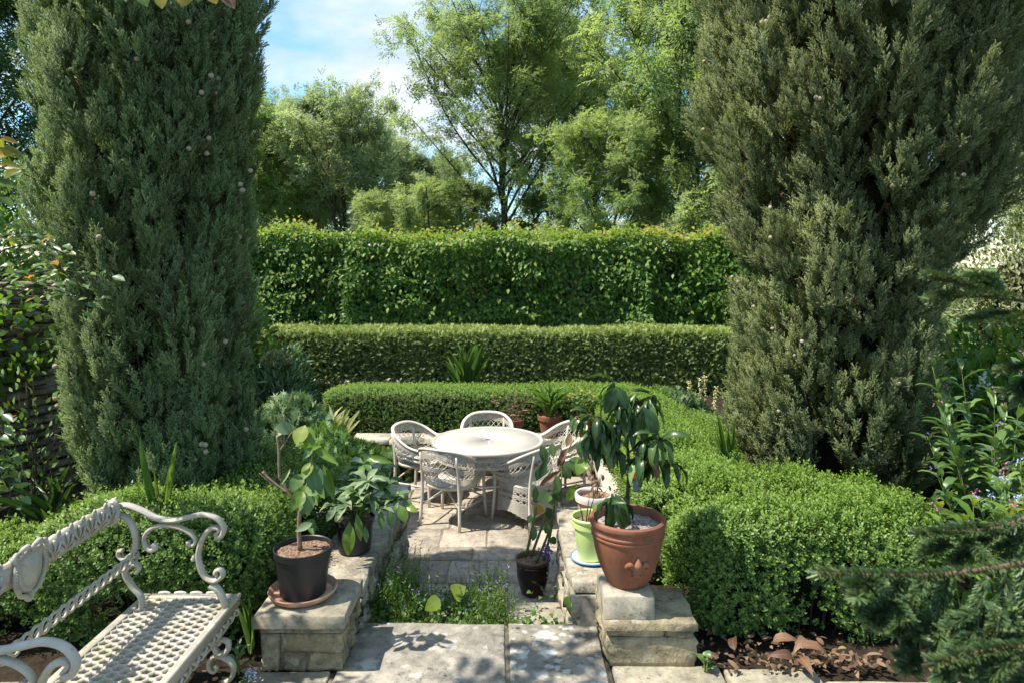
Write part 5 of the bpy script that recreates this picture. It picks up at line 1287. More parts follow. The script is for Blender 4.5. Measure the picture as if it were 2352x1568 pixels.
def table():
    t = thing('round_table', 'round cream woven garden table with umbrella hole in the middle', 'table', (-0.26, 7.36, 0.002))
    mb = MB(); mb.lathe([(0.022, 0.712), (0.022, 0.735), (0.555, 0.735), (0.558, 0.730), (0.565, 0.730), (0.570, 0.738), (0.592, 0.740), (0.602, 0.732), (0.602, 0.712), (0.590, 0.704), (0.022, 0.704), (0.022, 0.712)], 96)
    mb.build('table_top', M['table_top'], t)
    h = MB(); h.lathe([(0.010, 0.725), (0.010, 0.740), (0.018, 0.742), (0.027, 0.736)], 24); h.build('umbrella_ring', plain_mat('grey_plastic', (0.10, 0.10, 0.095), 0.5, 0.4, 0.1, 5, 0, 1, 0), t)
    for k in range(4):
        s = MB(); a = math.radians(8 + 90 * k); c, s_ = math.cos(a), math.sin(a)
        s.add([(0.03*c - 0.005*s_, 0.03*s_ + 0.005*c, 0.7365), (0.555*c - 0.005*s_, 0.555*s_ + 0.005*c, 0.7365), (0.555*c + 0.005*s_, 0.555*s_ - 0.005*c, 0.7365), (0.03*c + 0.005*s_, 0.03*s_ - 0.005*c, 0.7365)], [(0, 2, 1), (0, 3, 2)])
        s.build('seam', M['wicker'], t)
    W = MB(); nU = 96
    th = np.linspace(0, 2 * math.pi, nU + 1)
    for i in range(8): W.add(*tube_arrays(np.stack([0.565 * np.cos(th), 0.565 * np.sin(th), np.full(nU + 1, 0.70 - 0.0075 * i)], 1), 0.0032, 3, False))
    for j in range(nU): 
        for s in (-1, 1):
            a = th[j]; b = th[j] + s * 0.09; W.add(*tube_arrays(np.array([(0.565 * math.cos(a), 0.565 * math.sin(a), 0.645), (0.563 * math.cos(b), 0.563 * math.sin(b), 0.585)]), 0.003, 3, False))
    for i in range(3): W.add(*tube_arrays(np.stack([0.563 * np.cos(th), 0.563 * np.sin(th), np.full(nU + 1, 0.585 - 0.0075 * i)], 1), 0.0032, 3, False))
    o = W.build('woven_apron', M['wicker'], t); o['kind'] = 'stuff'
    for k in range(4):
        a = math.radians(45 + 90 * k); l = MB(); l.tube([(0.50 * math.cos(a), 0.50 * math.sin(a), 0.70), (0.36 * math.cos(a), 0.36 * math.sin(a), 0.36), (0.44 * math.cos(a), 0.44 * math.sin(a), 0.0)], [0.02, 0.018, 0.02], 8, smooth=6); l.build('leg', M['wicker'], t, smooth=True)
    ring = MB(); ring.tube(np.stack([0.36 * np.cos(th), 0.36 * np.sin(th), np.full(nU + 1, 0.34)], 1), 0.011, 6); ring.build('stretcher_ring', M['wicker'], t, smooth=True)
table()

# ================================================================== large leaves
def bigleaf(shape='ovate', droop=0.2, fold=0.10, wave=0.0):
    tt = np.array([0, 0.06, 0.2, 0.36, 0.52, 0.68, 0.84, 0.94, 1.0])
    if shape == 'ovate': w = np.array([0.02, 0.10, 0.34, 0.48, 0.50, 0.42, 0.25, 0.10, 0.0])
    elif shape == 'lance': w = np.array([0.02, 0.12, 0.34, 0.47, 0.50, 0.45, 0.29, 0.13, 0.0])
    elif shape == 'heart': w = np.array([0.02, 0.36, 0.50, 0.48, 0.42, 0.32, 0.18, 0.07, 0.0])
    elif shape == 'obov': w = np.array([0.02, 0.06, 0.18, 0.32, 0.44, 0.50, 0.42, 0.24, 0.0])
    else: w = np.array([0.42, 0.46, 0.50, 0.50, 0.48, 0.42, 0.28, 0.14, 0.0])           # blade
    # bend the midrib along an arc of the right chord
    ang = droop * 2.2 * (tt - 0.5); y = np.concatenate([[0], np.cumsum(np.cos((ang[1:] + ang[:-1]) / 2) * np.diff(tt))]); z = -np.concatenate([[0], np.cumsum(np.sin((ang[1:] + ang[:-1]) / 2) * np.diff(tt))])
    y = y / y[-1]
    V = []
    for i in range(len(tt)):
        f = fold * w[i] * 2; k = wave * math.sin(i * 2.6)
        V += [(-w[i], y[i], z[i] + f * 0.5 + k * w[i]), (0, y[i], z[i]), (w[i], y[i], z[i] + f * 0.5 - k * w[i])]
    F = []
    for i in range(len(tt) - 1):
        for c in (0, 1):
            a = i * 3 + c; F += [(a, a + 1, a + 4), (a, a + 4, a + 3)]
    return np.array(V), np.array(F)
_BL = {}
def leafmesh(shape, k, mat):
    key = (shape, k, mat)
    if key not in _BL:
        V, F = bigleaf(shape, [0.05, 0.35, 0.7, 1.1][k], [0.20, 0.14, 0.16, 0.10][k], [0.02, 0.05, 0.08, 0.05][k])
        _BL[key] = np_mesh('leaf', V, F, M[mat], smooth=True)
    return _BL[key]
def put_leaf(parent, base, tip, w, mat, shape='ovate', k=1, up=(0, -0.4, 1), name='leaf'):
    b, t_ = Vector(base), Vector(tip); yv = t_ - b; L = yv.length
    if L < 1e-4: return
    yv.normalize(); zv = Vector(up); xv = yv.cross(zv)
    if xv.length < 1e-3: xv = yv.cross(Vector((1, 0.2, 0)))
    xv.normalize(); zv = xv.cross(yv)
    o = bpy.data.objects.new(name, leafmesh(shape, k, mat)); COL.objects.link(o); o.parent = parent
    o.matrix_local = Matrix.Translation(b - parent.location) @ (Matrix((xv * w, yv * L, zv * L)).transposed().to_4x4())
    return o
def put_stem(parent, pts, rad, mat='bark_pale', name='stem', sides=6):
    mb = MB(); mb.tube(np.array([tuple(p) for p in pts]) - np.array(parent.location), rad, sides, smooth=4 if len(pts) > 2 else 0)
    return mb.build(name, M[mat], parent, smooth=True)

def pot(name, label, loc, prof, mat, soil_r, soil_z, soil='compost', seg=48, rim=None):
    t = thing(name, label, 'plant pot', loc)
    mb = MB(); mb.lathe(prof, seg); o = mb.build('body', M[mat], t); auto_smooth(o, 38)
    s = MB(); n = 36; r = rng(hash(label) % 1000 if False else len(label)); th = np.linspace(0, 6.2832, n, endpoint=False); V = []; F = []
    for k, f in enumerate((1.0, 0.75, 0.5, 0.25)): V += [(soil_r * f * math.cos(a), soil_r * f * math.sin(a), soil_z + r.uniform(-0.007, 0.007)) for a in th]
    V.append((0, 0, soil_z + 0.008))
    for k in range(3):
        for j in range(n): F += [(k*n+j, k*n+(j+1) % n, (k+1)*n+(j+1) % n), (k*n+j, (k+1)*n+(j+1) % n, (k+1)*n+j)]
    F += [(3*n+j, 3*n+(j+1) % n, 4*n) for j in range(n)]
    s.add(V, F).build('soil', M[soil], t)
    return t

# ---- big terracotta pot with fleur-de-lis
TP = Vector((0.655, 3.87, 0.818))
tp = pot('terracotta_pot', 'big terracotta pot with moulded lily emblem on stone block', TP,
    [(0.0, 0.0), (0.104, 0.0), (0.114, 0.006), (0.138, 0.055), (0.164, 0.115), (0.184, 0.185), (0.195, 0.245), (0.198, 0.268), (0.205, 0.272), (0.206, 0.280), (0.201, 0.285), (0.201, 0.290), (0.208, 0.295), (0.209, 0.303), (0.203, 0.308), (0.204, 0.325), (0.212, 0.333), (0.217, 0.348), (0.214, 0.362), (0.204, 0.370), (0.192, 0.366), (0.184, 0.350), (0.182, 0.30)], 'terracotta', 0.184, 0.322, 'pumice', 72)
em = MB()
def on_pot(u, z, h):                                       # u: metres round the belly, z: height
    r0 = np.interp(z, [0.0, 0.055, 0.115, 0.185, 0.245], [0.114, 0.138, 0.164, 0.184, 0.195]) + h; a = -math.pi / 2 + 0.14 + u / 0.18
    return (r0 * math.cos(a), r0 * math.sin(a), z)
em.tube([on_pot(0, 0.085, 0.004), on_pot(0, 0.13, 0.008), on_pot(0, 0.17, 0.013), on_pot(0, 0.215, 0.002)], [0.008, 0.014, 0.023, 0.003], 10, smooth=5)
for s in (-1, 1):
    em.tube([on_pot(s*0.008, 0.105, 0.004), on_pot(s*0.016, 0.140, 0.008), on_pot(s*0.040, 0.172, 0.008), on_pot(s*0.060, 0.158, 0.006), on_pot(s*0.054, 0.138, 0.003)], [0.007, 0.011, 0.015, 0.013, 0.005], 9, smooth=5)
    em.tube([on_pot(s*0.006, 0.110, 0.004), on_pot(s*0.020, 0.096, 0.005), on_pot(s*0.034, 0.102, 0.002)], [0.007, 0.010, 0.004], 8, smooth=4)
em.tube([on_pot(-0.026, 0.122, 0.006), on_pot(0, 0.120, 0.011), on_pot(0.026, 0.122, 0.006)], 0.0085, 8, smooth=4)
em.build('lily_emblem', M['terracotta'], tp, smooth=True)

def peach():
    r = rng(31); c = TP + Vector((0.0, 0.0, 0.318))
    t = thing('peach_tree', 'young tree with long drooping dark leaves in the terracotta pot', 'potted tree', c)
    def pp(px, py, d=3.87): return P(px, py, d)
    put_stem(t, [c + Vector((0.005, 0, -0.01)), pp(1441, 1140, 3.88), pp(1444, 1070, 3.87), pp(1438, 1005, 3.86)], [0.014, 0.012, 0.010, 0.008], 'bark', 'trunk')
    br = [([(1440, 1010), (1428, 960), (1415, 905), (1412, 880)], 3.84), ([(1440, 1000), (1462, 955), (1482, 925), (1500, 905)], 3.90), ([(1441, 1030), (1405, 985), (1378, 962), (1352, 950)], 3.82),
          ([(1442, 1060), (1410, 1030), (1385, 1015), (1370, 1020)], 3.95), ([(1442, 1040), (1478, 1010), (1502, 1000), (1520, 1010)], 3.80), ([(1443, 1095), (1490, 1070), (1530, 1055), (1550, 1068)], 3.86),
          ([(1440, 1005), (1440, 970), (1455, 930), (1462, 900)], 3.95), ([(1442, 1150), (1425, 1140), (1408, 1142), (1395, 1155)], 3.80), ([(1440, 1020), (1400, 1000), (1372, 985), (1345, 1000)], 3.90), ([(1443, 1075), (1462, 1050), (1480, 1045), (1492, 1052)], 3.78)]
    counts = [28, 30, 36, 34, 30, 20, 32, 10, 34, 28]
    for (pts, d), n in zip(br, counts):
        w = [pp(x, y, 3.87 + (d - 3.87) * i / 3) for i, (x, y) in enumerate(pts)]
        put_stem(t, w, [0.006, 0.0045, 0.003, 0.002], 'stem_green', 'branch', 5)
        cp = catmull([tuple(v) for v in w], 8)
        for k in range(n):
            f = 0.30 + 0.70 * (k + r.uniform(0, 1)) / n; b = Vector(cp[min(len(cp) - 1, int(f * len(cp)))])
            L = r.uniform(0.10, 0.175); a = r.uniform(0, 6.283); dv = Vector((math.cos(a) * 0.45, math.sin(a) * 0.45, -1.0 + r.uniform(0, 0.35))).normalized()
            if f > 0.9 and r.uniform() < 0.25: dv = Vector((math.cos(a), math.sin(a) * 0.5, 0.15)).normalized()
            mat = 'leaf_dark' if r.uniform() < 0.9 else 'leaf_mid'
            if r.uniform() < 0.02: mat = 'leaf_brown'
            put_leaf(t, b, b + dv * L, L * r.uniform(0.22, 0.30), mat, 'lance', int(r.integers(1, 4)), (math.cos(a), math.sin(a), 0.5))
    for (x0, y0, x1, y1, w) in [(1410, 890, 1388, 950, 30), (1412, 885, 1440, 940, 26), (1480, 935, 1505, 1005, 34), (1478, 930, 1470, 995, 28), (1405, 1130, 1396, 1222, 26), (1412, 1132, 1430, 1220, 34), (1395, 1150, 1392, 1225, 22)]:
        put_leaf(t, pp(x0, y0, 3.80), pp(x1, y1, 3.78), w / FPX * 3.8, 'leaf_dark', 'lance', 1, (0.3, -1, 0.4))
    tg = thing('plant_tag', 'orange and grey plant tag hanging on the potted peach tree', 'plant tag', pp(1458, 1065, 3.84))
    MB().tube([(0, 0, 0.03), (0.002, 0, 0.0), (0.003, -0.004, -0.08)], [0.002, 0.016, 0.021], 10, flat=((0, 1, 0), 0.5)).build('sleeve', M['tag'], tg, smooth=True)
    MB().tube([(0.003, -0.004, -0.083), (0.005, -0.004, -0.155)], [0.021, 0.015], 10, flat=((0, 1, 0), 0.5)).build('foot', M['tag_dark'], tg, smooth=True)
peach()

# ---- lime green pot, its dish and the chalk-rimmed pot behind
lp = Vector((0.515, 4.46, 0.700))
ds = MB(); ds.lathe([(0.0, 0.0), (0.105, 0.0), (0.128, 0.012), (0.133, 0.018), (0.126, 0.020), (0.10, 0.008), (0.0, 0.008)], 40); d_ = ds.build('pot_dish', M['white'], None); d_.location = (lp.x, lp.y, 0.692); tagit(d_, 'white dish with blue edge under the lime green pot', 'dish'); auto_smooth(d_, 30)
rm = MB(); rm.tube([(0.130 * math.cos(a), 0.130 * math.sin(a), 0.017) for a in np.linspace(0, 6.2832, 41)], 0.006, 6, cap=False); rm.build('blue_edge', M['blue'], d_, smooth=True)
lime = pot('lime_pot', 'lime green glazed pot on the low wall behind the terracotta pot', lp, [(0.0, 0.003), (0.080, 0.003), (0.086, 0.010), (0.104, 0.17), (0.108, 0.20), (0.112, 0.203), (0.121, 0.212), (0.122, 0.240), (0.118, 0.243), (0.124, 0.250), (0.131, 0.262), (0.131, 0.272), (0.126, 0.278), (0.117, 0.272), (0.112, 0.22)], 'lime', 0.113, 0.235)
t = thing('bare_stemmed_plant', 'few thin bare stems in the lime green pot', 'potted plant', lp + Vector((0, 0, 0.232)))
for dx, dy, h, lean in ((-0.03, 0.0, 0.16, 0.02), (-0.015, 0.02, 0.19, 0.05), (-0.05, 0.01, 0.10, -0.02), (0.03, -0.01, 0.12, 0.03)):
    b = lp + Vector((dx, dy, 0.232)); put_stem(t, [b, b + Vector((lean * 0.4, 0, h * 0.5)), b + Vector((lean, 0, h))], [0.005, 0.004, 0.002], 'bark')
put_leaf(t, lp + Vector((0.03, -0.01, 0.35)), lp + Vector((0.075, -0.03, 0.30)), 0.06, 'leaf_mid', 'heart', 1, (0, -1, 0.5)); put_leaf(t, lp + Vector((0.03, -0.01, 0.35)), lp + Vector((0.02, -0.05, 0.30)), 0.05, 'leaf_mid', 'heart', 1, (0, -1, 0.5))
cp_ = Vector((0.60, 4.98, 0.695))
chalk = pot('terracotta_pot', 'terracotta pot with chalky white rim behind the lime green pot', cp_, [(0.0, 0.0), (0.085, 0.0), (0.092, 0.008), (0.122, 0.18), (0.124, 0.20), (0.137, 0.205), (0.139, 0.25), (0.134, 0.256), (0.126, 0.253), (0.120, 0.20)], 'terracotta_pale', 0.120, 0.215)
MB().lathe([(0.1395, 0.207), (0.1415, 0.228), (0.1415, 0.252), (0.135, 0.259), (0.125, 0.256), (0.122, 0.235)], 40).build('rim', M['white_rim'], chalk, smooth=True)
t = thing('dead_potted_plant', 'withered orange stems in the chalky rimmed pot', 'potted plant', cp_ + Vector((0, 0, 0.212)))
r = rng(61)
for k in range(9):
    b = cp_ + Vector((r.normal(0, 0.03), r.normal(0, 0.03), 0.212)); e = b + Vector((r.normal(0, 0.05), r.normal(0, 0.03), r.uniform(0.08, 0.2))); put_stem(t, [b, (b + e) / 2 + Vector((0.01, 0, 0)), e], [0.004, 0.003, 0.0015], 'fir_twig')
    put_leaf(t, e, e + Vector((r.normal(0, 0.04), 0, -0.04)), 0.02, 'leaf_brown', 'lance', 2)

# ---- brown glazed pot on the patio
bp = Vector((0.165, 5.44, 0.004))
brown = pot('glazed_pot', 'dark brown glazed pot standing on the patio by the wall', bp, [(0.0, 0.0), (0.085, 0.0), (0.092, 0.006), (0.108, 0.06), (0.124, 0.13), (0.130, 0.19), (0.128, 0.225), (0.129, 0.228), (0.133, 0.232), (0.129, 0.237), (0.130, 0.245), (0.129, 0.250)], 'brown_glaze', 0.122, 0.245, 'compost', 48)
MB().lathe([(0.1295, 0.246), (0.133, 0.256), (0.142, 0.266), (0.143, 0.277), (0.137, 0.283), (0.128, 0.279), (0.123, 0.235)], 48).build('rim', M['glaze_rim'], brown, smooth=True)
def brown_plant():
    c = bp + Vector((0, 0, 0.245)); t = thing('thick_stemmed_plant', 'three green stemmed plant with broad and dry leaves in brown pot', 'potted plant', c); r = rng(71)
    def z(cx, cy, d=5.4): return P(1175.6 + cx / 2.965, 867 + cy / 2.965, d)
    for pts in ([(95, 1215), (125, 1080), (150, 960), (165, 880)], [(130, 1215), (175, 1090), (215, 980), (235, 880)], [(165, 1255), (215, 1140), (260, 1010), (300, 800)], [(215, 1240), (245, 1130), (270, 1010), (275, 930)]):
        put_stem(t, [z(x, y, 5.42) for x, y in pts], [0.012, 0.0115, 0.010, 0.007], 'stem_green')
    put_stem(t, [z(300, 800), z(335, 700), z(350, 560), z(420, 420, 5.3)], [0.007, 0.006, 0.006, 0.004], 'stem_green')
    L = [(240, 780, 200, 860, 95, 'leaf_mid', 'heart'), (250, 790, 275, 868, 70, 'leaf_mid', 'heart'), (500, 560, 440, 665, 100, 'leaf_lime', 'heart'), (400, 545, 470, 660, 90, 'leaf_mid', 'heart'), (335, 632, 185, 735, 50, 'leaf_brown', 'lance'), (330, 600, 345, 490, 45, 'leaf_brown', 'lance'), (310, 600, 385, 480, 40, 'leaf_brown', 'lance'),
         (200, 450, 225, 590, 60, 'leaf_dark', 'ovate'), (270, 440, 285, 540, 55, 'leaf_dark', 'ovate'), (230, 560, 185, 690, 55, 'leaf_dark', 'ovate'), (190, 610, 170, 700, 50, 'leaf_dark', 'ovate'), (340, 610, 375, 690, 60, 'leaf_dark', 'ovate'), (300, 660, 320, 780, 60, 'leaf_dark', 'ovate'), (290, 730, 330, 850, 65, 'leaf_dark', 'ovate'),
         (440, 720, 370, 840, 70, 'leaf_lime', 'ovate'), (160, 735, 150, 850, 45, 'leaf_dark', 'ovate'), (200, 870, 150, 935, 80, 'leaf_amber', 'heart'), (240, 880, 265, 960, 60, 'leaf_dark', 'ovate'), (130, 930, 115, 990, 45, 'leaf_mid', 'ovate'), (250, 1000, 225, 1060, 50, 'leaf_dark', 'ovate'), (270, 1080, 300, 1130, 55, 'leaf_mid', 'ovate'),
         (150, 1010, 160, 1080, 40, 'leaf_mid', 'lance'), (165, 1030, 140, 1110, 40, 'leaf_mid', 'lance'), (430, 270, 415, 370, 60, 'leaf_mid', 'ovate'), (400, 250, 440, 350, 50, 'leaf_dark', 'ovate'), (400, 380, 370, 470, 45, 'leaf_brown', 'lance'), (470, 340, 490, 430, 50, 'leaf_brown', 'lance'), (540, 290, 620, 265, 35, 'leaf_brown', 'lance'), (350, 590, 400, 690, 55, 'leaf_dark', 'ovate')]
    for k, (x0, y0, x1, y1, w, m, sh) in enumerate(L):
        d = 5.4 + r.uniform(-0.12, 0.08); put_leaf(t, z(x0, y0, d), z(x1, y1, d - 0.03), w / 2.965 / FPX * d, m, sh, int(r.integers(0, 3)), (r.normal(0, 0.3), -1, 0.4))
brown_plant()

# ---- black pot on the left pier with dish and large light green leaves
kp = Vector((-1.172, 3.83, 0.772))
sd = MB(); sd.lathe([(0.0, 0.0), (0.150, 0.0), (0.176, 0.016), (0.189, 0.040), (0.186, 0.046), (0.176, 0.040), (0.160, 0.016), (0.0, 0.012)], 56); s_ = sd.build('pot_saucer', M['terracotta_pale'], None, smooth=False); s_.location = (kp.x, kp.y, 0.761); tagit(s_, 'weathered terracotta saucer under the black pot on the pier', 'saucer'); auto_smooth(s_, 40)
black = pot('plastic_pot', 'scuffed black plastic pot on the left stone pier', kp, [(0.0, 0.002), (0.118, 0.002), (0.124, 0.008), (0.147, 0.205), (0.150, 0.222), (0.158, 0.224), (0.161, 0.262), (0.157, 0.264), (0.153, 0.260), (0.150, 0.20)], 'black_plastic', 0.150, 0.235)
def light_plant():
    c = kp + Vector((0, 0, 0.234)); t = thing('potted_shrub', 'pruned shrub with large light green leaves in the black pot on pier', 'potted plant', c); r = rng(81)
    def z(cx, cy, d=3.83): return P(588 + cx / 3.05, 918 + cy / 3.05, d)
    put_stem(t, [z(310, 1045), z(300, 930), z(305, 800), z(318, 690)], [0.014, 0.012, 0.011, 0.009], 'bark_pale', 'trunk')
    for pts, rad in (([(305, 770), (235, 660), (190, 580), (165, 545)], [0.009, 0.008, 0.008, 0.007]), ([(165, 560), (160, 440), (158, 350), (145, 245)], [0.008, 0.008, 0.007, 0.006]), ([(158, 360), (195, 310), (240, 240), (270, 215)], [0.005, 0.004, 0.004, 0.003]), ([(197, 300), (196, 200), (192, 100)], [0.005, 0.004, 0.003]),
                     ([(225, 650), (140, 590), (80, 540), (45, 500)], [0.008, 0.007, 0.007, 0.008]), ([(160, 610), (90, 570), (20, 510)], [0.004, 0.003, 0.002]), ([(318, 700), (360, 580), (385, 470), (392, 330)], [0.006, 0.005, 0.004, 0.002]), ([(322, 690), (345, 620), (400, 560)], [0.005, 0.004, 0.003])):
        put_stem(t, [z(x, y, 3.83) for x, y in pts], rad, 'bark_pale', 'branch')
    L = [(345, 175, 285, 320, 100, 'leaf_lime'), (340, 180, 408, 330, 60, 'leaf_lime'), (400, 335, 580, 455, 45, 'leaf_lime'), (388, 425, 435, 675, 100, 'leaf_mid'), (470, 455, 548, 705, 62, 'leaf_lime'), (330, 515, 243, 650, 78, 'leaf_mid'), (348, 590, 238, 788, 74, 'leaf_lime'), (372, 598, 360, 812, 64, 'leaf_mid'), (395, 860, 270, 920, 48, 'leaf_grey'), (392, 860, 400, 945, 52, 'leaf_mid'), (245, 205, 122, 200, 80, 'leaf_grey'), (230, 200, 150, 255, 50, 'leaf_grey'), (410, 860, 340, 850, 40, 'leaf_mid'),
         (240, 480, 165, 600, 30, 'leaf_lime'), (395, 330, 330, 420, 40, 'leaf_mid'), (392, 345, 460, 320, 34, 'leaf_lime'), (392, 430, 330, 560, 70, 'leaf_lime'), (400, 470, 470, 600, 66, 'leaf_mid'), (330, 640, 300, 760, 60, 'leaf_lime'), (385, 600, 430, 740, 64, 'leaf_lime'), (350, 610, 440, 660, 56, 'leaf_mid'), (395, 340, 350, 250, 60, 'leaf_lime'), (400, 560, 480, 690, 60, 'leaf_lime'), (318, 720, 380, 800, 50, 'leaf_mid'), (270, 215, 330, 300, 60, 'leaf_lime')]
    for (x0, y0, x1, y1, w, m) in L:
        d = 3.80 + r.uniform(-0.10, 0.06); put_leaf(t, z(x0, y0, d + 0.03), z(x1, y1, d - 0.03), 1.2 * w / 3.05 / FPX * d, m, 'ovate', int(r.integers(0, 3)), (r.normal(0, 0.35), -1, 0.45))
light_plant()

# ---- second black pot on the passage wall with a dense leafy shrub
k2 = Vector((-1.06, 4.60, 0.692))
b2 = pot('plastic_pot', 'black plastic pot half hidden by leaves on the low wall', k2, [(0.0, 0.002), (0.100, 0.002), (0.106, 0.008), (0.126, 0.19), (0.134, 0.195), (0.136, 0.225), (0.130, 0.227), (0.126, 0.18)], 'black_plastic', 0.126, 0.205)
def dense_plant():
    c = k2 + Vector((0, 0, 0.204)); t = thing('potted_shrub', 'dense shrub of grey green leaves spreading over the low wall', 'potted plant', c); r = rng(83)
    def z(cx, cy, d=4.5): return P(588 + cx / 3.05, 918 + cy / 3.05, d)
    tips = [(640, 740, 4.40), (760, 430, 4.62), (850, 570, 4.55), (990, 700, 4.50), (690, 560, 4.70), (880, 480, 4.7), (600, 650, 4.6), (800, 700, 4.40), (720, 680, 4.45), (930, 590, 4.60), (540, 740, 4.5), (780, 560, 4.45), (860, 760, 4.42)]
    for (x, y, d) in tips:
        e = z(x, y, d); m_ = (c + e) / 2 + Vector((r.normal(0, 0.03), r.normal(0, 0.03), 0.03)); put_stem(t, [c, m_, e], [0.007, 0.005, 0.003], 'stem_green', 'branch')
        for k in range(13):
            a = k * 2.4 + r.uniform(-0.3, 0.3); L = r.uniform(0.09, 0.15); dv = Vector((math.cos(a), math.sin(a) * 0.9, r.uniform(-0.5, 0.45))).normalized()
            b = e + (m_ - e) * r.uniform(0, 0.45); mat = r.choice(['leaf_mid', 'leaf_mid', 'leaf_grey', 'leaf_grey']) if r.uniform() < 0.94 else 'leaf_lime'
            put_leaf(t, b, b + dv * L, L * r.uniform(0.32, 0.42), mat, 'ovate', int(r.integers(1, 4)), (r.normal(0, 0.3), -0.2, 1))
    for (x0, y0, x1, y1, w, m) in [(655, 850, 645, 1092, 88, 'leaf_lime'), (705, 790, 735, 988, 54, 'leaf_lime'), (870, 775, 885, 912, 55, 'leaf_dark'), (1005, 735, 1050, 862, 76, 'leaf_lime'), (1050, 735, 1132, 782, 50, 'leaf_lime'), (930, 770, 950, 900, 55, 'leaf_dark'), (760, 880, 775, 1000, 40, 'leaf_mid'), (780, 400, 960, 440, 50, 'leaf_lime'), (590, 850, 560, 790, 60, 'leaf_grey'), (560, 740, 490, 850, 50, 'leaf_grey')]:
        put_leaf(t, z(x0, y0, 4.36), z(x1, y1, 4.32), w / 3.05 / FPX * 4.34, m, 'ovate', 1, (0.2, -1, 0.4))
dense_plant()

# ---- pots standing along the back wall
def back_pot(px, d, label, s=1.0):
    b = Vector(((px - 1175.5) / FPX * d, d, 0.462)); return b, pot('terracotta_pot', label, b, [(0, 0), (0.075*s, 0), (0.082*s, 0.008), (0.108*s, 0.17*s), (0.120*s, 0.172*s), (0.124*s, 0.215*s), (0.116*s, 0.218*s), (0.106*s, 0.17*s)], 'terracotta', 0.107*s, 0.19*s, 'compost', 32)
b, _ = back_pot(1181, 8.62, 'terracotta pot on the back wall with dead twiggy stems')
t = thing('dead_potted_plant', 'dead brown twiggy plant in a back wall pot', 'potted plant', b + Vector((0, 0, 0.19))); r = rng(91)
for k in range(22):
    e = b + Vector((r.normal(0, 0.10), r.normal(0, 0.06), 0.19 + r.uniform(0.12, 0.36))); q = b + Vector((r.normal(0, 0.03), r.normal(0, 0.03), 0.19)); put_stem(t, [q, (q + e) / 2 + Vector((r.normal(0, 0.03), 0, 0)), e], [0.004, 0.003, 0.0015], 'fir_twig', sides=4)
    for m_ in range(3): put_leaf(t, e - Vector((0, 0, 0.05 * m_)), e + Vector((r.normal(0, 0.05), r.normal(0, 0.03), r.uniform(-0.04, 0.03) - 0.05 * m_)), 0.02, 'leaf_brown', 'lance', 1)
def strap_clump(name, label, cat, b, n, L, w, mat, spread, seed, parent_stem=None, kmin=1, kmax=4, up=0.9, shape='blade'):
    t = thing(name, label, cat, b); r = rng(seed)
    for k in range(n):
        a = r.uniform(0, 6.283); o = r.uniform(0.1, 1.0) * spread; l = L * r.uniform(0.65, 1.1); base = Vector(b) + Vector((math.cos(a), math.sin(a), 0)) * 0.25 * w * n ** 0.5 * r.uniform(0, 1)
        dv = Vector((math.cos(a) * o, math.sin(a) * o, up)).normalized()
        put_leaf(t, base, base + dv * l, w * r.uniform(0.8, 1.2), mat, shape, int(r.integers(kmin, kmax)), (-math.cos(a) * up, -math.sin(a) * up, o + 0.15))
    return t
b, _ = back_pot(1262, 8.60, 'wide terracotta pot on the back wall with strap leaved plant', 1.25)
strap_clump('strap_leaved_plant', 'arching strap leaved plant in a pot on the back wall', 'potted plant', b + Vector((0, 0, 0.23)), 38, 0.46, 0.036, 'blade', 1.1, 93)
b, _ = back_pot(1338, 8.60, 'terracotta pot right of the strap leaved plant holding yellow flowers', 1.2)
def herb(name, label, cat, b, nst, H, ll, lw, per, mat, spread, seed, shape='ovate', stem='stem_green', flower=None, fsize=0.012, fn=6, whorl=False, k0=1):
    t = thing(name, label, cat, b); r = rng(seed); b = Vector(b)
    for s in range(nst):
        a = r.uniform(0, 6.283); o = spread * math.sqrt(r.uniform(0, 1)); h = H * r.uniform(0.7, 1.05)
        q = b + Vector((math.cos(a), math.sin(a), 0)) * o * 0.35; e = b + Vector((math.cos(a) * o, math.sin(a) * o, h)); m_ = (q + e) / 2 + Vector((0, 0, h * 0.06)); st = put_stem(t, [q, m_, e], [0.006, 0.004, 0.002], stem, sides=5)
        cp = catmull([tuple(q), tuple(m_), tuple(e)], 8)
        for k in range(per):
            f = 0.15 + 0.85 * (k + r.uniform(0, 0.8)) / per; c = Vector(cp[min(len(cp) - 1, int(f * (len(cp) - 1)))]); th = k * 2.4 + r.uniform(-0.3, 0.3); L = ll * (1.15 - 0.55 * f) * r.uniform(0.8, 1.2)
            dv = Vector((math.cos(th), math.sin(th), 0.35 + 0.4 * f)).normalized(); put_leaf(t, c, c + dv * L, lw * L / ll * r.uniform(0.85, 1.15), mat, shape, int(r.integers(k0, 4)), (-math.cos(th) * 0.4, -math.sin(th) * 0.4, 1))
        if flower:
            n = fn; T = t_small(0.8); Q = np.array(e) + r.normal(size=(n, 3)) * fsize * 1.4; fl = cloud_mesh('flower', [cloud(T[0], T[1], np.repeat(Q, 4, 0), r.normal(size=(4 * n, 3)) + [0, 0, 0.3], r.normal(size=(4 * n, 3)), np.full(4 * n, fsize), r.uniform(0, 1, 4 * n))], M[flower], t.location); o_ = mobj('flower', fl, t); o_['kind'] = 'stuff'
    return t
herb('yellow_flowered_plant', 'small plant with yellow flowers and leaves in a back wall pot', 'potted plant', b + Vector((0, 0, 0.22)), 9, 0.34, 0.13, 0.05, 7, 'leaf_mid', 0.16, 95, flower='yellow_petal', fsize=0.016)

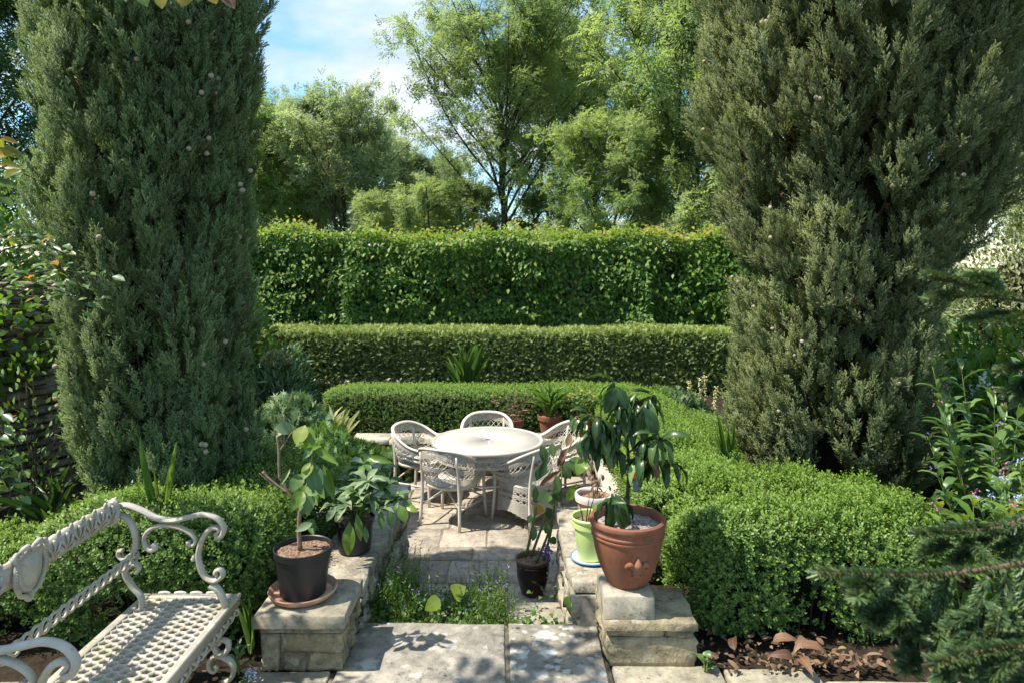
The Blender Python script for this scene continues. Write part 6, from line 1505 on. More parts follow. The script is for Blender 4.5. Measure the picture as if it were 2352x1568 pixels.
# ================================================================== beds
strap_clump('iris_clump', 'bright green sword leaved clump before the yew hedge', 'plant', (-0.72, 10.4, 0.42), 60, 0.98, 0.040, 'blade', 0.42, 101, kmin=0, kmax=2)
for k, (px, d, L, n, label) in enumerate([(372, 4.85, 0.80, 0, '')]): pass
t = thing('iris_plant', 'three tall pale sword leaves behind the left box hedge', 'plant', P(380, 1190, 4.12))
for (x0, y0, x1, y1, w, d) in ((368, 1190, 322, 998, 17, 4.12), (384, 1190, 390, 1065, 11, 4.14), (386, 1190, 406, 1012, 13, 4.10), (378, 1190, 355, 1080, 9, 4.16)): put_leaf(t, P(x0, y0, d), P(x1, y1, d), w / FPX * d, 'blade', 'blade', 0, (0.2, -1, 0.1))
t = thing('flag_plant', 'upright blue green sword leaves left of the right cypress', 'plant', P(1668, 1090, 5.2)); r = rng(103)
for k in range(11): put_leaf(t, P(1665 + r.uniform(-12, 14), 1095, 5.2), P(1660 + r.uniform(-22, 26), 975 + r.uniform(-25, 30), 5.2 + r.uniform(-0.1, 0.1)), 0.026, 'blade', 'blade', 0, (r.normal(0, 0.4), -1, 0.1))
strap_clump('variegated_iris', 'cream striped sword leaved clump left of the back hedge', 'plant', (-2.08, 8.0, 0.44), 46, 0.50, 0.034, 'blade_var', 0.75, 105, kmin=0, kmax=3)
def mound(name, label, cat, c, rad, n, T, mat, size, seed, up=0.5, low=-0.2, parts_extra=None, amp=0.14, shell=0.55, heart=True):
    r = rng(seed); c = np.array(c, float); v = norm(r.normal(size=(n, 3))); v[:, 2] = np.where(v[:, 2] < low, -v[:, 2], v[:, 2]); f = 1 - shell * r.uniform(0, 1, n) ** 2
    Q = v * np.array(rad); Q = c + Q * (f * (1 + amp * snoise(v * 2, 2.2, seed % 50)))[:, None]
    d = v + [0, 0, up] + r.normal(size=(n, 3)) * 0.5; t = thing(name, label, cat, (c[0], c[1], c[2]))
    parts = []
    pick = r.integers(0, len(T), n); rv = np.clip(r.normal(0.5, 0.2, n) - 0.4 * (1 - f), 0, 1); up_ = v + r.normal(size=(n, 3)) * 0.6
    for k, tt in enumerate(T):
        s = pick == k; parts.append(cloud(tt[0], tt[1], Q[s], d[s], up_[s], size * r.uniform(0.7, 1.3, s.sum()), rv[s], tt[2], v[s] + [0, 0, 0.2], 0.45))
    o = mobj('foliage', cloud_mesh('foliage', parts, M[mat], c), t); o['kind'] = 'stuff'
    if not heart:
        tw = MB()
        for k in range(26):
            e = Vector(v[k]) ; e = Vector((e.x * rad[0], e.y * rad[1], abs(e.z) * rad[2])) * 0.9; tw.tube([(0, 0, 0), (e.x * 0.3, e.y * 0.3, e.z * 0.6), tuple(e)], [0.008, 0.005, 0.002], 4, smooth=3)
        tw.build('twig_growth', M['bark'], t)['kind'] = 'stuff'; return t
    V, F = ico(5, 2, 0.15); m = np_mesh('dark_core', V * np.array(rad) * 0.62, F, M['core']); i = mobj('dark_core', m, t); return t  # added solid ellipsoid, dark in place of shade within the bush
FEA = [sprig_yew(s, 9) for s in (11, 12)]
mound('rosemary_bush', 'soft dark green mound overhanging the left patio wall', 'bush', (-1.82, 6.95, 0.42), (0.52, 0.72, 0.42), 2600, FEA, 'mound', 0.10, 111, up=0.8)
mound('fennel_bush', 'feathery green bush beside the left cypress', 'bush', (-2.55, 7.6, 0.42), (0.62, 0.6, 0.60), 3000, FEA, 'feather', 0.13, 112, up=1.0)
mound('tall_seedhead_bush', 'tall green plant with a pale domed seed head before the yew hedge', 'plant', (-3.15, 9.4, 0.42), (0.50, 0.5, 0.92), 2400, [(t_leaf(1, 0.2)[0], t_leaf(1, 0.2)[1], np.zeros(8))], 'feather', 0.16, 113, up=0.4)
t = thing('seed_head', 'pale greenish cream seed head on top of the tall plant', 'seed head', (-3.18, 9.2, 1.30)); r = rng(114)
T = t_small(0.7); v = norm(r.normal(size=(700, 3))); v[:, 2] = abs(v[:, 2]); Q = v * [0.19, 0.19, 0.16]
o = mobj('florets', cloud_mesh('florets', [cloud(T[0], T[1], Q, v + r.normal(size=(700, 3)) * 0.3, r.normal(size=(700, 3)), np.full(700, 0.034), r.uniform(0, 1, 700))], M['seed']), t); o['kind'] = 'stuff'
put_stem(t, [(-3.18, 9.2, 0.5), (-3.18, 9.2, 1.34)], 0.012, 'stem_green')
mound('wall_foot_plant', 'small grey green plant growing at the foot of the back wall', 'plant', (-1.42, 8.36, 0.02), (0.26, 0.16, 0.34), 500, FEA, 'feather', 0.08, 115)
mound('catmint_bush', 'low grey green bush in the bed left of the right cypress', 'bush', (2.1, 8.9, 0.42), (0.55, 0.4, 0.50), 1600, FEA, 'feather', 0.12, 116)
# pale flower spikes
for k, (px, py, d, h) in enumerate([(1583, 872, 9.5, 0.62), (1607, 868, 9.6, 0.64), (1618, 862, 9.6, 0.66), (1643, 885, 9.3, 0.5), (1640, 900, 9.2, 0.45)]):
    p = P(px, py, d); t = thing('flower_spike', ['leftmost pale yellow flower spike left of the right cypress', 'second pale yellow flower spike from the left by the right cypress', 'tallest pale yellow flower spike by the right cypress', 'pale yellow flower spike nearest the right cypress', 'lowest pale yellow flower spike by the right cypress'][k], 'flower', (p.x, p.y, p.z - h), group='pale yellow flower spikes')
    r = rng(120 + k); put_stem(t, [(p.x, p.y, p.z - h), (p.x + 0.01, p.y, p.z - h / 2), tuple(p)], [0.007, 0.005, 0.003], 'stem_green')
    n = 90; Q = np.stack([r.normal(0, 0.012, n), r.normal(0, 0.012, n), h - r.uniform(0, 0.36, n)], 1); o = mobj('flower', cloud_mesh('flower', [cloud(T[0], T[1], Q, r.normal(size=(n, 3)) * [1, 1, 0.4], r.normal(size=(n, 3)), np.full(n, 0.026), r.uniform(0, 1, n))], M['cream_petal']), t); o['kind'] = 'stuff'
# right bed: leafy perennials
herb('comfrey_plant', 'tall leafy perennial at the right edge behind fir branch', 'plant', (3.55, 5.0, 0.42), 13, 1.52, 0.26, 0.075, 13, 'leaf_mid', 0.55, 131, 'lance', flower='pink_petal', fsize=0.010, fn=5)
herb('comfrey_plant', 'leafy perennial right of the right cypress foot', 'plant', (3.35, 4.75, 0.42), 12, 1.05, 0.24, 0.075, 11, 'leaf_mid', 0.50, 132, 'lance', flower='violet_petal', fsize=0.012, fn=5)
herb('comfrey_plant', 'dark leafy perennial between box hedge and right bed', 'plant', (2.95, 4.45, 0.42), 10, 0.62, 0.22, 0.08, 9, 'leaf_dark', 0.40, 133, 'ovate')
herb('lily_plant', 'light green broad leaved plant with pink bells above box hedge end', 'plant', (2.72, 3.95, 0.42), 7, 0.92, 0.24, 0.07, 8, 'leaf_lime', 0.35, 134, 'lance', flower='pink_petal', fsize=0.012, fn=7)
herb('forget_me_not', 'blue flowered narrow leaved plant at the right edge', 'plant', (3.05, 4.0, 0.42), 12, 0.95, 0.14, 0.03, 14, 'leaf_mid', 0.42, 135, 'lance', flower='blue_petal', fsize=0.012, fn=6)
herb('euphorbia_plant', 'yellow green narrow leaved plant right of the box hedge', 'plant', (3.0, 3.4, 0.42), 12, 0.62, 0.12, 0.022, 16, 'leaf_lime', 0.42, 136, 'lance')
herb('white_flowered_plant', 'plant with a pale sunlit flower head beside the right cypress', 'plant', (4.3, 6.3, 0.42), 9, 1.15, 0.16, 0.06, 8, 'leaf_mid', 0.45, 137, 'ovate', flower='white_petal', fsize=0.035, fn=10)
# left: small plants round the bench
herb('woodruff_plant', 'small whorl leaved plant between bench and left pier', 'plant', (-1.44, 3.62, 0.45), 2, 0.20, 0.085, 0.022, 9, 'leaf_mid', 0.05, 141, 'lance', k0=0)
herb('forget_me_not', 'little forget me not with pale blue flowers by the bench foot', 'plant', (-1.36, 3.40, 0.45), 7, 0.13, 0.05, 0.016, 5, 'leaf_mid', 0.10, 142, 'lance', flower='blue_petal', fsize=0.010, fn=6)
strap_clump('grass_tuft', 'narrow grass blades beside the left pier', 'plant', (-1.46, 3.80, 0.45), 7, 0.36, 0.012, 'blade', 0.25, 143, kmin=0, kmax=2)
herb('weed_seedling', 'small weed seedling at the foot of the right pier', 'plant', (1.03, 3.62, 0.45), 2, 0.12, 0.06, 0.035, 4, 'leaf_mid', 0.06, 144)
herb('bramble_shoot', 'broad leaved shoot beside the left cypress foot', 'plant', (-1.95, 5.75, 0.42), 5, 0.75, 0.14, 0.06, 9, 'leaf_dark', 0.35, 145, 'ovate')
strap_clump('dark_strap_clump', 'dark strap leaves between bench and boundary wall', 'plant', (-3.2, 4.75, 0.42), 26, 0.75, 0.045, 'leaf_dark', 0.8, 146)

# step planting
def ground_cover():
    r = rng(151); t = thing('step_planting', 'low leafy ground cover spilling over the garden step', 'ground cover', (-0.4, 4.4, 0.22)); loc = np.array(t.location)
    n = 3000; x = r.uniform(-0.92, 0.42, n); y = 4.17 + r.uniform(0, 1, n) ** 1.3 * 0.62
    dens = np.clip(1.1 - np.clip((x + 0.05) / 0.5, 0, 1) * 1.0, 0.1, 1) * np.where((x > -0.12) & (y > 4.42), 0.06, 1)
    k = r.uniform(0, 1, n) < dens; x, y = x[k], y[k]; n = len(x)
    h = 0.24 + np.abs(r.normal(0.05, 0.05, n)) + 0.10 * np.clip((-x - 0.45) / 0.4, 0, 1) * r.uniform(0, 1, n); Q = np.stack([x, y, h], 1)
    T1 = bigleaf('heart', 0.3, 0.2)
    parts = [cloud(T1[0] * [1, 1, 1], T1[1], Q, r.normal(size=(n, 3)) + [0, -0.5, 0.1], r.normal(size=(n, 3)) * 0.4 + [0, -0.4, 1], np.stack([s := r.uniform(0.016, 0.038, n), s, s], 1), np.clip(r.normal(0.55, 0.2, n), 0, 1))]
    o = mobj('leaf_mat', cloud_mesh('leaf_mat', parts, M['herb'], loc), t); o['kind'] = 'stuff'
    # thin flowering stalks
    n = 760; x = np.concatenate([r.normal(-0.78, 0.09, 360), r.normal(-0.16, 0.07, 230), r.normal(-0.45, 0.2, 170)]); x = np.clip(x, -0.92, 0.3); y = r.uniform(4.25, 4.85, n); hh = np.concatenate([r.uniform(0.15, 0.48, 360), r.uniform(0.12, 0.36, 230), r.uniform(0.1, 0.26, 170)])
    TV = np.array([(-0.5, 0, 0), (0.5, 0, 0), (0, 1, 0)]); TF = np.array([(0, 1, 2)]); pp = []
    b = np.stack([x, y, np.full(n, 0.22)], 1); d = r.normal(size=(n, 3)) * [0.22, 0.22, 0] + [0, 0, 1]; d = norm(d)
    pp.append(cloud(TV, TF, b, d, r.normal(size=(n, 3)), np.stack([np.full(n, 0.006), hh, hh], 1), np.full(n, 0.4)))
    for j in range(14):
        f = 0.2 + 0.8 * j / 14; q = b + d * (hh * f)[:, None]; pp.append(cloud(TV, TF, q, r.normal(size=(n, 3)) + [0, 0, 0.8], r.normal(size=(n, 3)), np.stack([np.full(n, 0.007), r.uniform(0.02, 0.045, n), np.ones(n)], 1), np.clip(r.normal(0.6, 0.25, n), 0, 1)))
    o = mobj('stalk_growth', cloud_mesh('stalk_growth', pp, M['herb'], loc), t); o['kind'] = 'stuff'
    n = 90; k = r.integers(0, 760, n); q = b[k] + d[k] * hh[k][:, None]; Ts = t_small(0.8)
    o = mobj('flower_growth', cloud_mesh('flower_growth', [cloud(Ts[0], Ts[1], np.repeat(q, 4, 0) + r.normal(size=(4*n, 3)) * 0.006, r.normal(size=(4*n, 3)), r.normal(size=(4*n, 3)), np.full(4*n, 0.012), r.uniform(0, 1, 4*n))], M['violet_petal'], loc), t); o['kind'] = 'stuff'
    for (x0, y0, x1, y1, w, d_) in ((915, 1380, 895, 1295, 26, 4.5), (918, 1385, 925, 1365, 30, 4.45), (1010, 1375, 975, 1400, 34, 4.3), (1040, 1365, 1070, 1345, 40, 4.5), (1300, 1395, 1330, 1380, 44, 4.35), (885, 1330, 905, 1372, 22, 4.4)): put_leaf(t, P(x0, y0, d_), P(x1, y1, d_), w / FPX * d_, 'leaf_lime', 'heart', 1, (0.1, -1, 0.6))
ground_cover()
t = thing('dry_flower_stalk', 'dry whitish flowering stalk leaning by the brown pot', 'plant', P(1290, 1400, 4.9)); r = rng(161)
for k in range(9):
    b = P(1285 + r.uniform(-8, 8), 1402, 4.9); e = P(1240 + r.uniform(-20, 60), 1290 + r.uniform(0, 70), 4.95); put_stem(t, [b, (b + e) / 2 + Vector((0.01, 0, 0.02)), e], [0.003, 0.002, 0.001], 'fir_twig', sides=4)
    for m_ in range(7): c = b + (e - b) * r.uniform(0.4, 1.0); put_leaf(t, c, c + Vector((r.normal(0, 0.015), 0, 0.018)), 0.010, 'leaf_grey', 'ovate', 0)
t = thing('violet_flower', 'small violet flower spike beside the brown pot', 'flower', P(1258, 1300, 5.3)); put_stem(t, [P(1258, 1300, 5.3), P(1260, 1240, 5.3)], 0.004, 'stem_green')
n = 60; p0 = np.array(P(1258, 1262, 5.3)); Q = p0 + r.normal(size=(n, 3)) * [0.02, 0.02, 0.035]; o = mobj('petal_cluster', cloud_mesh('petal_cluster', [cloud(T[0], T[1], Q, r.normal(size=(n, 3)), r.normal(size=(n, 3)), np.full(n, 0.03), r.uniform(0, 1, n))], M['violet_petal'], t.location), t); o['kind'] = 'stuff'

# fallen magnolia leaves in the right corner
r = rng(171)
spots = [(1835, 1505, 150, 0.4), (1870, 1520, 175, 1.0), (1790, 1528, 85, 2.2), (1735, 1500, 110, 0.1), (1690, 1497, 80, 0.2), (1630, 1525, 62, 0.3), (1900, 1545, 130, 2.7), (1850, 1552, 110, 0.5), (1760, 1512, 70, 2.8), (1925, 1560, 110, 1.6), (1720, 1515, 60, 0.9), (1805, 1495, 110, 2.4), (1950, 1535, 90, 0.8), (1650, 1510, 50, 2.0), (1880, 1500, 120, 2.9), (480, 1555, 90, 0.3), (440, 1545, 70, 2.1), (560, 1558, 60, 1.0), (1980, 1560, 100, 2.2), (1700, 1528, 50, 2.6)]
where = ['largest upright dry leaf of the heap by the right hedge', 'broad tan dry leaf leaning in the heap by the hedge', 'dry leaf curled on the slab edge before the heap', 'pale dry leaf at the back of the heap under the hedge', 'dry leaf left of the heap under the hedge', 'lone small dry leaf right of the right pier', 'dark dry leaf at the right end of the heap', 'dry leaf lying flat at the front of the heap', 'dry leaf tucked behind the curled one', 'dry leaf at the bottom edge right of the heap', 'small dry leaf near the left end of the heap', 'rust dry leaf between the largest ones in the heap', 'dry leaf half under the fir branch', 'small dry leaf close to the right pier', 'dry leaf at the back right of the heap', 'dry leaf on the soil under the bench', 'smaller dry leaf under the bench seat', 'dry leaf by the bench foot near forget me nots', 'dry leaf furthest right below the fir branch', 'tiny dry leaf in front of the heap']
for k, (px, py, lpx, a) in enumerate(spots):
    if k in (3, 6, 8, 9, 10, 13, 14, 18, 19): continue
    d = 2.14 * FPX / (py - 612); p = P(px, py, d); p.z = 0.468 + 0.01 * (k % 3); L = min(0.14, 0.66 * lpx / FPX * d); t = thing('fallen_leaf', where[k], 'leaf', p, group='fallen brown magnolia leaves')
    dv = Vector((math.cos(a * 1.9 + k), math.sin(a * 1.9 + k) * 0.8, 0.30 if lpx > 120 else 0.05)).normalized(); put_leaf(t, p - dv * L / 2 + Vector((0, 0, 0.02 + max(0, dv.z * L / 2))), p + dv * L / 2 + Vector((0, 0, 0.02 + max(0, dv.z * L / 2))), L * r.uniform(0.34, 0.46), 'leaf_brown', 'obov', int(r.integers(2, 4)), (r.normal(0, 0.7), r.normal(-0.3, 0.6), 1), 'blade')

# ================================================================== plants near the camera
def fir():
    r = rng(181); t = thing('fir_tree', 'fir tree reaching dark needled branches in from the right', 'tree', (2.6, 1.9, 0.42)); loc = np.array(t.location)
    put_stem(t, [(2.6, 1.9, 0.40), (2.6, 1.9, 2.0), (2.62, 1.92, 4.5)], [0.12, 0.10, 0.04], 'bark', 'trunk', 10)
    TV = np.array([(-0.5, 0, 0), (0.5, 0, 0), (0.4, 0.9, 0.02), (-0.4, 0.9, 0.02)]); TF = np.array([(0, 1, 2), (0, 2, 3)])
    def needles(pts, nl, L0):
        cp = catmull([tuple(p) for p in pts], 14); n = nl; f = r.uniform(0, 1, n); i = np.minimum((f * (len(cp) - 1)).astype(int), len(cp) - 2); q = cp[i] + (cp[i + 1] - cp[i]) * r.uniform(0, 1, (n, 1)); tan = norm(cp[i + 1] - cp[i])
        side = norm(np.cross(tan, [0.05, 0.2, 1.0])); a = np.where(r.uniform(0, 1, n) < 0.7, r.uniform(-0.6, math.pi + 0.6, n), r.uniform(0, 6.283, n)); ax2 = np.cross(side, tan)
        d = side * np.cos(a)[:, None] * 1.15 + ax2 * np.sin(a)[:, None] * 0.6 + tan * 0.75; L = L0 * r.uniform(0.75, 1.15, n)
        return cloud(TV, TF, q, d, r.normal(size=(n, 3)), np.stack([np.full(n, 0.0024), L, L], 1), np.clip(r.normal(0.42, 0.2, n) + 0.3 * (f > 0.9), 0, 1))
    def branch(pts, rad, twigs, nl=420, L0=0.026):
        nl = int(nl * 2.1)
        w = [P(*p) for p in pts]; b = put_stem(t, [tuple(v) for v in w], rad, 'fir_twig', 'branch'); parts = [needles(w, int(nl * 1.9), L0)]
        for tw in twigs:
            ww = [P(*p) + Vector(r.normal(size=3) * 0.006) for p in tw]; st = put_stem(t, ww, [0.0035, 0.0026, 0.0015], 'fir_twig', 'twig', 5); parts.append(needles(ww, int(nl * 0.8), L0))
            for sd in (-1, 1, -1):
                f = r.uniform(0.25, 0.8); q = ww[0] + (ww[2] - ww[0]) * f; ax = (ww[2] - ww[0]); l_ = ax.length * r.uniform(0.25, 0.42); ax.normalize(); sv = Vector((sd * 0.75, r.normal(0, 0.5), 0.1)); e_ = q + (ax * 0.8 + sv).normalized() * l_
                put_stem(t, [q, (q + e_) / 2 + Vector((0, 0, 0.004)), e_], [0.002, 0.0015, 0.001], 'fir_twig', 'twig', 4); parts.append(needles([q, (q + e_) / 2 + Vector((0, 0, 0.004)), e_], int(nl * 0.35), L0 * 0.9))
        o = mobj('needle_spray', cloud_mesh('needle_spray', parts, M['fir'], loc), b); o['kind'] = 'stuff'
    def hang(px, py, d, L, lean=0.0, bend=0): return [(px, py, d), (px + lean * 0.5 + bend, py + L * 0.5, d - 0.02), (px + lean, py + L, d - 0.06)]
    branch([(2700, 1255, 1.55), (2400, 1288, 1.42), (2180, 1318, 1.36), (2050, 1322, 1.32), (1880, 1316, 1.28)], [0.011, 0.008, 0.006, 0.005, 0.003],
           [hang(2178, 1325, 1.36, 190, -30), hang(2060, 1325, 1.33, 110, -45), hang(2300, 1310, 1.38, 230, 20), hang(2120, 1325, 1.40, 130, -60, -10), hang(2250, 1320, 1.30, 210, -40), hang(2350, 1300, 1.44, 250, 30), hang(2010, 1322, 1.30, 60, -40), [(2165, 1440, 1.35), (2110, 1480, 1.33), (2080, 1540, 1.30)], [(2165, 1420, 1.35), (2215, 1470, 1.36), (2240, 1545, 1.36)], [(2290, 1430, 1.37), (2240, 1480, 1.36), (2220, 1560, 1.36)]], 520)
    branch([(2720, 1600, 1.30), (2450, 1500, 1.25), (2300, 1490, 1.22), (2150, 1520, 1.18)], [0.009, 0.006, 0.005, 0.003], [[(2330, 1490, 1.22), (2280, 1545, 1.20), (2250, 1620, 1.18)], [(2230, 1500, 1.20), (2180, 1560, 1.18), (2170, 1640, 1.18)], [(2380, 1490, 1.24), (2400, 1560, 1.22), (2390, 1650, 1.2)]], 480)
    branch([(2720, 1110, 1.75), (2430, 1165, 1.62), (2290, 1212, 1.55), (2180, 1220, 1.50), (2110, 1228, 1.47)], [0.010, 0.007, 0.005, 0.004, 0.002], [[(2270, 1205, 1.55), (2180, 1240, 1.53), (2120, 1275, 1.50)], [(2320, 1200, 1.56), (2250, 1250, 1.55), (2190, 1290, 1.54)], [(2380, 1190, 1.58), (2330, 1240, 1.57), (2300, 1300, 1.56)]], 430)
    branch([(2760, 760, 1.75), (2480, 715, 1.62), (2300, 680, 1.55), (2200, 648, 1.50), (2128, 632, 1.46)], [0.010, 0.007, 0.005, 0.004, 0.003], [[(2330, 690, 1.55), (2250, 690, 1.50), (2150, 682, 1.45)], [(2400, 705, 1.57), (2350, 730, 1.52), (2270, 745, 1.48)], [(2300, 680, 1.55), (2290, 650, 1.56), (2240, 640, 1.55)], [(2450, 720, 1.6), (2420, 770, 1.57), (2380, 820, 1.55)]], 520, 0.022)
    branch([(2760, 900, 1.75), (2480, 850, 1.65), (2370, 840, 1.60), (2300, 850, 1.57)], [0.009, 0.006, 0.004, 0.002], [[(2400, 845, 1.6), (2350, 880, 1.58), (2320, 930, 1.56)]], 420)
fir()

def magnolia():
    r = rng(191); t = thing('magnolia_tree', 'large leaved magnolia overhanging the terrace, leaves dipping in at the top', 'tree', (-3.5, 1.5, 0.42)); loc = np.array(t.location)
    put_stem(t, [(-3.5, 1.5, 0.40), (-3.45, 1.55, 2.2), (-3.2, 1.9, 4.0), (-2.9, 2.2, 5.4)], [0.13, 0.11, 0.08, 0.05], 'bark', 'trunk', 10)
    ends = []
    tgt = [(-1.35, 2.2, 4.1), (-1.75, 2.7, 4.7), (-2.2, 3.0, 4.6), (-1.6, 2.6, 5.0), (-2.5, 3.1, 5.0), (-2.0, 3.3, 5.2), (-1.9, 3.5, 4.7), (-2.4, 2.7, 5.4)]
    for e in tgt:
        b = np.array([-3.2, 1.9, 4.0]) if e[2] < 5 else np.array([-3.05, 2.05, 4.8]); e = np.array(e); m_ = (b + e) / 2 + [0, 0, 0.12]; put_stem(t, [b, m_, e], [0.035, 0.022, 0.010], 'bark', 'branch'); ends.append((b, m_, e))
    LP, LD = [], []
    for b, m_, e in ends:
        for k in range(5):
            f = r.uniform(0.6, 1.05); q = b + (e - b) * f; tw = q + r.normal(size=3) * [0.24, 0.18, 0.2]
            for j in range(6): LP.append(tw + r.normal(size=3) * 0.05); a = r.uniform(0, 6.283); LD.append([math.cos(a), math.sin(a), r.uniform(-0.5, 0.4)])
    LP, LD = np.array(LP), np.array(LD); px = 1175.5 + LP[:, 0] / LP[:, 1] * FPX; py = 612 - (LP[:, 2] - CAM_H) / LP[:, 1] * FPX
    keep = (py < -190) | (px < -120); LP, LD = LP[keep], LD[keep]; n = len(LP); V, F = bigleaf('obov', 0.35, 0.14, 0.03)
    L = r.uniform(0.13, 0.21, n); me = cloud_mesh('crown', [cloud(V, F, LP, LD, r.normal(size=(n, 3)) * 0.4 + [0, 0, 1], np.stack([L * 0.44, L, L], 1), r.uniform(0, 1, n))], leaf_mat('magnolia_crown_leaf', [(0, (0.030, 0.062, 0.018)), (1, (0.055, 0.095, 0.022))], trans=0.2, rough=0.25, spec=0.6), loc)
    o = mobj('crown', me, t); o['kind'] = 'stuff'
    d = 2.05
    for (bx, by, tx, ty, w, m) in ((318, -70, 338, 17, 40, 'leaf_lime'), (405, -75, 372, 22, 46, 'leaf_amber'), (440, -70, 417, 18, 44, 'leaf_amber'), (480, -80, 497, 11, 46, 'leaf_amber'), (505, -75, 538, 22, 40, 'leaf_brown'), (455, -80, 455, 8, 40, 'leaf_lime'), (300, -80, 290, 6, 40, 'leaf_mid')): put_leaf(t, P(bx, by, d), P(tx, ty, d - 0.05), w / FPX * d, m, 'obov', 1, (r.normal(0, 0.3), -1, 0.3))
    put_stem(t, [(-1.35, 2.2, 4.1), tuple(P(440, -160, 2.1)), tuple(P(425, -85, 2.06))], [0.010, 0.008, 0.005], 'bark', 'branch')
magnolia()

def side_shrub():
    r = rng(195); t = thing('amber_leaved_shrub', 'shrub with yellow and orange leaves at the left edge', 'shrub', (-2.95, 3.3, 0.42))
    for k in range(6):
        e = P(r.uniform(-70, 25), r.uniform(325, 440), 3.3 + r.uniform(-0.15, 0.2)); b = Vector((-2.95 + r.normal(0, 0.05), 3.3, 0.42)); m_ = Vector((-2.95, 3.3, 2.2)) + Vector((r.normal(0, 0.1), r.normal(0, 0.1), 0)); put_stem(t, [b, m_, e], [0.012, 0.008, 0.003], 'bark', 'stem')
        for j in range(10):
            q = e + Vector((r.normal(0, 0.05), r.normal(0, 0.05), r.normal(0, 0.08))); a = r.uniform(0, 6.283); L = r.uniform(0.07, 0.12); put_leaf(t, q, q + Vector((math.cos(a), math.sin(a) * 0.6, r.uniform(-0.6, 0.5))).normalized() * L, L * 0.5, 'leaf_amber' if r.uniform() < 0.65 else 'leaf_mid', 'ovate', int(r.integers(0, 3)), (0, -1, 0.6))
side_shrub()
def climbing_rose():
    r = rng(197); t = thing('climbing_rose', 'climbing rose with glossy leaves arching in front of the left cypress', 'climber', (-3.2, 3.7, 0.42))
    canes = [[(-160, 720, 3.75), (-20, 590, 3.75), (90, 560, 3.75), (150, 585, 3.70)], [(-160, 760, 3.75), (20, 650, 3.65), (140, 620, 3.65), (232, 650, 3.65)], [(-160, 700, 3.85), (-40, 640, 3.80), (60, 625, 3.75), (120, 660, 3.75)], [(-160, 800, 3.65), (0, 700, 3.65), (100, 655, 3.70), (205, 690, 3.70)], [(-160, 640, 3.85), (-60, 570, 3.85), (30, 540, 3.85), (70, 560, 3.80)], [(-200, 900, 3.45), (-60, 960, 3.35), (10, 1040, 3.35), (25, 1150, 3.35)], [(-200, 800, 3.45), (-80, 900, 3.35), (0, 990, 3.40), (15, 1080, 3.35)]]
    put_stem(t, [(-3.4, 4.3, 0.42), (-3.5, 4.3, 1.4), tuple(P(-160, 720, 3.75))], [0.02, 0.016, 0.01], 'bark', 'stem')
    for c in canes:
        w = [P(*p) for p in c]; put_stem(t, w, [0.006, 0.005, 0.004, 0.002], 'bark', 'cane', 5); cp = catmull([tuple(v) for v in w], 10)
        for k in range(34):
            f = 0.25 + 0.75 * k / 34; q = Vector(cp[min(len(cp) - 1, int(f * len(cp)))]) + Vector((r.normal(0, 0.035), r.normal(0, 0.035), r.normal(0, 0.035))); a = r.uniform(0, 6.283); L = r.uniform(0.045, 0.085)
            u = r.uniform(); m = 'leaf_mid' if u < 0.5 else ('leaf_dark' if u < 0.75 else ('leaf_lime' if u < 0.92 else 'leaf_amber'))
            put_leaf(t, q, q + Vector((math.cos(a), math.sin(a) * 0.7, r.uniform(-0.7, 0.4))).normalized() * L, L * 0.52, m, 'ovate', int(r.integers(0, 3)), (r.normal(0, 0.4), -0.5, 1))
climbing_rose()
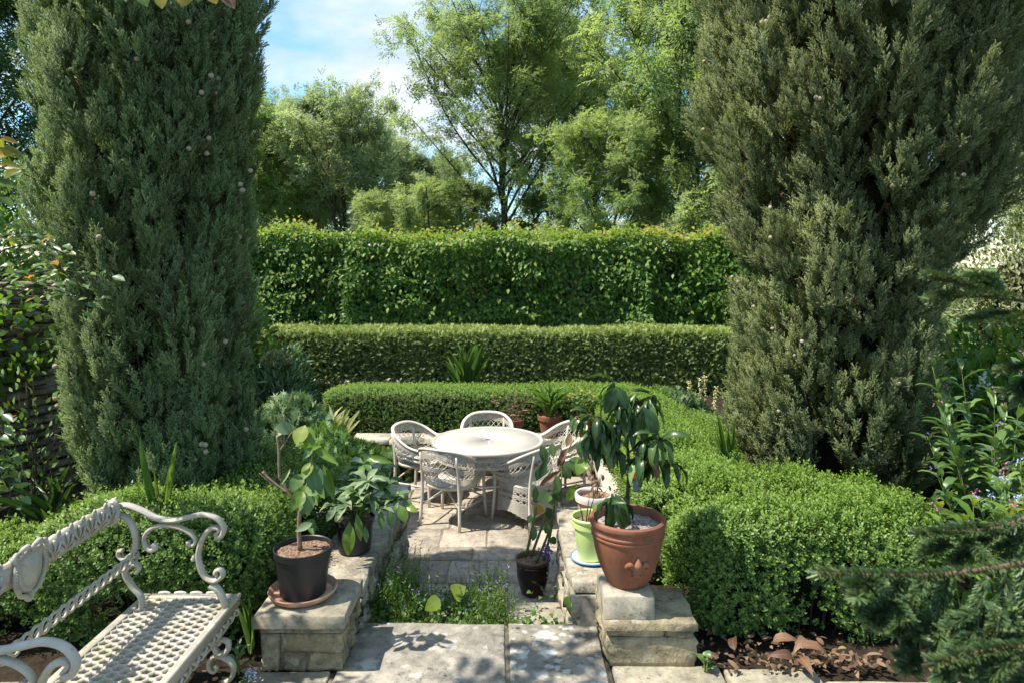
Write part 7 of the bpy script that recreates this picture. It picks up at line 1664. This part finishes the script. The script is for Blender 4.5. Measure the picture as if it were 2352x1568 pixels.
# pale sunlit bush and low greenery beyond the right cypress
SML = [(t_leaf(1, 0.45)[0], t_leaf(1, 0.45)[1], np.zeros(8))]
mound('pale_bush', 'pale cream green sunlit bush at the right edge', 'bush', (7.4, 9.6, 1.5), (1.3, 1.2, 1.95), 9000, SML, 'pale_bush', 0.075, 211, up=0.2)
mound('dark_bush', 'dark green bush low behind the right cypress', 'bush', (5.2, 8.2, 0.42), (1.1, 0.9, 1.0), 5000, SML, 'mound', 0.085, 212, up=0.2)
mound('laurel_bush', 'deep green laurel filling the right background', 'bush', (6.0, 11.5, 0.42), (1.6, 1.0, 2.2), 6000, SML, 'hornbeam', 0.11, 213, up=0.2)
mound('laurel_bush', 'deep green leafy bush between the right cypress and the right bed', 'bush', (5.0, 6.9, 0.42), (1.15, 0.8, 1.5), 5200, SML, 'hornbeam', 0.11, 214, up=0.2)
mound('laurel_bush', 'dark leafy bush at the left edge above the boundary wall', 'bush', (-6.3, 7.6, 1.6), (1.6, 1.2, 2.0), 5200, SML, 'hornbeam', 0.13, 215, up=0.2)
mound('laurel_bush', 'dark leafy bush behind the boundary wall next to the left cypress', 'bush', (-5.0, 10.5, 1.2), (1.4, 1.0, 2.0), 4200, SML, 'hornbeam', 0.13, 216, up=0.2)
# fine litter among the fallen leaves
r = rng(221); n = 300; x = r.normal(1.5, 0.34, n); y = 3.66 + np.abs(r.normal(0, 0.14, n)) - 0.05; k = (x > 1.02) & (x < 2.4); x, y = x[k], y[k]; n = len(x); Tl = bigleaf('lance', 0.9, 0.3)
o = mobj('leaf_litter', cloud_mesh('leaf_litter', [cloud(Tl[0], Tl[1], np.stack([x, y, 0.458 + r.uniform(0, 0.03, n)], 1), r.normal(size=(n, 3)) * [1, 1, 0.25], r.normal(size=(n, 3)) * 0.6 + [0, 0, 1], np.stack([s := r.uniform(0.008, 0.03, n), s * r.uniform(1.5, 3, n), s], 1), r.uniform(0, 1, n))], M['dry_stalk']), None); tagit(o, 'fine brown leaf litter and bits under the right hedge', 'litter', kind='stuff')
mound('laurel_bush', 'broad leaved green bush low at the right edge behind the perennials', 'bush', (4.7, 5.6, 0.42), (0.9, 0.6, 1.25), 3600, SML, 'hornbeam', 0.12, 217, up=0.2)
mound('honeysuckle_shrub', 'loose twiggy shrub with small leaves before the boundary wall', 'shrub', (-3.45, 4.95, 0.42), (0.42, 0.35, 1.55), 620, [(t_leaf(1, 0.5)[0], t_leaf(1, 0.5)[1], np.zeros(8))], 'herb', 0.055, 218, up=0.3, shell=0.9, heart=False)
mound('ivy_shrub', 'dark ivy hanging over the top of the boundary wall', 'climber', (-4.35, 5.6, 1.95), (0.35, 0.9, 0.40), 800, [(t_leaf(1, 0.8)[0], t_leaf(1, 0.8)[1], np.zeros(8))], 'hornbeam', 0.075, 219, up=-0.2, low=-1.0, heart=False)
